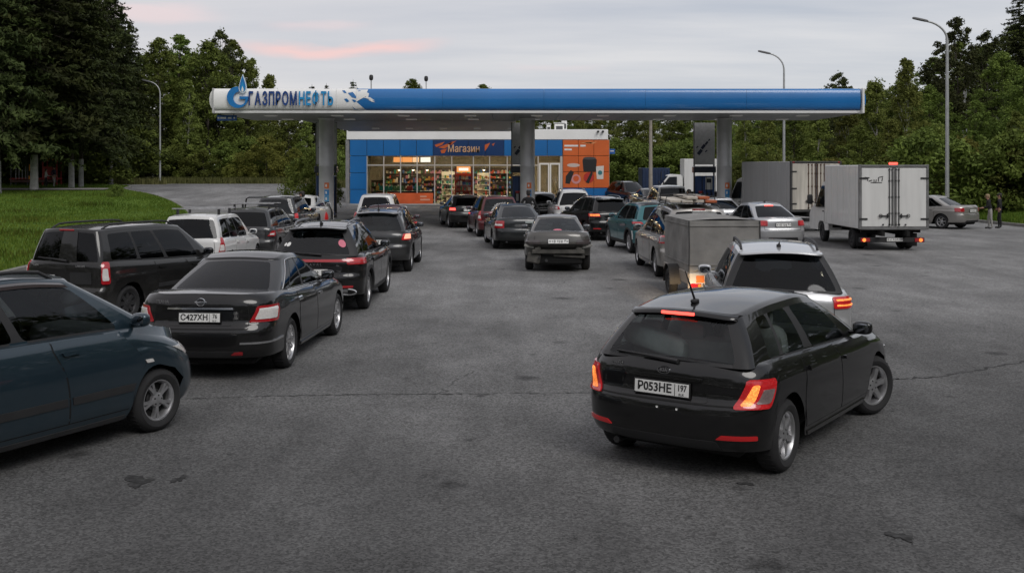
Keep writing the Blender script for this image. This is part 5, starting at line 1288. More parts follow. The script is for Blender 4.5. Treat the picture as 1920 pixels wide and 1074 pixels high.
for (a, b_, c_) in ((1058, 1084, 272), (1088, 1098, 272), (1058, 1072, 279)): sbox('poster_lettering', a, b_, c_, c_+3.2, PLW, -.07, -.05, bev=0)
for i in range(3): pshape('poster_plate', [(1088+6*i, 268), (1108+6*i, 266), (1100+6*i, 270)], mat('poster streak', (.66, .26, .10), .45), .069)
# sign word with its orange strokes
tm = mat('sign letters', (.60, .36, .20), .5); o = text('sign_word', 'Магазин', .72, tm, shop, Matrix.Translation((sx_(869.5)-shop.location.x, -.10, sz_(279.5))) @ FACE_BACK, sx=.78, ext=.03, bold=.006)
for pl in ([(815, 272), (834, 266), (829, 272), (818, 276)], [(822, 277), (850, 265), (842, 274), (833, 279)], [(826, 282), (838, 279), (834, 287), (828, 288)], [(838, 270), (856, 264), (846, 272)], [(909, 272), (919, 268), (915, 276), (909, 284)], [(922, 271), (928, 268), (925, 274)]): pshape('sign_stroke', pl, mat('sign orange', (.50, .10, .02), .45), .088)
# glazing
GLZ = glass('shop glass', (.78, .80, .78), .9); xsG = [688, 719.5, 751, 782, 815, 847, 887.5, 918, 951, 978, 1009]
for a, b_ in zip(xsG[:-1], xsG[1:]):
    sbox('pane', a+1, b_-1, 294, 308.6, GLZ, .02, .03, bev=0)
    sbox('pane', a+1, b_-1, 311, 383, GLZ, .02, .03, bev=0)
for a in xsG: sbox('mullion', a-.9, a+.9, 293, GND, MUL, -.03, .06)
for a, b_ in zip(xsG[:-1], xsG[1:]): sbox('transom', a+.95, b_-.95, 309, 311, MUL, -.02, .05); sbox('threshold', a+.95, b_-.95, 383, GND, MUL, -.02, .05)
for (a, b_) in ((1011, 1030), (1031, 1050)):
    d = sbox('door', a, a+2.4, 306, GND-1, SHW, -.05, .05); sbox('door_rail', b_-2.4, b_, 306, GND-1, SHW, -.05, .05, d); sbox('door_rail', a+2.45, b_-2.45, 306, 309, SHW, -.05, .05, d); sbox('door_rail', a+2.45, b_-2.45, 379, GND-1, SHW, -.05, .05, d); sbox('door_glass', a+2.45, b_-2.45, 309, 379, GLZ, 0, .01, d, 0)
    sbox('door_handle', (b_-5 if a < 1020 else a+3.5), (b_-4 if a < 1020 else a+4.5), 335, 350, STEEL, -.13, -.09, d)
sbox('pane', 1011, 1050, 294, 304.5, GLZ, .02, .03, bev=0); sbox('mullion', 1050.5, 1054.5, 293, GND, MUL, -.03, .06)
wl = mat('warm ceiling light', (.8, .7, .5), .5, emit=(1, .76, .45), es=42.0)
for k, px in enumerate((705, 752, 800, 850, 900, 940, 985, 1030)):
    for y in (2.4, 5.0, 7.6): sbox('ceiling_light', px, px+14, 285.05, 285.5, wl, y, y+.5, bev=0)
mn = [mat('menu orange', (.6, .2, .05), .5, emit=(1, .38, .12), es=1.3), mat('menu peach', (.7, .4, .2), .5, emit=(1, .62, .36), es=1.4), mat('menu white', (.8, .8, .8), .5, emit=(1, .95, .85), es=1.5)]
for k, (a, b_) in enumerate(((732, 748), (749, 768), (769, 781), (784, 803))): sbox('menu_screen', a, b_, 294.5, 304, mn[(0, 0, 1, 2)[k]], 2.0, 2.06)
sbox('window_poster', 706, 812, 362, 382.5, ORD, -.055, -.034); 
for a, b_, c_ in ((788, 800, 367), (788, 806, 373)): sbox('poster_lettering', a, b_, c_, c_+3, mat('poster text', (.6, .3, .2), .5), -.062, -.056, bev=0)
# goods, counters and shelving inside
gcol = [mat('goods %d' % i, c_, .5) for i, c_ in enumerate([(.5, .06, .03), (.55, .32, .05), (.5, .45, .35), (.08, .22, .08), (.05, .12, .35), (.6, .55, .5), (.35, .12, .05), (.02, .25, .2), (.5, .2, .3), (.04, .04, .04)])]
def shelf(px0, px1, y, ztop, lb, m, rows=4):
    x0, x1 = sx_(px0), sx_(px1); r = empty('store_shelf', ((x0+x1)/2, SY+y, .06), 0, lb, 'shelf', 'shelving inside the shop'); w_ = x1-x0
    box('shelf_back', (0, .22, ztop/2), (w_, .05, ztop), m, r, .01)
    b = MB()
    for k in range(rows):
        z = .12+k*(ztop-.2)/rows; box('shelf_board', (0, 0, z), (w_, .42, .04), m, r, .006); x = -w_/2+.06
        while x < w_/2-.08:
            ww = random.uniform(.07, .2); hh = random.uniform(.12, (ztop-.2)/rows*.78); b.box((x+ww/2, -.05+random.uniform(-.05, .05), z+.025+hh/2), (ww*.9, .22, hh), mi=random.randrange(10)); x += ww+.01
    o = b.build('goods', gcol, r, smooth=False); o['kind'] = 'stuff'
DW = mat('dark wood', (.06, .04, .03), .6); RDS = mat('red stand', (.42, .05, .02), .5); 
shelf(690, 716, 1.6, 1.7, 'dark store shelf behind the leftmost pane', DW, 4); shelf(722, 748, 4.5, 2.0, 'store shelf with mixed goods under the orange menu screens', DW, 4); shelf(756, 780, 5.0, 2.0, 'store shelf with mixed goods under the pale menu screens', DW, 4); shelf(786, 812, 3.5, 2.1, 'store shelf with warm goods left of the red stand', DW, 5)
shelf(817, 845, 6.2, 2.3, 'bright snack shelf just left of the red stand', SHW, 5); shelf(849, 886, 2.2, 2.2, 'red framed display stand full of snacks facing the entrance', RDS, 5); shelf(890, 916, 5.5, 2.2, 'store shelf right of the red stand', SHW, 5); shelf(921, 948, 3.0, 1.6, 'low dark shelf left of the middle column', DW, 3); shelf(690, 830, 10.4, 2.6, 'long back-wall shelf in the left half of the shop', DW, 6); shelf(834, 960, 10.4, 2.6, 'long back-wall shelf in the right half of the shop', DW, 6)
st = empty('promo_sign', (sx_(867), SY+1.9, 0), 0, 'glowing orange sign above the red display stand', 'sign'); box('sign_face', (0, 0, 2.55), (1.0, .08, .42), mn[0], st, .02); box('sign_panel', (0, -.045, 2.55), (.7, .01, .2), mn[2], st, .003); 
for sx in (-.6, .6): box('side_post', (sx, .05, 1.3), (.1, .1, 2.6), RDS, st, .01)
ct = empty('sales_counter', (sx_(765), SY+1.0, 0), 0, 'white counter top behind the orange window poster', 'counter'); box('counter_top', (0, 0, 1.0), (3.2, .5, .06), SHW, ct, .01); box('counter_front', (0, .05, .5), (3.1, .4, .9), DW, ct, .01)
for k, (px, m_) in enumerate(((712, 7), (718, 7), (724, 7), (731, 7), (739, 3), (746, 3), (753, 3), (764, 0), (769, 0), (778, 7), (784, 7), (706, 1))):
    o = MB().box((0, 0, .14), (.24, .2, .28), bev=.02).box((0, 0, .31), (.2, .17, .06), bev=.01).build('goods_box', gcol[m_], None, smooth=False); o.location = (sx_(px), SY-.10+.32, .93); tag(o, ['teal', 'green', 'red', 'yellow'][{7: 0, 3: 1, 0: 2, 1: 3}[m_]]+' goods box in the row above the orange window poster', 'box', 'goods boxes in the shop window')
    o.location = (sx_(px), SY+.62 if m_ != 1 else SY+.6, 1.03)
for (px, y) in ((740, 3.0), (767, 3.2), (795, 2.8), (905, 3.4)):
    l = empty('pendant_lamp', (sx_(px), SY+y, 0), 0, 'warm hanging lamp inside the shop at %s' % {740: 'the left glass bays', 767: 'the centre of the left bays', 795: 'the bay left of the entrance', 905: 'the bay right of the red stand'}[px], 'lamp', 'pendant lamps in the shop'); tube('cord', [(0, 0, 2.75), (0, 0, 3.45)], .012, PLA, l, 5)
    MB().lathe([(.03, 2.78), (.10, 2.7), (.17, 2.52), (.15, 2.5)], 14).build('lamp_shade', PLA, l); MB().sup((0, 0, 2.52), (.2, .2, .16), 1).build('bulb', mat('pendant bulb', (.9, .8, .6), .4, emit=(1, .78, .5), es=9), l)
# plant on the shop roof
for k, (px, w_, h_) in enumerate(((812, .5, .5), (830, .9, .4), (860, .35, .6), (905, .7, .55), (935, .6, .4), (1032, .3, .45), (1052, .7, .5), (1062, .4, .75))):
    r = empty('roof_unit', (sx_(px), SY+3.0+.4*(k % 3), sz_(249)), 0, 'pale ventilation unit on the shop roof, %s from the left' % ('first', 'second', 'third', 'fourth', 'fifth', 'sixth', 'seventh', 'eighth')[k], 'roof unit', 'ventilation units on the shop roof'); box('housing', (0, 0, h_/2+.1), (w_, .6, h_+.3), SHW, r, .04); box('grille', (0, -.31, h_/2+.2), (w_*.7, .02, h_*.5), DKP, r, .005); box('cap', (0, 0, h_+.30), (w_+.1, .7, .06), MUL, r, .01)
for (px) in (1121, 1130):
    c_ = empty('security_camera', (sx_(px), SY-.1, sz_(247)), 0, 'small dark camera on the parapet, %s of a pair' % ('left' if px < 1125 else 'right'), 'camera', 'parapet cameras'); MB().sup((0, -.12, 0), (.16, .3, .14), .5).build('housing', PLA, c_); box('bracket', (0, .02, .04), (.05, .16, .05), PLA, c_, .005)
s2 = empty('shop_side_sign', (sx_(1149), SY+.6, sz_(284)), 0, 'small blue plate sticking out right of the orange poster wall', 'sign'); box('plate', (0, 0, 0), (.42, .05, .36), mat('sign blue', (.02, .10, .36), .4), s2, .01); box('lettering', (0, -.03, .03), (.26, .01, .07), PLW, s2, .002); box('arm', (-.22, .02, 0), (.1, .04, .04), STEEL, s2, .004)
box('apron', (sx_(897), SY-1.0, .06), (21, 1.9, .12), CONC, None, .03)['kind'] = 'structure'
# ------------------------------------------------------------------ lamp posts and masts
GALV = mat('galvanised steel', (.42, .43, .43), .45, .5, noise=.15, nscale=3)
def lamp_post(px, Y, ytop, lb, arm=-1.6, grp='tall bent lamp posts', r=.075):
    X = (px-960)*Y/FOC; z0 = float(zg(X, Y)); h = EYE+(HOR-ytop)*Y/FOC-z0
    r_ = empty('lamp_post', (X, Y, z0), 0, lb, 'lamp post', grp); pts = [(0, 0, -.2), (0, 0, h*.5), (0, 0, h-1.2)]+[(arm*(1-math.cos(a)), 0, h-1.2+1.05*math.sin(a)) for a in np.linspace(.25, 1.35, 7)]
    b = MB().tube(pts, [r*1.25, r, r*.75]+[r*.6]*7, 10); b.lathe([(r*2, -.1), (r*2, .35), (r*1.3, .42)], 14); b.build('pole', GALV, r_)
    e = pts[-1]; a = math.atan2(.25, abs(arm)); MB().sup((e[0]+math.copysign(.36, arm), 0, e[2]+.09), (.85, .26, .12), .5, 14, 8, rot=Matrix.Rotation(math.copysign(.22, -arm), 3, 'Y')).build('lantern', mat('lantern grey', (.16, .16, .165), .5), r_)
lamp_post(300, 93.5, 150, 'tall bent lamp post at the far left roadside', arm=-1.1); lamp_post(1776, 55.8, 34, 'tall bent lamp post behind the silver sedan at right', arm=-1.35, r=.09); lamp_post(1470, 68, 96, 'bent lamp post rising behind the blue canopy', arm=-1.15, r=.08)
def mast(px, Y, y1, lb, m, r=.09, head=True):
    X = (px-960)*Y/FOC; z0 = float(zg(X, Y)); h = EYE+(HOR-y1)*Y/FOC-z0; r_ = empty('mast', (X, Y, z0), 0, lb, 'mast'); MB().tube([(0, 0, -.2), (0, 0, h)], [r*1.2, r*.8], 10).build('pole', m, r_)
    if head: MB().sup((0, 0, h+.1), (.36, .36, .5), .7).build('head', PLA, r_)
    else: MB().lathe([(r, h-.02), (r*1.1, h), (0, h+.05)], 10).build('cap', m, r_)
mast(696, 92, 148, 'thin pole with dark head rising over the start of the blue fascia', GALV, .06); mast(799, 96, 150, 'thin pole with dark head over the blue fascia, right of the first', GALV, .05); mast(1220, 70, 205, 'pale concrete pole between the parked black car and white van', mat('pale pole', (.30, .27, .23), .85, noise=.2), .12, False)
mast(1809, 90, 165, 'white chimney pipe among the trees at right', WHT, .18, False); mast(1869, 92, 168, 'short white pipe among the trees near the right edge', WHT, .15, False)
# blue container and blue rail at the back
bc = empty('blue_container', ((1226-960)*82/FOC, 82, 0), 0, 'dark blue steel container behind the parked black car', 'container'); b = MB().box((0, 0, 1.35), (2.1, 2.4, 2.6), bev=.03)
for k in range(9): b.box((-.95+k*.235, -1.22, 1.35), (.10, .05, 2.4), bev=.01)
b.build('shell', mat('container blue', (.008, .024, .07), .5, noise=.2), bc, smooth=False); box('lock_rod', (.4, -1.27, 1.3), (.04, .04, 2.2), STEEL, bc, .005)
rl = empty('blue_rail', (24.6, 47, 0), 0, 'low blue painted rail on the verge at the right edge', 'rail'); bp_ = mat('rail blue', (.02, .12, .38), .5)
for k in range(5):
    x = -.6+k*1.1; z = float(zg(24.6+x, 47-.4*k)); box('post', (x, -.4*k, z+.3), (.14, .14, .7), bp_, rl, .02)
    if k < 4: z2 = float(zg(24.6+x+1.1, 47-.4*(k+1))); MB().tube([(x, -.4*k, z+.38), (x+1.1, -.4*(k+1), z2+.38)], .06, 8).build('bar', bp_, rl)
# ------------------------------------------------------------------ vehicles
BLK = paint('black paint', (.006, .006, .0065), 0, .30, .02); BLKD = paint('dusty black paint', (.010, .010, .010), 0, .34, .06); DGR = paint('dark grey paint', (.030, .031, .033), .4, .33, .05); GRY = paint('grey paint', (.075, .077, .080), .5, .33, .04)
SIL = paint('silver paint', (.46, .465, .475), .65, .33, .05); SILB = paint('silver beige paint', (.36, .345, .325), .6, .34, .05); WCP = paint('white paint', (.62, .62, .61), 0, .3, .05); BLG = paint('blue grey paint', (.020, .040, .056), .5, .32, .05); WINE = paint('wine red paint', (.085, .008, .012), .3, .3, .03); TEAL = paint('teal paint', (.028, .15, .17), .35, .3, .02); NAVYP = paint('dark green grey paint', (.016, .019, .021), .4, .33, .05); WSIL = paint('pale silver paint', (.54, .545, .555), .55, .3, .03)
def tl(p0, p1, z0, z1, m=RED, subs=(), sl=.06, off=.012, cut=.05): return (((p0, z0), (p1, z0+.01), (p1+sl, z1-cut), (p0+sl, z1)), m, off, list(subs))
def reflectors(p0, p1, z, m=RED):
    def f(c, root, mir):
        for sg in (1, -1): mir(c.patch('reflector', c.tub, Car.quad((p0, z-.022), (p1, z-.018), (p1, z+.022), (p0+.05, z+.014), r=.02), m, root, 8, .008), sg)
    return f
def chain(*fs):
    def f(c, root, mir):
        for g in fs: g(c, root, mir)
    return f
def strip_on(name, p0, p1, z0, z1, m, off=.010, both=False, nc=14):
    def f(c, root, mir):
        for sg in ((1, -1) if both else (1,)): mir(c.patch(name, c.tub, [(z0, p0, p1), ((z0+z1)/2, p0-.003, p1+.003), (z1, p0, p1)], m, root, nc, off), sg)
    return f
def fascia_on(name, quad, m, off=.006, nc=12):
    def f(c, root, mir): c.patch(name, c.tub, Car.quad(*quad, r=.03), m, root, nc, off)
    return f
def sunroof(y0, y1, w_, m=GLD):
    def f(c, root, mir):
        ys_ = np.linspace(c.yr+y0, c.yr+y1, 8); xs_ = np.linspace(-w_, w_, 9); V = [(x, y, float(c.rz(y))-c.cr*(x/c.Wt)**2+.008) for y in ys_ for x in xs_]; mobj('sunroof', V, gridfaces(8, 9), m, root)
    return f
def sticker(t, v, r_, m):
    def f(c, root, mir):
        n_ = 18; V = []; 
        for i in range(n_+1):
            a = 2*math.pi*i/n_; p = c.cab(np.array([t+(r_*math.cos(a) if i else 0)/.75]), np.array([v+(r_*math.sin(a) if i else 0)/.5]))[0]; V.append((p[0], p[1]-.006, p[2]))
        mobj('window_sticker', V, [(0, i+1, (i+1) % n_+1) for i in range(n_)], m, root)
    return f
# --- black hatchback in the right foreground
kia_ov = dict(win=[('b', .12, .12), ('g', .215, .235), ('t', .24, .262), ('g', .435, .49), ('t', .505, .565), ('g', .86, .965), ('b', 1, 1)], seam=.655, seampx=.95, crease=.84, rgx=(.84, .80), rgv=(.07, .90), rt=.42, rb=.13, nr=2.9)
loc = at_wheel('hatch', 1473, 884, 35, 0, 1, kia_ov)
def kia_x(c, root, mir):
    # plate recess panel, tailgate crease
    c.patch('lid_recess', c.tub, Car.quad((-.42, .665), (.42, .665), (.36, .84), (-.36, .84), r=.05), BLK, root, 14, .004)
    c.patch('handle_bar', c.tub, Car.quad((-.36, .838), (.36, .838), (.36, .862), (-.36, .862), r=.02), BLK, root, 14, .028)
    MB().sup((-.34, c.yr+.62, 1.06), (.66, .22, .20), .45, rot=Matrix.Rotation(R(12), 3, 'Y')).build('pale_bundle', mat('pale cloth', (.34, .37, .365), .9, noise=.35, nscale=5, bump=.5, bscale=6), root)
    for x in (-.02, .16):
        p = c.tub(np.array([x]), np.array([.60]))[0]; MB().lathe([(0, .006), (.009, .004), (.011, 0)], 10, 'Y', (p[0], p[1]-.008, p[2])).build('parking_sensor', WHT, root)
make_car('hatchback', 'black hatchback with lit amber tail lamps turning right in the right foreground', 'car', 'hatch', BLK, loc, 35,
  lights=[(((.63, .625), (.98, .65), (1.05, .80), (.74, .95)), REDL, .016, [(((.685, .66), (.785, .66), (.845, .83), (.785, .84)), ORA, .022), (((.815, .665), (.95, .68), (1.0, .775), (.875, .815)), mat('grey lens', (.20, .15, .145), .12, coat=1.0, noise=.3, nscale=30), .022)])],
  plate=('Р053НЕ', '197'), plate_z=.755, emblem=('oval', .905, 'KIA'), wiper=True, spoiler=.06, brake=(.965, REDH), antenna='whip', glass_side=GLC, glass_rear=GLC, seats=SEATL, rimstyle='six', steer=24, backtext=[("cee'd", .06, -.50, .915)],
  extras=chain(kia_x, reflectors(.50, .86, .40, REDD)), ov=kia_ov)
# --- black executive sedan, left centre
te_ov = dict(L=4.85, W=1.80, H=1.475, wb=2.775, ro=1.12, rw=.335, top=[(0, 1.04), (.10, 1.065), (.24, 1.02), (.62, .94), (.74, .92), (.9, .82), (1, .68)], rb=.78, rt=1.62, ft=2.72, fb=3.62, Wt=.56, seam=.66, seampx=.60, crease=.88, rear=[(.2, .22), (.32, .05), (.45, .0), (.6, .0), (.68, .03), (.74, .075), (.92, .085), (1.1, .13)], rgx=(.86, .80), rgv=(.04, .93), Drb=.22)
loc = at_wheel('sedan', 543, 688, 3.5, 0, 1, te_ov)
make_car('sedan', 'polished black sedan with white-and-red tail lamps beside the blue-grey car', 'car', 'sedan', BLK, loc, 3.5,
  lights=[(((.60, .70), (1.05, .76), (1.14, .88), (.72, .985)), RED, .016, [(((.67, .755), (1.0, .785), (1.06, .86), (.74, .94)), LWH, .022)])], plate=('С427ХН', '76'), plate_z=.80, emblem=('ring', .985), chrome_belt=True, handles=CHR, rimstyle='ten', rimr=.235, glass_side=GLD, glass_rear=GLD, backtext=[('TEANA', .055, -.52, .985)],
  extras=chain(strip_on('chrome_strip', -.42, .42, .895, .918, CHR, .022), strip_on('bumper_strip', .52, 1.35, .475, .50, CHR, .012, True), sunroof(2.30, 2.70, .45, PLA), reflectors(.40, .55, .36), fascia_on('lid_recess', ((-.40, .70), (.40, .70), (.42, .89), (-.42, .89)), BLK, .004)), ov=te_ov)
# --- black crossover ahead of it
hv_ov = dict(L=4.47, W=1.84, H=1.63, wb=2.70, rw=.36, ro=.87, rblack=1, rgx=(.84, .76), crease=.92, rgv=(.06, .88))
loc = at_wheel('suv', 690, 578, 1.0, 0, 1, hv_ov)
def hv_x(c, root, mir):
    for sg in (1, -1):
        p = c.tub(np.array([.62]), np.array([.40]))[0]; b = MB(); ring = [(sg*p[0]+.16*math.cos(a), p[1]-.02, .40+.05*math.sin(a)) for a in np.linspace(0, 2*math.pi, 21)]; b.tube(ring, .015, 6); b.build('exhaust_trim', CHR, root)
make_car('suv', 'black crossover with full-width red light bar, ahead of the polished black sedan', 'car', 'suv', BLK, loc, 1.0,
  lights=[(((.0, .94), (.62, .94), (.62, .985), (.0, .985)), RED, .014), (((.60, .90), (1.08, .89), (1.14, .99), (.60, 1.02)), RED, .016, [(((.66, .945), (1.02, .94), (1.06, .965), (.66, .972)), REDL, .020)])], plate=('#', ''), plate_z=.76, rails=mat('satin rail', (.25, .25, .26), .35, .8), spoiler=.20, cladding=True, antenna=True, wiper=True, glass_side=GLD, glass_rear=GL, rimstyle='five', rimr=.24, backtext=[('H A V A L', .07, 0, .895)],
  extras=chain(hv_x, reflectors(.48, .72, .50), strip_on('silver_skid', -.62, .62, .395, .445, mat('skid silver', (.28, .28, .285), .4, .6), .012), sticker(.42, .45, .07, mat('pink sticker', (.60, .16, .22), .5)), sticker(-.45, .42, .04, PLW), sticker(-.55, .42, .03, PLW), fascia_on('lid_recess', ((-.45, .66), (.45, .66), (.52, .86), (-.52, .86)), BLK, .004)), ov=hv_ov)
# --- black barn-door van behind the sedan
lg_ov = dict(H=1.66, W=1.76, L=4.47, wb=2.905, ro=.75, rw=.315, top=[(0, 1.07), (.1, 1.06), (.35, 1.01), (.62, .97), (.8, .95), (.92, .88), (1, .76)], rub=.56, rgx=(.93, .90), rt=.22, rgv=(.02, .93), seam=.55, seampx=.7)
loc = at_wheel('wagon', 240, 603, 19, 0, 1, lg_ov)
def lg_x(c, root, mir):
    rows = [(z, .10, .116) for z in np.linspace(.56, 1.06, 8)]; c.patch('panel_gap', c.tub, rows, GAP, root, 3, .002, .002)
    V = []; vs = np.linspace(0, 1, 8)
    for v in vs:
        for t in (-.02, .05, .12, .19): p = c.cab(np.array([t]), np.array([v]))[0]; V.append((p[0], p[1]-.008, p[2]))
    mobj('door_pillar', V, gridfaces(8, 4, False), BLKD, root)
    c.patch('plate_panel', c.tub, Car.quad((.20, .70), (.62, .70), (.62, .90), (.20, .90), r=.02), DGR, root, 8, .008)
make_car('estate_van', 'black high-roofed estate van with barn doors and roof rails beside the lawn', 'car', 'wagon', BLKD, loc, 19,
  lights=[(((.78, .70), (.93, .70), (.93, 1.06), (.80, 1.06)), RED, .018, [(((.80, .76), (.90, .76), (.89, .96), (.815, .96)), LWH, .024)])], plate=('#', ''), plate_z=.79, plate_p=-.36, rails=PLA, wiper=True, glass_side=GLD, glass_rear=GLD, rimstyle='steel', brake=(.985, RED), backtext=[('LARGUS', .05, .42, 1.0), ('LADA', .045, -.55, 1.0)], extras=lg_x, ov=lg_ov)
# --- blue-grey compact in the left foreground
mx_ov = dict(L=4.05, W=1.74, H=1.69, wb=2.60, ro=.65, rw=.315, top=[(0, 1.10), (.1, 1.10), (.35, 1.09), (.6, 1.08), (.78, 1.05), (.9, .95), (1, .76)], rub=.52, rt=.36, rb=.1, ft=2.48, fb=3.50, doors=[(.27, .52), (.525, .77)], win=[('b', .06, .06), ('g', .20, .22), ('t', .215, .235), ('g', .475, .51), ('t', .51, .545), ('g', .88, .965), ('b', 1, 1)], crease=.86)
loc = at_wheel('hatch', 297, 808, 27, 1, 1, mx_ov)
def mx_x(c, root, mir):
    for sg in (1, -1):
        mir(c.patch('side_indicator', c.tub, Car.quad((float(c.p_of_y(c.ya[1]-.12)), .725), (float(c.p_of_y(c.ya[1]-.02)), .725), (float(c.p_of_y(c.ya[1]-.02)), .76), (float(c.p_of_y(c.ya[1]-.12)), .76), r=.03), LWH, root, 6, .01), sg)
        V = []; tt = np.linspace(1.07, 1.97, 20)
        for t in tt:
            for (v, o_) in ((.90, .016), (.955, .028), (.99, .012)): p = c.cab(np.array([t]), np.array([v]))[0]; V.append((sg*(p[0]+o_), p[1], p[2]))
        mobj('wind_deflector', V, gridfaces(20, 3, sg > 0), SMK, root)
make_car('compact_car', 'dark blue-grey compact cut off by the left edge, showing its front wheel', 'car', 'hatch', BLG, loc, 27, lights=[tl(.66, 1.0, .70, 1.0)], plate=('', ''), rails=PLA, glass_side=GLC, seats=SEATL, rimstyle='fivesplit', rimr=.205, extras=mx_x, ov=mx_ov, handles=BLG, lower=PLA)
# --- white crossover-silver behind the black hatchback, headlamps on
cr_ov = dict(L=4.3, W=1.79, H=1.63, rgx=(.90, .84), rgv=(.06, .93), crease=.95, rblack=1)
make_car('suv', 'pale silver crossover with black roof rails and lit lamps, behind the black hatchback', 'car', 'suv', WSIL, at_rear('suv', 3.47, 13.55, 8, cr_ov), 8, lights=[(((.62, .86), (1.02, .86), (1.06, 1.0), (.62, 1.0)), REDL, .018, [(((.66, .89), (.98, .89), (1.0, .91), (.66, .91)), ORA, .024), (((.66, .95), (.98, .95), (1.0, .97), (.66, .97)), ORA, .024)])], plate=('#', ''), rails=PLA, antenna=True, wiper=True, spoiler=.12, cladding=True, glass_side=GLD, glass_rear=GLD, headlit=True, ov=cr_ov, plate_z=.78)
# --- silver minivan with boards on the roof
def sn_x(c, root, mir):
    pass
si_ov = dict(rgx=(.88, .84), rgv=(.05, .93), crease=.9)
loc = at_wheel('minivan', 1229, 518, -1.5, 0, -1, si_ov)
make_car('minivan', 'silver beige minivan with cargo on its roof, towing the tarpaulin trailer', 'car', 'minivan', SILB, loc, -1.5, lights=[tl(.70, 1.10, .86, 1.06, RED, [(((.76, .90), (1.02, .90), (1.06, 1.0), (.80, 1.0)), SMK, .018)], .02, .016), (((.0, .90), (.70, .90), (.70, .99), (.0, .99)), RED, .012)], plate=('', ''), rails=PLA, glass_side=GLD, glass_rear=GLD, rimstyle='ten', chrome_belt=False, handles=SILB, ov=si_ov, brake=(.985, RED))
bd = empty('roof_cargo', (loc[0]+.1, loc[1]-.35, 1.80), R(1.5)-.08, 'pale boards with orange-brown ends strapped on the minivan roof', 'cargo'); WOOD = mat('pale board', (.46, .42, .36), .7, noise=.2); WEND = mat('board end paint', (.36, .09, .03), .6)
for k, (x, l, z) in enumerate(((-.50, 3.0, .05), (-.22, 3.2, .05), (.06, 2.9, .05), (.34, 3.3, .05), (-.1, 3.1, .13), (.2, 2.8, .13))):
    box('board', (x, 0, z), (.25, l, .06), WOOD, bd, .01); box('board_end', (x+.003, -l/2+.0, z), (.256, .5, .064), WEND if k in (3, 5) else WOOD, bd, .01)
for y in (-.8, .8): tube('strap', [(-.66, y, -.06), (-.62, y, .14), (0, y, .175), (.55, y, .14), (.6, y, -.06)], .015, PLA, bd, 6)
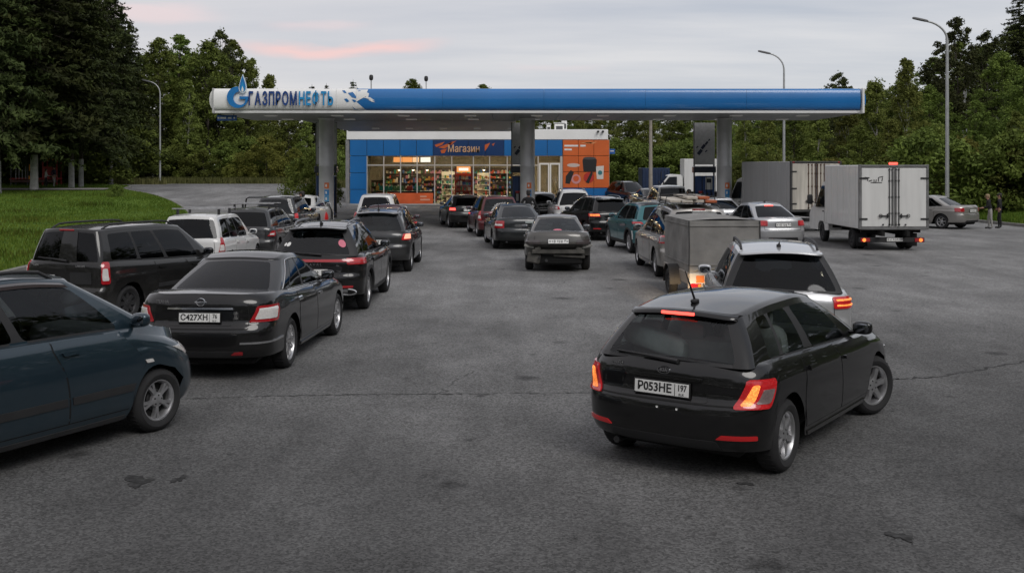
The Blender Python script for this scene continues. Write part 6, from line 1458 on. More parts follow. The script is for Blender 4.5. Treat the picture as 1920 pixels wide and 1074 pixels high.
# --- trailer under a grey tarpaulin
def trailer(X, Y, th):
    r = empty('trailer', (X, Y, 0), -R(th), 'small box trailer under a grey tarpaulin between minivan and pale crossover', 'trailer'); W_, L_, z0, z1 = 1.42, 2.5, .56, 1.60
    V = []; F = []; tarp = mat('grey tarpaulin', (.21, .205, .195), .75, noise=.3, nscale=2.2, bump=.35, bscale=7)
    def face(fn, nu, nv):
        k = len(V)
        for i in range(nv):
            for j in range(nu):
                p, n_ = fn(j/(nu-1), i/(nv-1)); d = .020*(noise.noise(Vector(p)*2.3)+.5*noise.noise(Vector(p)*5.1)+.25*noise.noise(Vector(p)*11))
                e = min(min(j, nu-1-j)/(nu-1), min(i, nv-1-i)/(nv-1))*8; d *= min(1, e); V.append(tuple(np.array(p)+np.array(n_)*d))
        F.extend(gridfaces(nv, nu, False, k))
    face(lambda u_, v: ((-W_/2+W_*u_, 0, z0+(z1-z0)*v), (0, -1, 0)), 20, 16); face(lambda u_, v: ((W_/2, L_*u_, z0+(z1-z0)*v), (1, 0, 0)), 24, 14); face(lambda u_, v: ((-W_/2, L_-L_*u_, z0+(z1-z0)*v), (-1, 0, 0)), 24, 14); face(lambda u_, v: ((W_/2-W_*u_, L_, z0+(z1-z0)*v), (0, 1, 0)), 12, 10); face(lambda u_, v: ((-W_/2+W_*u_, L_*v, z1+.035*math.sin(math.pi*u_)-.02*math.sin(3*math.pi*v)**2), (0, 0, 1)), 14, 20)
    tp = mobj('tarpaulin', V, F, tarp, r, ang=50)
    for z in (z1-.10, z0+.16): box('hem', (0, -.012, z), (W_-.02, .012, .035), tarp, tp, .004); box('hem', (-W_/2-.012, L_/2, z), (.012, L_-.04, .035), tarp, tp, .004)
    for x in (-W_/2-.006, W_/2+.006): tube('corner_seam', [(x, -.01, z0), (x+.008, -.012, (z0+z1)/2), (x, -.01, z1)], .014, mat('seam', (.05, .05, .05), .8), tp, 6)
    tube('lacing', [(-W_/2+.1+.13*k, -.02, z0+.03+.05*(k % 2)) for k in range(10)], .008, mat('rope', (.3, .27, .2), .8), tp, 5)
    red = mat('trailer rail', (.30, .27, .24), .55, .3); box('tailboard', (0, -.02, .43), (1.44, .06, .26), mat('zinc board', (.40, .39, .37), .5, .4, noise=.25, nscale=3), r, .01); box('side_board', (-.71, L_/2, .45), (.05, L_, .24), red, r, .01); box('side_board', (.71, L_/2, .45), (.05, L_, .24), red, r, .01); box('floor', (0, L_/2, .36), (1.36, L_-.1, .06), UND, r, .01); box('rear_beam', (0, -.06, .30), (1.5, .06, .08), red, r, .01)
    for sg in (1, -1):
        b = box('lamp_cluster', (sg*.60, -.10, .31), (.22, .05, .10), RED, r, .01); box('lamp', (sg*.60+.07, -.13, .31), (.06, .02, .07), mat('amber lens', (.5, .2, .03), .2, coat=.6), b, .006)
        box('hazard_marker', (sg*.50, -.056, .44), (.16, .01, .14), mat('reflector orange', (.65, .16, .03), .3), r, .004)  # orange plates added to strengthen the headlamp glow on the tailboard
        mt, mr = wheel_meshes(.29, .18, 'steel', .165); wo = bpy.data.objects.new('wheel', mt); link(wo, r); wo.location = (sg*.84, 1.1, .29); wo.rotation_euler = (0, 0, 0 if sg > 0 else math.pi); link(bpy.data.objects.new('rim', mr), wo)
        V2 = []
        for a in np.linspace(-.1, math.pi+.1, 14):
            for x in (.72, .95): V2.append((sg*x, 1.1+.36*math.cos(a), .29+.36*math.sin(a)))
        mobj('mudguard', V2, gridfaces(14, 2), PLA, r)
    tube('drawbar', [(-.45, L_, .38), (0, L_+.9, .40), (0, L_+1.25, .42)], .04, STEEL, r); tube('drawbar', [(.45, L_, .38), (.01, L_+.88, .40)], .04, STEEL, r)
trailer(4.24, 21.3, -3)
# --- queue at the left pump row
w8 = dict(H=1.55, L=3.95, W=1.68, wb=2.5, rt=.28, rgx=(.94, .90), top=[(0, .98), (.1, .985), (.35, .95), (.62, .92), (.78, .90), (.92, .83), (1, .70)], ft=2.35, fb=3.2, doors=[(.30, .52), (.525, .75)])
make_car('estate_car', 'white estate car with silver roof bars behind the black estate van', 'car', 'wagon', WCP, at_rear('wagon', -7.62, 25.0, 1, w8), 1, lights=[(((.70, .62), (.90, .62), (.88, 1.0), (.80, 1.0)), RED, .016, [(((.73, .70), (.86, .70), (.85, .84), (.76, .84)), LWH, .022)])], plate=('#', ''), bars=True, glass_side=GLD, glass_rear=GLD, wiper=True, ov=w8)
make_car('estate_car', 'dark grey car with long silver roof rack beside the white estate', 'car', 'wagon', DGR, at_rear('wagon', -7.55, 29.9, 0, dict(H=1.5, rt=.45)), 0, lights=[(((.66, .74), (.92, .72), (.96, .76), (.80, 1.0)), RED, .016, [(((.72, .77), (.86, .76), (.86, .80), (.75, .81)), LWH, .022)])], plate=('#', ''), bars=True, glass_side=GLD, glass_rear=GLD, ov=dict(H=1.5, rt=.45, rgx=(.9, .86)))
nv = dict(L=3.95, W=1.77, H=1.66, wb=2.45, rw=.35, rt=.26, rb=.08, ro=.72, top=[(0, 1.06), (.35, 1.04), (.62, 1.0), (.76, 1.0), (.9, .94), (1, .84)], ft=2.15, fb=2.85, rgx=(.88, .86), Wt=.60)
def niva_x(c, root, mir):
    o = MB().lathe([(0, .17), (.26, .17), (.31, .15), (.335, .10), (.335, 0)], 28, 'Y').build('spare_wheel', BLKD, root); o.location = (-.0, c.yr-.02, .86); o.scale = (1, -1, 1)
    b = MB(); b.lathe([(.315, .145), (.345, .135), (.36, .10), (.36, .02), (.335, .02)], 32, 'Y'); r2 = b.build('spare_ring', WHT, o)
    # driver's door standing open on the left
    d = box('open_door', (-1.22, .35, .78), (.95, .06, .62), DGR, root, .03, rz=R(18)); tube('door_frame', [(-1.66, .21, 1.08), (-1.60, .22, 1.50), (-1.52, .25, 1.55), (-.92, .45, 1.55), (-.80, .49, 1.10)], .03, BLKD, root, 8)
make_car('suv', 'dark grey boxy off-roader with white-ringed spare wheel at the left pump', 'car', 'suv', DGR, at_rear('suv', -8.4, 37.6, 2, nv), 2, lights=[(((.72, .72), (.88, .72), (.88, 1.04), (.74, 1.04)), REDL, .016, [(((.75, .76), (.84, .76), (.84, .84), (.75, .84)), ORA, .022)])], plate=None, glass_side=GLD, glass_rear=GL, cladding=True, extras=niva_x, ov=nv)
make_car('sedan', 'white car at the left pump ahead of the boxy off-roader', 'car', 'sedan', WCP, at_rear('sedan', -9.3, 45.3, 3), 3, lights=[tl(.60, .98, .74, .95)], plate=('#', ''))
g5 = dict(L=4.3, W=1.77, H=1.60, rgx=(.90, .84))
make_car('hatchback', 'dark grey hatchback with glowing right tail lamp ahead of the light-bar crossover', 'car', 'suv', DGR, at_rear('suv', -3.42, 26.6, 0, g5), 0, lights=[tl(.66, 1.05, .84, 1.02, REDL, [(((.72, .87), (1.0, .88), (1.02, .98), (.78, .99)), mat('washed amber lamp', (.6, .3, .2), .3, emit=(1, .42, .28), es=.9), .018)])], plate=('#', ''), rails=GRY, spoiler=.10, antenna='whip', glass_side=GLD, glass_rear=GL, ov=g5, seats=SEATL)
make_car('hatchback', 'dark red hatchback third in line at the left pump lane', 'car', 'hatch', WINE, at_rear('hatch', -4.05, 33.2, -1), -1, lights=[tl(.64, 1.0, .74, .97, RED, [(((.74, .80), (.96, .80), (.98, .90), (.78, .90)), LWH, .018)])], plate=('#', ''), spoiler=.12, wiper=True, glass_side=GLD, glass_rear=GLD)
make_car('estate_van', 'white estate at the head of the lane left of the shop poster', 'car', 'wagon', WCP, at_rear('wagon', -5.15, 40.3, -2, dict(H=1.66)), -2, lights=[tl(.72, .9, .72, 1.0)], plate=('#', ''), glass_side=GLD, glass_rear=GLD, bars=False, ov=dict(H=1.66))
# --- queue at the middle island
make_car('sedan', 'black liftback with lit red lamp, first at the middle pump', 'car', 'hatch', BLK, at_rear('hatch', -1.85, 46.8, -11, dict(L=4.6, rt=.9, rb=.2)), -11, lights=[tl(.58, 1.0, .76, .94, REDL, [(((.62, .80), (.92, .80), (.94, .88), (.64, .88)), REDH, .018)])], plate=('#', ''), glass_side=GL, glass_rear=GLD, ov=dict(L=4.6, rt=.9, rb=.2, H=1.44), rimr=.23, rimstyle='ten')
make_car('hatchback', 'dark red tall hatchback second in the middle lane', 'car', 'wagon', WINE, at_rear('wagon', -.42, 40.6, -9, dict(L=4.0, H=1.58, rt=.4)), -9, lights=[(((.72, .66), (.90, .66), (.90, 1.0), (.80, 1.0)), RED, .016, [(((.75, .72), (.87, .72), (.87, .84), (.78, .84)), LWH, .022)])], plate=('#', ''), glass_side=GLD, glass_rear=GLC, seats=SEATL, ov=dict(L=4.0, H=1.58, rt=.4, rgx=(.9, .86)))
make_car('sedan', 'dark green-grey sedan waiting third in the middle lane', 'car', 'sedan', NAVYP, at_rear('sedan', .32, 34.4, -7), -7, lights=[tl(.56, .98, .70, .96, RED, [(((.62, .78), (.92, .78), (.95, .84), (.64, .84)), LWH, .018)], .02)], plate=None, glass_side=GLD, glass_rear=GL, rimstyle='ten', extras=fascia_on('lid_mark', ((.12, .86), (.42, .88), (.42, .93), (.12, .91)), mat('worn paint', (.30, .34, .33), .6), .005))
bm_ov = dict(L=4.47, W=1.74, H=1.41, wb=2.725, ro=1.0, rgx=(.90, .86), rgv=(.03, .95), rear=[(.2, .36), (.32, .30), (.45, .24), (.6, .20), (.68, .06), (.74, .0), (.9, .03), (1.1, .10)], seam=.70, rbz=.42, crease=.78)
def bm_x(c, root, mir):
    beam = mat('bare beam', (.10, .095, .085), .6, .3, noise=.5, nscale=6); box('crash_beam', (0, c.yr+.16, .53), (1.34, .10, .11), beam, root, .02); box('hanging_panel', (-.62, c.yr+.25, .36), (.34, .12, .26), beam, root, .03, ry=.2); box('crash_beam', (.28, c.yr+.22, .41), (.80, .06, .07), beam, root, .02, ry=.05)
    for sg in (1, -1): box('bumper_bracket', (sg*.52, c.yr+.18, .60), (.16, .14, .10), beam, root, .02, ry=.3*sg); box('torn_strip', (sg*.74, c.yr+.20, .66), (.26, .05, .06), mat('torn edge', (.22, .215, .20), .6, noise=.4), root, .01, ry=-.25*sg)
    tube('exhaust', [(-.3, c.yr+.7, .28), (-.3, c.yr+.18, .30)], .04, STEEL, root); MB().box((0, c.yr+.34, .36), (1.2, .2, .24), bev=.05).build('tank_panel', UND, root, smooth=False)
make_car('sedan', 'battered dark grey sedan without rear bumper, last in the middle lane', 'car', 'sedan', paint('faded grey paint', (.075, .072, .066), .3, .36, .10), at_rear('sedan', 1.17, 26.9, 1, bm_ov), 1, lights=[tl(.44, .90, .72, .86, SMK, [], .03)], plate=('#', ''), plate_z=.80, glass_side=GL, glass_rear=GLC, rimstyle='steel', extras=chain(bm_x, sticker(0, .07, .035, mat('pink sticker', (.60, .16, .22), .5))), ov=bm_ov, seats=SEAT)
# --- queue at the right lane
make_car('suv', 'white off-roader with dark rear window before the shop door', 'car', 'suv', WCP, at_rear('suv', 2.72, 45.6, -3, dict(H=1.72)), -3, lights=[tl(.66, 1.02, .86, 1.02, RED, [(((.78, .89), (.98, .89), (1.0, .97), (.80, .97)), LWH, .02)])], plate=('#', ''), rails=ALU, glass_side=GLD, glass_rear=GLD, ov=dict(H=1.72, rgx=(.92, .86)), wiper=True)
dr_ = empty('open_car', (1.55, 44.2, 0), R(20), 'black low car with open tailgate left of the white off-roader', 'car')
bpy.data.objects.remove(dr_)
make_car('hatchback', 'black hatchback squeezed left of the white off-roader', 'car', 'hatch', BLK, at_rear('hatch', 1.75, 51.6, -14), -14, lights=[tl(.6, 1.0, .7, .95)], plate=None, glass_side=GLD)
make_car('suv', 'black crossover with bright orange lamp beside the teal crossover', 'car', 'suv', BLK, at_rear('suv', 3.72, 38.6, -15, dict(H=1.60)), -15, lights=[tl(.52, 1.02, .88, 1.02, REDL, [(((.56, .91), (.92, .91), (.95, .97), (.58, .97)), ORA, .02)])], plate=('#', ''), rails=ALU, spoiler=.12, glass_side=GL, glass_rear=GLD, ov=dict(H=1.60), rimstyle='ten', extras=reflectors(.5, .8, .46, REDD))
make_car('suv', 'teal crossover with pale stripe between black crossover and silver minivan', 'car', 'suv', TEAL, at_rear('suv', 4.62, 32.6, -9, dict(H=1.58, L=4.15)), -9, lights=[tl(.60, 1.06, .92, 1.02, RED, [(((.66, .95), (1.0, .95), (1.02, .98), (.68, .99)), REDL, .018)])], plate=('#', ''), glass_side=GLD, glass_rear=GLD, cladding=True, roofmat=BLK, ov=dict(H=1.58, L=4.15), rimstyle='five', extras=chain(strip_on('pale_stripe', 1.02, 1.08, .46, .72, WHT, .010, True), strip_on('black_insert', .3, .95, .74, .86, PLA, .008, True)))
# --- cars by the trucks
make_car('sedan', 'silver sedan with lit brake lamps left of the white box truck', 'car', 'sedan', SIL, at_rear('sedan', 8.82, 34.6, -9, dict(H=1.5, rb=.55, rt=1.35)), -9, lights=[tl(.52, .98, .76, .96, RED, [(((.58, .80), (.90, .80), (.93, .92), (.64, .92)), REDL, .018)], .02)], plate=('#', ''), glass_side=GLD, glass_rear=GLD, brake=(.90, REDH), antenna=True, ov=dict(H=1.5, rb=.55, rt=1.35, rgx=(.9, .84)), handles=SIL)
make_car('sedan', 'silver sedan half hidden between the trailer and the silver sedan', 'car', 'sedan', SIL, at_rear('sedan', 8.55, 41.6, -5), -5, lights=[tl(.56, .98, .74, .95)], plate=None, glass_side=GLD, glass_rear=GLD)
make_car('suv', 'white boxy off-roader seen over the boards on the minivan roof', 'car', 'suv', WCP, at_rear('suv', 7.95, 52.4, -4, dict(H=1.80, rt=.2)), -4, lights=[tl(.7, .9, .8, 1.0)], plate=None, glass_side=GLD, glass_rear=GLD, ov=dict(H=1.80, rt=.2, rgx=(.93, .92), Wt=.64))
make_car('sedan', 'silver sedan parked by the verge beside two standing people', 'car', 'sedan', SILB, (18.55, 47.9), -38, lights=[tl(.58, 1.0, .76, .95, RED, [], .03)], plate=('#', ''), glass_side=GLD, glass_rear=GL, handles=SILB, rimstyle='six', ov=dict(H=1.45))
make_car('suv', 'black off-roader facing the camera right of the orange poster wall', 'car', 'suv', BLK, ((1182-960)*74/FOC, 74), 158, lights=[tl(.66, 1.0, .86, 1.02)], plate=('', ''), rails=PLA, ov=dict(H=1.74, W=1.9, L=4.7), glass_side=GLD)
make_car('sedan', 'black sedan facing the camera below the pale concrete pole', 'car', 'sedan', BLK, ((1222-960)*63/FOC, 63), 170, lights=[tl(.6, 1.0, .74, .94)], plate=('', ''), glass_side=GLD)
# --- box trucks
TW = mat('truck white', (.66, .66, .64), .42, coat=.2, noise=.07, nscale=2.2, streak=(3, 3, .35)); TG = mat('truck grey side', (.40, .40, .40), .45, noise=.09, nscale=1.6, streak=(2, 2, .3)); TC = mat('truck cream', (.52, .49, .43), .5, noise=.32, nscale=1.8, streak=(2.5, 2.5, .3)); TFR = mat('truck frame', (.20, .20, .20), .45, .4, noise=.2)
def box_truck(name, label, X, Y, th, W_, L_, z0, z1, door_m, side_m, frame_m, lit, plate, roof_lamp, cabw=1.95, hinge=PLA, scrawl=False, plain_frame=False):
    r = empty(name, (X, Y, 0), -R(th), label, 'truck'); H_ = z1-z0; zc = (z0+z1)/2
    bx_ = box('cargo_box', (0, L_/2+.04, zc), (W_, L_, H_), side_m, r, .02)
    for k in range(6): box('side_rib', (-W_/2-.004, .35+k*(L_-.5)/5, zc), (.012, .02, H_-.16), TFR if False else side_m, bx_, .003); box('side_rib', (W_/2+.004, .35+k*(L_-.5)/5, zc), (.012, .02, H_-.16), side_m, bx_, .003)
    for sx in (-1, 1):
        box('corner_post', (sx*(W_/2-.03), .01, zc), (.08, .10, H_+.03), frame_m, r, .012)
        d = box('rear_door', (sx*(W_/4-.01), -.01, zc-.01), (W_/2-.13, .05, H_-.17), door_m, r, .012)
        for dx in ((.06, .15) if not plain_frame else (.05, .2, .36)):
            b = MB().tube([(sx*dx, -.055, z0+.10), (sx*dx, -.055, z1-.10)], .017, 8)
            for zz in (z0+.14, z0+.5, zc, z1-.5, z1-.14): b.box((sx*dx, -.045, zz), (.06, .04, .06), bev=.008)
            b.build('lock_rod', mat('rod steel', (.10, .10, .10), .5, .5) if not plain_frame else mat('rusty rod', (.10, .055, .035), .7, .2), d)
        hb = MB().box((sx*.30, -.07, z0+.42), (.32, .03, .035), bev=.008); hb.tube([(sx*.44+.055*math.cos(a), -.075, z0+.42+.05*math.sin(a)) for a in np.linspace(0, 2*math.pi, 11)], .012, 5); hb.box((sx*.22, -.075, z0+.42), (.05, .04, .14), bev=.01); hb.build('door_latch', PLA, d)
        for zz in (z0+.32, z0+.95 if plain_frame else zc+.0, z1-.42):
            if zz == zc and not plain_frame: continue
            box('hinge', (sx*(W_/2-.13), -.045, zz), (.26, .03, .055), hinge, d, .006)
        box('rubber_stop', (sx*.16, -.07, z0+.14), (.04, .05, .05), RUB, d, .008); box('rubber_stop', (sx*.36, -.07, z0+.14), (.04, .05, .05), RUB, d, .008)
    box('top_frame', (0, .01, z1-.03), (W_-.12, .10, .07), frame_m, r, .012); box('bottom_frame', (0, .01, z0+.02), (W_-.12, .10, .09), frame_m, r, .012)
    if roof_lamp: box('roof_lamp', (0, .03, z1+.05), (.26, .10, .07), REDH, r, .015)
    else: 
        for sx in (-.9, .9): box('marker_lamp', (sx*W_/2, -.045, z1-.035), (.10, .02, .035), RED, r, .006)
    if scrawl:
        sc = MB()
        for (x, z, w_, h_, t) in ((-.86, 0, .15, .03, .1), (-.84, -.06, .03, .1, .3), (-.76, -.1, .12, .03, -.3), (-.64, -.12, .03, .12, 0), (-.58, -.12, .03, .12, .2), (-.50, -.06, .03, .14, 0), (-.42, .02, .14, .03, -.2), (-.38, -.06, .03, .12, .2), (-.5, -.16, .22, .025, 0), (-.68, -.16, .14, .025, 0)): sc.box((x, -.0385, z1-.40+z), (w_, .004, h_), ry=t)
        sc.build('worn_lettering', mat('worn letters', (.05, .05, .05), .6), r, smooth=False)
    # chassis
    ch = MB()
    for sx in (-.4, .4): ch.box((sx, L_/2+.6, z0-.14), (.10, L_+1.6, .16))
    for y in (.3, 1.2, 2.2, 3.2): ch.box((0, y, z0-.08), (W_-.3, .10, .10))
    ch.box((0, .25, z0-.33), (W_-.25, .08, .10), bev=.01); ch.build('chassis', UND, r, smooth=False)
    box('lamp_bar', (0, .18, z0-.36), (W_-.12, .10, .15), PLA, r, .015)
    for sx in (-1, 1):
        lp = box('taillight', (sx*(W_/2-.24), .115, z0-.36), (.30, .04, .12), RED, r, .015)
        if lit: MB().lathe([(0, -.03), (.05, -.025), (.06, 0)], 14, 'Y', (sx*(W_/2-.20), .092, z0-.36)).build('lamp', ORA if lit == 1 else REDH, lp).scale = (1, 1, 1)
        box('mudflap', (sx*(W_/2-.30), .62, z0-.38), (.36, .02, .42), RUB, r, .004)
    if plate:
        po = MB().box((0, 0, 0), (.54, .012, .132), bev=.004).build('license_plate', PLB, r, smooth=False); po.location = (.08, .115, z0-.35); MB().box((0, -.008, 0), (.515, .006, .108), bev=.002).build('plate_face', PLW, po, smooth=False)
        blurred_plate(po)
    mt, mr = wheel_meshes(.345, .205, 'steel', .19); fy = L_+.95
    for (x, y) in ((W_/2-.22, 1.15), (-W_/2+.22, 1.15), (W_/2-.44, 1.15), (-W_/2+.44, 1.15), (cabw/2-.14, fy), (-cabw/2+.14, fy)):
        wo = bpy.data.objects.new('wheel', mt); link(wo, r); wo.location = (x, y, .345); wo.rotation_euler = (0, 0, 0 if x > 0 else math.pi); link(bpy.data.objects.new('rim', mr), wo)
    # cab: rounded side profile swept across
    y0 = L_+.12; prof = [(0, .45), (0, 2.0), (.12, 2.16), (.7, 2.20), (1.0, 2.12), (1.62, 1.36), (2.15, 1.14), (2.32, .95), (2.36, .50), (2.2, .40), (1.28, .40), (1.22, .62), (1.05, .74), (.62, .74), (.45, .62), (.40, .42)]
    cb = MB(); V = []; ws = [(-1, .0), (-.97, .05), (-.9, .085), (.9, .085), (.97, .05), (1, .0)]
    n_ = len(prof)
    for (sx, _) in ws:
        ins = (1-abs(sx))*1.0
        for (a, z) in prof:
            t = max(0, (z-1.15)/1.05)*.11; k = 0 if abs(sx) < .95 else (.02 if abs(sx) < .99 else .05)
            V.append((sx*(cabw/2-t)*(1 if abs(sx) < .99 else .985), y0+a*(1)-(k if a > 1 else 0), z-(k*.6 if z > 1.9 else 0)))
    F = []
    for i in range(5):
        for j in range(n_): F.append((i*n_+j, i*n_+(j+1) % n_, (i+1)*n_+(j+1) % n_, (i+1)*n_+j))
    F += [tuple(range(n_))[::-1], tuple(range(5*n_, 6*n_))]
    cab_ = mobj('cab', V, F, TW, r, ang=30)
    for sx in (-1, 1):
        xw = lambda z: sx*((cabw/2-max(0, (z-1.15)/1.05)*.11)+.006)
        V = [(xw(1.25), y0+.42, 1.25), (xw(1.22), y0+1.52, 1.22), (xw(1.60), y0+1.30, 1.60), (xw(2.0), y0+.98, 2.0), (xw(2.02), y0+.42, 2.02)]; mobj('side_window', V, [(0, 1, 2, 3, 4) if sx > 0 else (4, 3, 2, 1, 0)], GLD, r, smooth=False)
        b = MB().sup((sx*(cabw/2+.22), y0+1.42, 1.50), (.20, .10, .36), .4); b.tube([(sx*(cabw/2-.02), y0+1.45, 1.36), (sx*(cabw/2+.2), y0+1.44, 1.42)], .018, 6); b.build('mirror', PLA, r)
        box('door_handle', (sx*(cabw/2+.012), y0+.52, 1.10), (.03, .16, .035), PLA, r, .008); box('door_gap', (sx*(cabw/2+.001), y0+.42, 1.0), (.006, .012, .6), GAP, r, 0)
    V = [(-cabw/2+.14, y0+1.63, 1.375), (cabw/2-.14, y0+1.63, 1.375), (cabw/2-.22, y0+1.06, 2.07), (-cabw/2+.22, y0+1.06, 2.07)]; mobj('windshield', V, [(0, 1, 2, 3)], GLD, r, smooth=False)
    return r
box_truck('box_truck', 'white box truck with glowing red roof lamp and closed rear doors', 12.2, 34.1, -.5, 2.22, 3.6, .70, 2.74, TW, WHT if False else TW, TFR, 1, ('#', ''), True, scrawl=True)
box_truck('box_truck', 'larger grey-sided box truck with stained cream rear doors behind the white one', 12.62, 44.3, -13, 2.3, 4.6, .85, 2.92, TC, TG, mat('truck dark frame', (.05, .05, .05), .5), 0, None, False, plain_frame=True)
# far white van seen from the side, left of the right column
vn = box_truck('box_truck', 'small white box van far back, facing left, left of the right dispenser', 15.3, 77.5, -90, 1.9, 2.9, .95, 3.3, TW, TW, TW, 0, None, False, cabw=1.8)
# ------------------------------------------------------------------ people
def person(X, Y, face, label, shirt, trousers, hair, h=1.75, lean=0.0, arms='down', z=None, name='person', bend=0.0):
    """face: heading in degrees clockwise from +Y"""
    k = h/1.75; J = {}; E = []
    def j(n_, p, r_, par=None):
        J[n_] = (len(J), p, r_)
        if par: E.append((J[par][0], J[n_][0]))
    def tilt(p, a=lean):   # lean the trunk forward about the hips
        y, zz = p[1], p[2]-.95; return (p[0], y*math.cos(a)+zz*math.sin(a), .95-y*math.sin(a)+zz*math.cos(a))
    j('pelvis', (0, 0, .95), (.155, .115)); j('waist', tilt((0, 0, 1.10)), (.14, .105), 'pelvis'); j('chest', tilt((0, .01, 1.30)), (.165, .115), 'waist'); j('collar', tilt((0, 0, 1.43)), (.12, .085), 'chest'); j('neck', tilt((0, .01, 1.51)), (.052, .054), 'collar'); j('jaw', tilt((0, .03, 1.57)), (.066, .078), 'neck'); j('head', tilt((0, .02, 1.65)), (.076, .094), 'jaw'); j('crown', tilt((0, .0, 1.715)), (.058, .07), 'head'); 
    for s_, nm in ((1, 'r'), (-1, 'l')):
        st = .06 if nm == 'r' else -.05
        j('hip'+nm, (s_*.095, 0, .88), (.092, .10), 'pelvis'); j('knee'+nm, (s_*.105, .03+st, .49), (.062, .068), 'hip'+nm); j('calf'+nm, (s_*.107, .0+st, .34), (.056, .062), 'knee'+nm); j('ankle'+nm, (s_*.11, -.01+st, .09), (.042, .045), 'calf'+nm); j('foot'+nm, (s_*.115, .08+st, .045), (.045, .04), 'ankle'+nm); j('toe'+nm, (s_*.12, .19+st, .035), (.04, .03), 'foot'+nm)
        j('sh'+nm, tilt((s_*.185, 0, 1.405)), (.07, .07), 'collar')
        if arms == 'down' or (arms == 'one' and nm == 'l'): q = [(s_*.235, .0, 1.12), (s_*.24, .06, .89), (s_*.235, .09, .81)]
        elif arms == 'hips': q = [(s_*.30, -.05, 1.17), (s_*.21, .10, 1.02), (s_*.16, .13, .98)]
        else: q = [(s_*.23, .10, 1.16), (s_*.16, .32, 1.12), (s_*.13, .40, 1.12)]
        q = [tilt(p_) for p_ in q]; j('el'+nm, q[0], (.045, .046), 'sh'+nm); j('wr'+nm, q[1], (.031, .03), 'el'+nm); j('palm'+nm, q[2], (.036, .022), 'wr'+nm); d = (Vector(q[2])-Vector(q[1])).normalized(); sd = Vector((0, 1, 0)) if abs(d.y) < .8 else Vector((1, 0, 0))
        for f_ in range(4):
            o_ = sd*(.030-.02*f_); ln = (.085, .095, .088, .07)[f_]; p1 = Vector(q[2])+d*.03+o_; j('f%d%s' % (f_, nm), tuple(p1+d*ln*.5), (.010, .010), 'palm'+nm); j('t%d%s' % (f_, nm), tuple(p1+d*ln*.92+Vector((-s_*.02, 0, 0))), (.008, .008), 'f%d%s' % (f_, nm))
        j('th'+nm, tuple(Vector(q[2])+sd*.05+d*.01), (.011, .011), 'palm'+nm); j('tt'+nm, tuple(Vector(q[2])+sd*.062+d*.05), (.009, .009), 'th'+nm)
    me = bpy.data.meshes.new('person'); items = sorted(J.values()); me.from_pydata([tuple(c_*k for c_ in i[1]) for i in items], E, [])
    o = bpy.data.objects.new('person', me); COL.objects.link(o); mod = o.modifiers.new('skin', 'SKIN'); sk = me.skin_vertices[0].data
    for i in items: sk[i[0]].radius = (i[2][0]*k, i[2][1]*k); 
    sk[0].use_root = True; mod.use_smooth_shade = True; ss = o.modifiers.new('sub', 'SUBSURF'); ss.levels = 1; ss.render_levels = 1
    m2 = bpy.data.meshes.new_from_object(o.evaluated_get(bpy.context.evaluated_depsgraph_get())); bpy.data.objects.remove(o)
    SK = mat('skin', (.36, .20, .14), .55)
    m2.materials.clear()
    for m_ in (SK, shirt, trousers, mat('shoe', (.03, .03, .03), .6)): m2.materials.append(m_)
    wr = [Vector(J['wr'+s_][1])*k for s_ in 'rl']; nk = Vector(J['neck'][1])*k; ax = (Vector(J['head'][1])-Vector(J['collar'][1])).normalized(); hipz = .93*k
    bx = (Vector(J['chest'][1])-Vector(J['pelvis'][1])).normalized(); pv = Vector(J['pelvis'][1])*k
    for p in m2.polygons:
        c_ = p.center; p.use_smooth = True
        if c_.z < .085*k: mi = 3
        elif (c_-nk).dot(ax) > -.01*k and (c_-nk).length < .32*k: mi = 0
        elif min((c_-w_).length for w_ in wr) < .2*k and any((c_-Vector(J['el'+s_][1])*k).length > (Vector(J['wr'+s_][1])-Vector(J['el'+s_][1])).length*k*.93 and (c_-Vector(J['wr'+s_][1])*k).length < .2*k for s_ in 'rl'): mi = 0
        elif (c_-pv).dot(bx) > .03*k or abs(c_.x) > .19*k: mi = 1
        else: mi = 2
        p.material_index = mi
    r = bpy.data.objects.new(name, m2); COL.objects.link(r); r.location = (X, Y, float(zg(X, Y)) if z is None else z); r.rotation_euler = (0, 0, -R(face)); tag(r, label, 'person')
    hd = Vector(J['head'][1])*k; b = MB().sup((hd.x, hd.y-.018*k, hd.z+.045*k), (.185*k, .225*k, .17*k), .9, 14, 8); b.sup((hd.x, hd.y-.075*k, hd.z-.02*k), (.165*k, .10*k, .17*k), .8, 12, 8); b.build('hair', hair, r)
    b = MB().sup((hd.x, hd.y+.105*k, hd.z-.02*k), (.03*k, .045*k, .05*k), .9, 8, 6)
    for s_ in (-1, 1): b.sup((hd.x+s_*.084*k, hd.y-.005*k, hd.z-.01*k), (.022*k, .045*k, .065*k), .9, 8, 6)
    b.build('nose_and_ears', SK, r)
    b = MB()
    for s_ in (-1, 1): b.sup((hd.x+s_*.034*k, hd.y+.092*k, hd.z+.012*k), (.026*k, .014*k, .014*k), 1, 8, 6)
    b.build('eyes', PLB, r); MB().sup((hd.x, hd.y+.092*k, hd.z-.062*k), (.05*k, .016*k, .014*k), 1, 8, 6).build('mouth', mat('lips', (.30, .10, .08), .5), r)
    return r
HB = mat('dark hair', (.015, .011, .009), .6); HL = mat('fair hair', (.28, .20, .11), .6); BT = mat('black cloth', (.012, .012, .013), .85, noise=.2); NT = mat('navy cloth', (.015, .02, .035), .85); WT_ = mat('white cloth', (.50, .50, .48), .85); JN = mat('denim', (.035, .05, .08), .85); OL = mat('brown cloth', (.06, .05, .038), .85); GC = mat('light trousers', (.32, .31, .29), .85)
person(-7.95, 40.4, -75, 'person in black with arms forward beside the boxy off-roader', BT, BT, HB, arms='fwd')
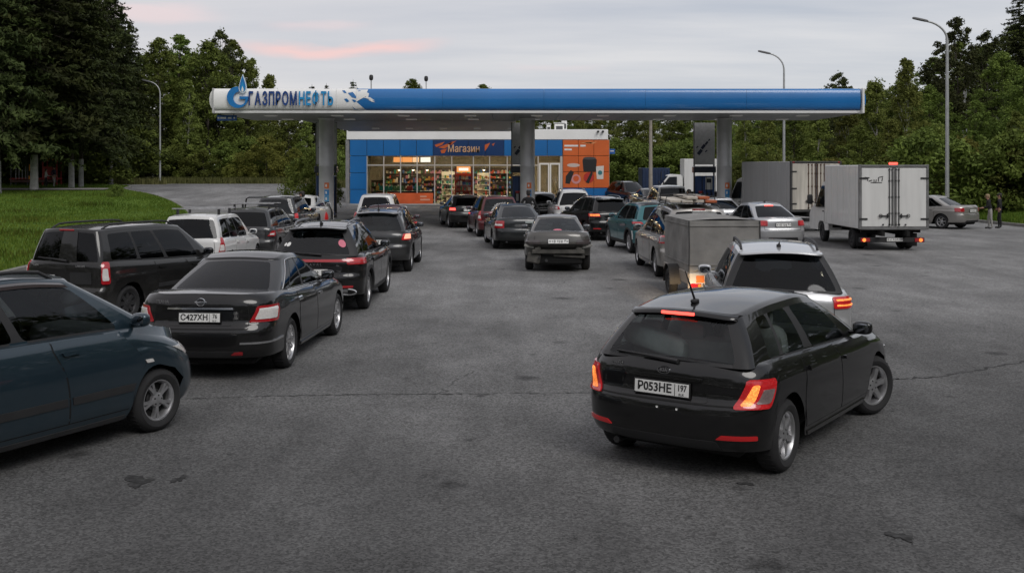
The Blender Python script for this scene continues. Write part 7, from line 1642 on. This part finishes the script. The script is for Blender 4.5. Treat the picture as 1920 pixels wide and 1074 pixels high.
person(.66, 42.6, 5, 'person in black shirt seen from behind before the middle column', BT, JN, HB, arms='hips')
person(8.05, 47.6, -30, 'person in brown jacket bent at the right dispenser', OL, BT, HB, lean=.35, arms='fwd', h=1.72)
person(20.9, 46.6, -75, 'fair-haired person in black top and pale trousers at the parked sedan boot', BT, GC, HL, h=1.50, lean=.18, arms='fwd')
person(21.45, 46.9, -60, 'person in black clothes rightmost beside the parked sedan', BT, BT, HB, h=1.52, arms='hips')
person((86-960)*84/FOC, 84.0, 60, 'child in white shirt and dark trousers by the orange play frame', WT_, BT, HB, h=1.55, arms='one')
person((101-960)*84.6/FOC, 84.6, 100, 'person with pale shoulders and dark trousers beside the white-shirted child', NT, GC, HB, h=1.72, arms='hips')
# play structure under the spruces
pl = empty('play_frame', ((70-960)*88/FOC, 88, float(zg(-39, 88))), .1, 'orange and red play frame with pale railings under the spruces', 'play frame'); PO = mat('play orange', (.80, .30, .03), .5); PR = mat('play red', (.32, .03, .03), .5); PG = mat('play grey', (.42, .42, .42), .5)
for (x, y) in ((-1.9, -.5), (-.6, -.5), (.6, -.5), (1.7, -.5), (-1.9, .6), (-.6, .6), (.6, .6), (1.7, .6)): box('post', (x, y, 1.1), (.10, .10, 2.2 if abs(x) < 1 else 2.5), PR if x > 0 else DKP, pl, .01)
box('deck', (-.1, .05, .62), (3.8, 1.2, .12), PR, pl, .01); box('roof_board', (1.15, -.1, 2.30), (1.3, .9, .30), PO, pl, .03); box('side_board', (-.2, -.56, 1.7), (.55, .06, .9), PO, pl, .02); box('side_board', (1.1, -.56, 1.25), (.9, .06, .7), PR, pl, .02); box('skirt', (-.1, -.58, .42), (3.7, .05, .18), mat('play brown', (.10, .05, .04), .7), pl, .01); box('panel', (-.3, -.60, .72), (.4, .05, .26), PO, pl, .02); box('panel', (.9, -.60, .72), (.5, .05, .26), PR, pl, .02)
for k in range(4): box('railing', (-1.5+k*.25, -.56, 1.25), (.05, .05, 1.3), PG, pl, .008)
tube('slide_rail', [(-1.9, -.5, 2.3), (-1.4, -.5, 2.45), (-.7, -.5, 2.4)], .04, PG, pl)
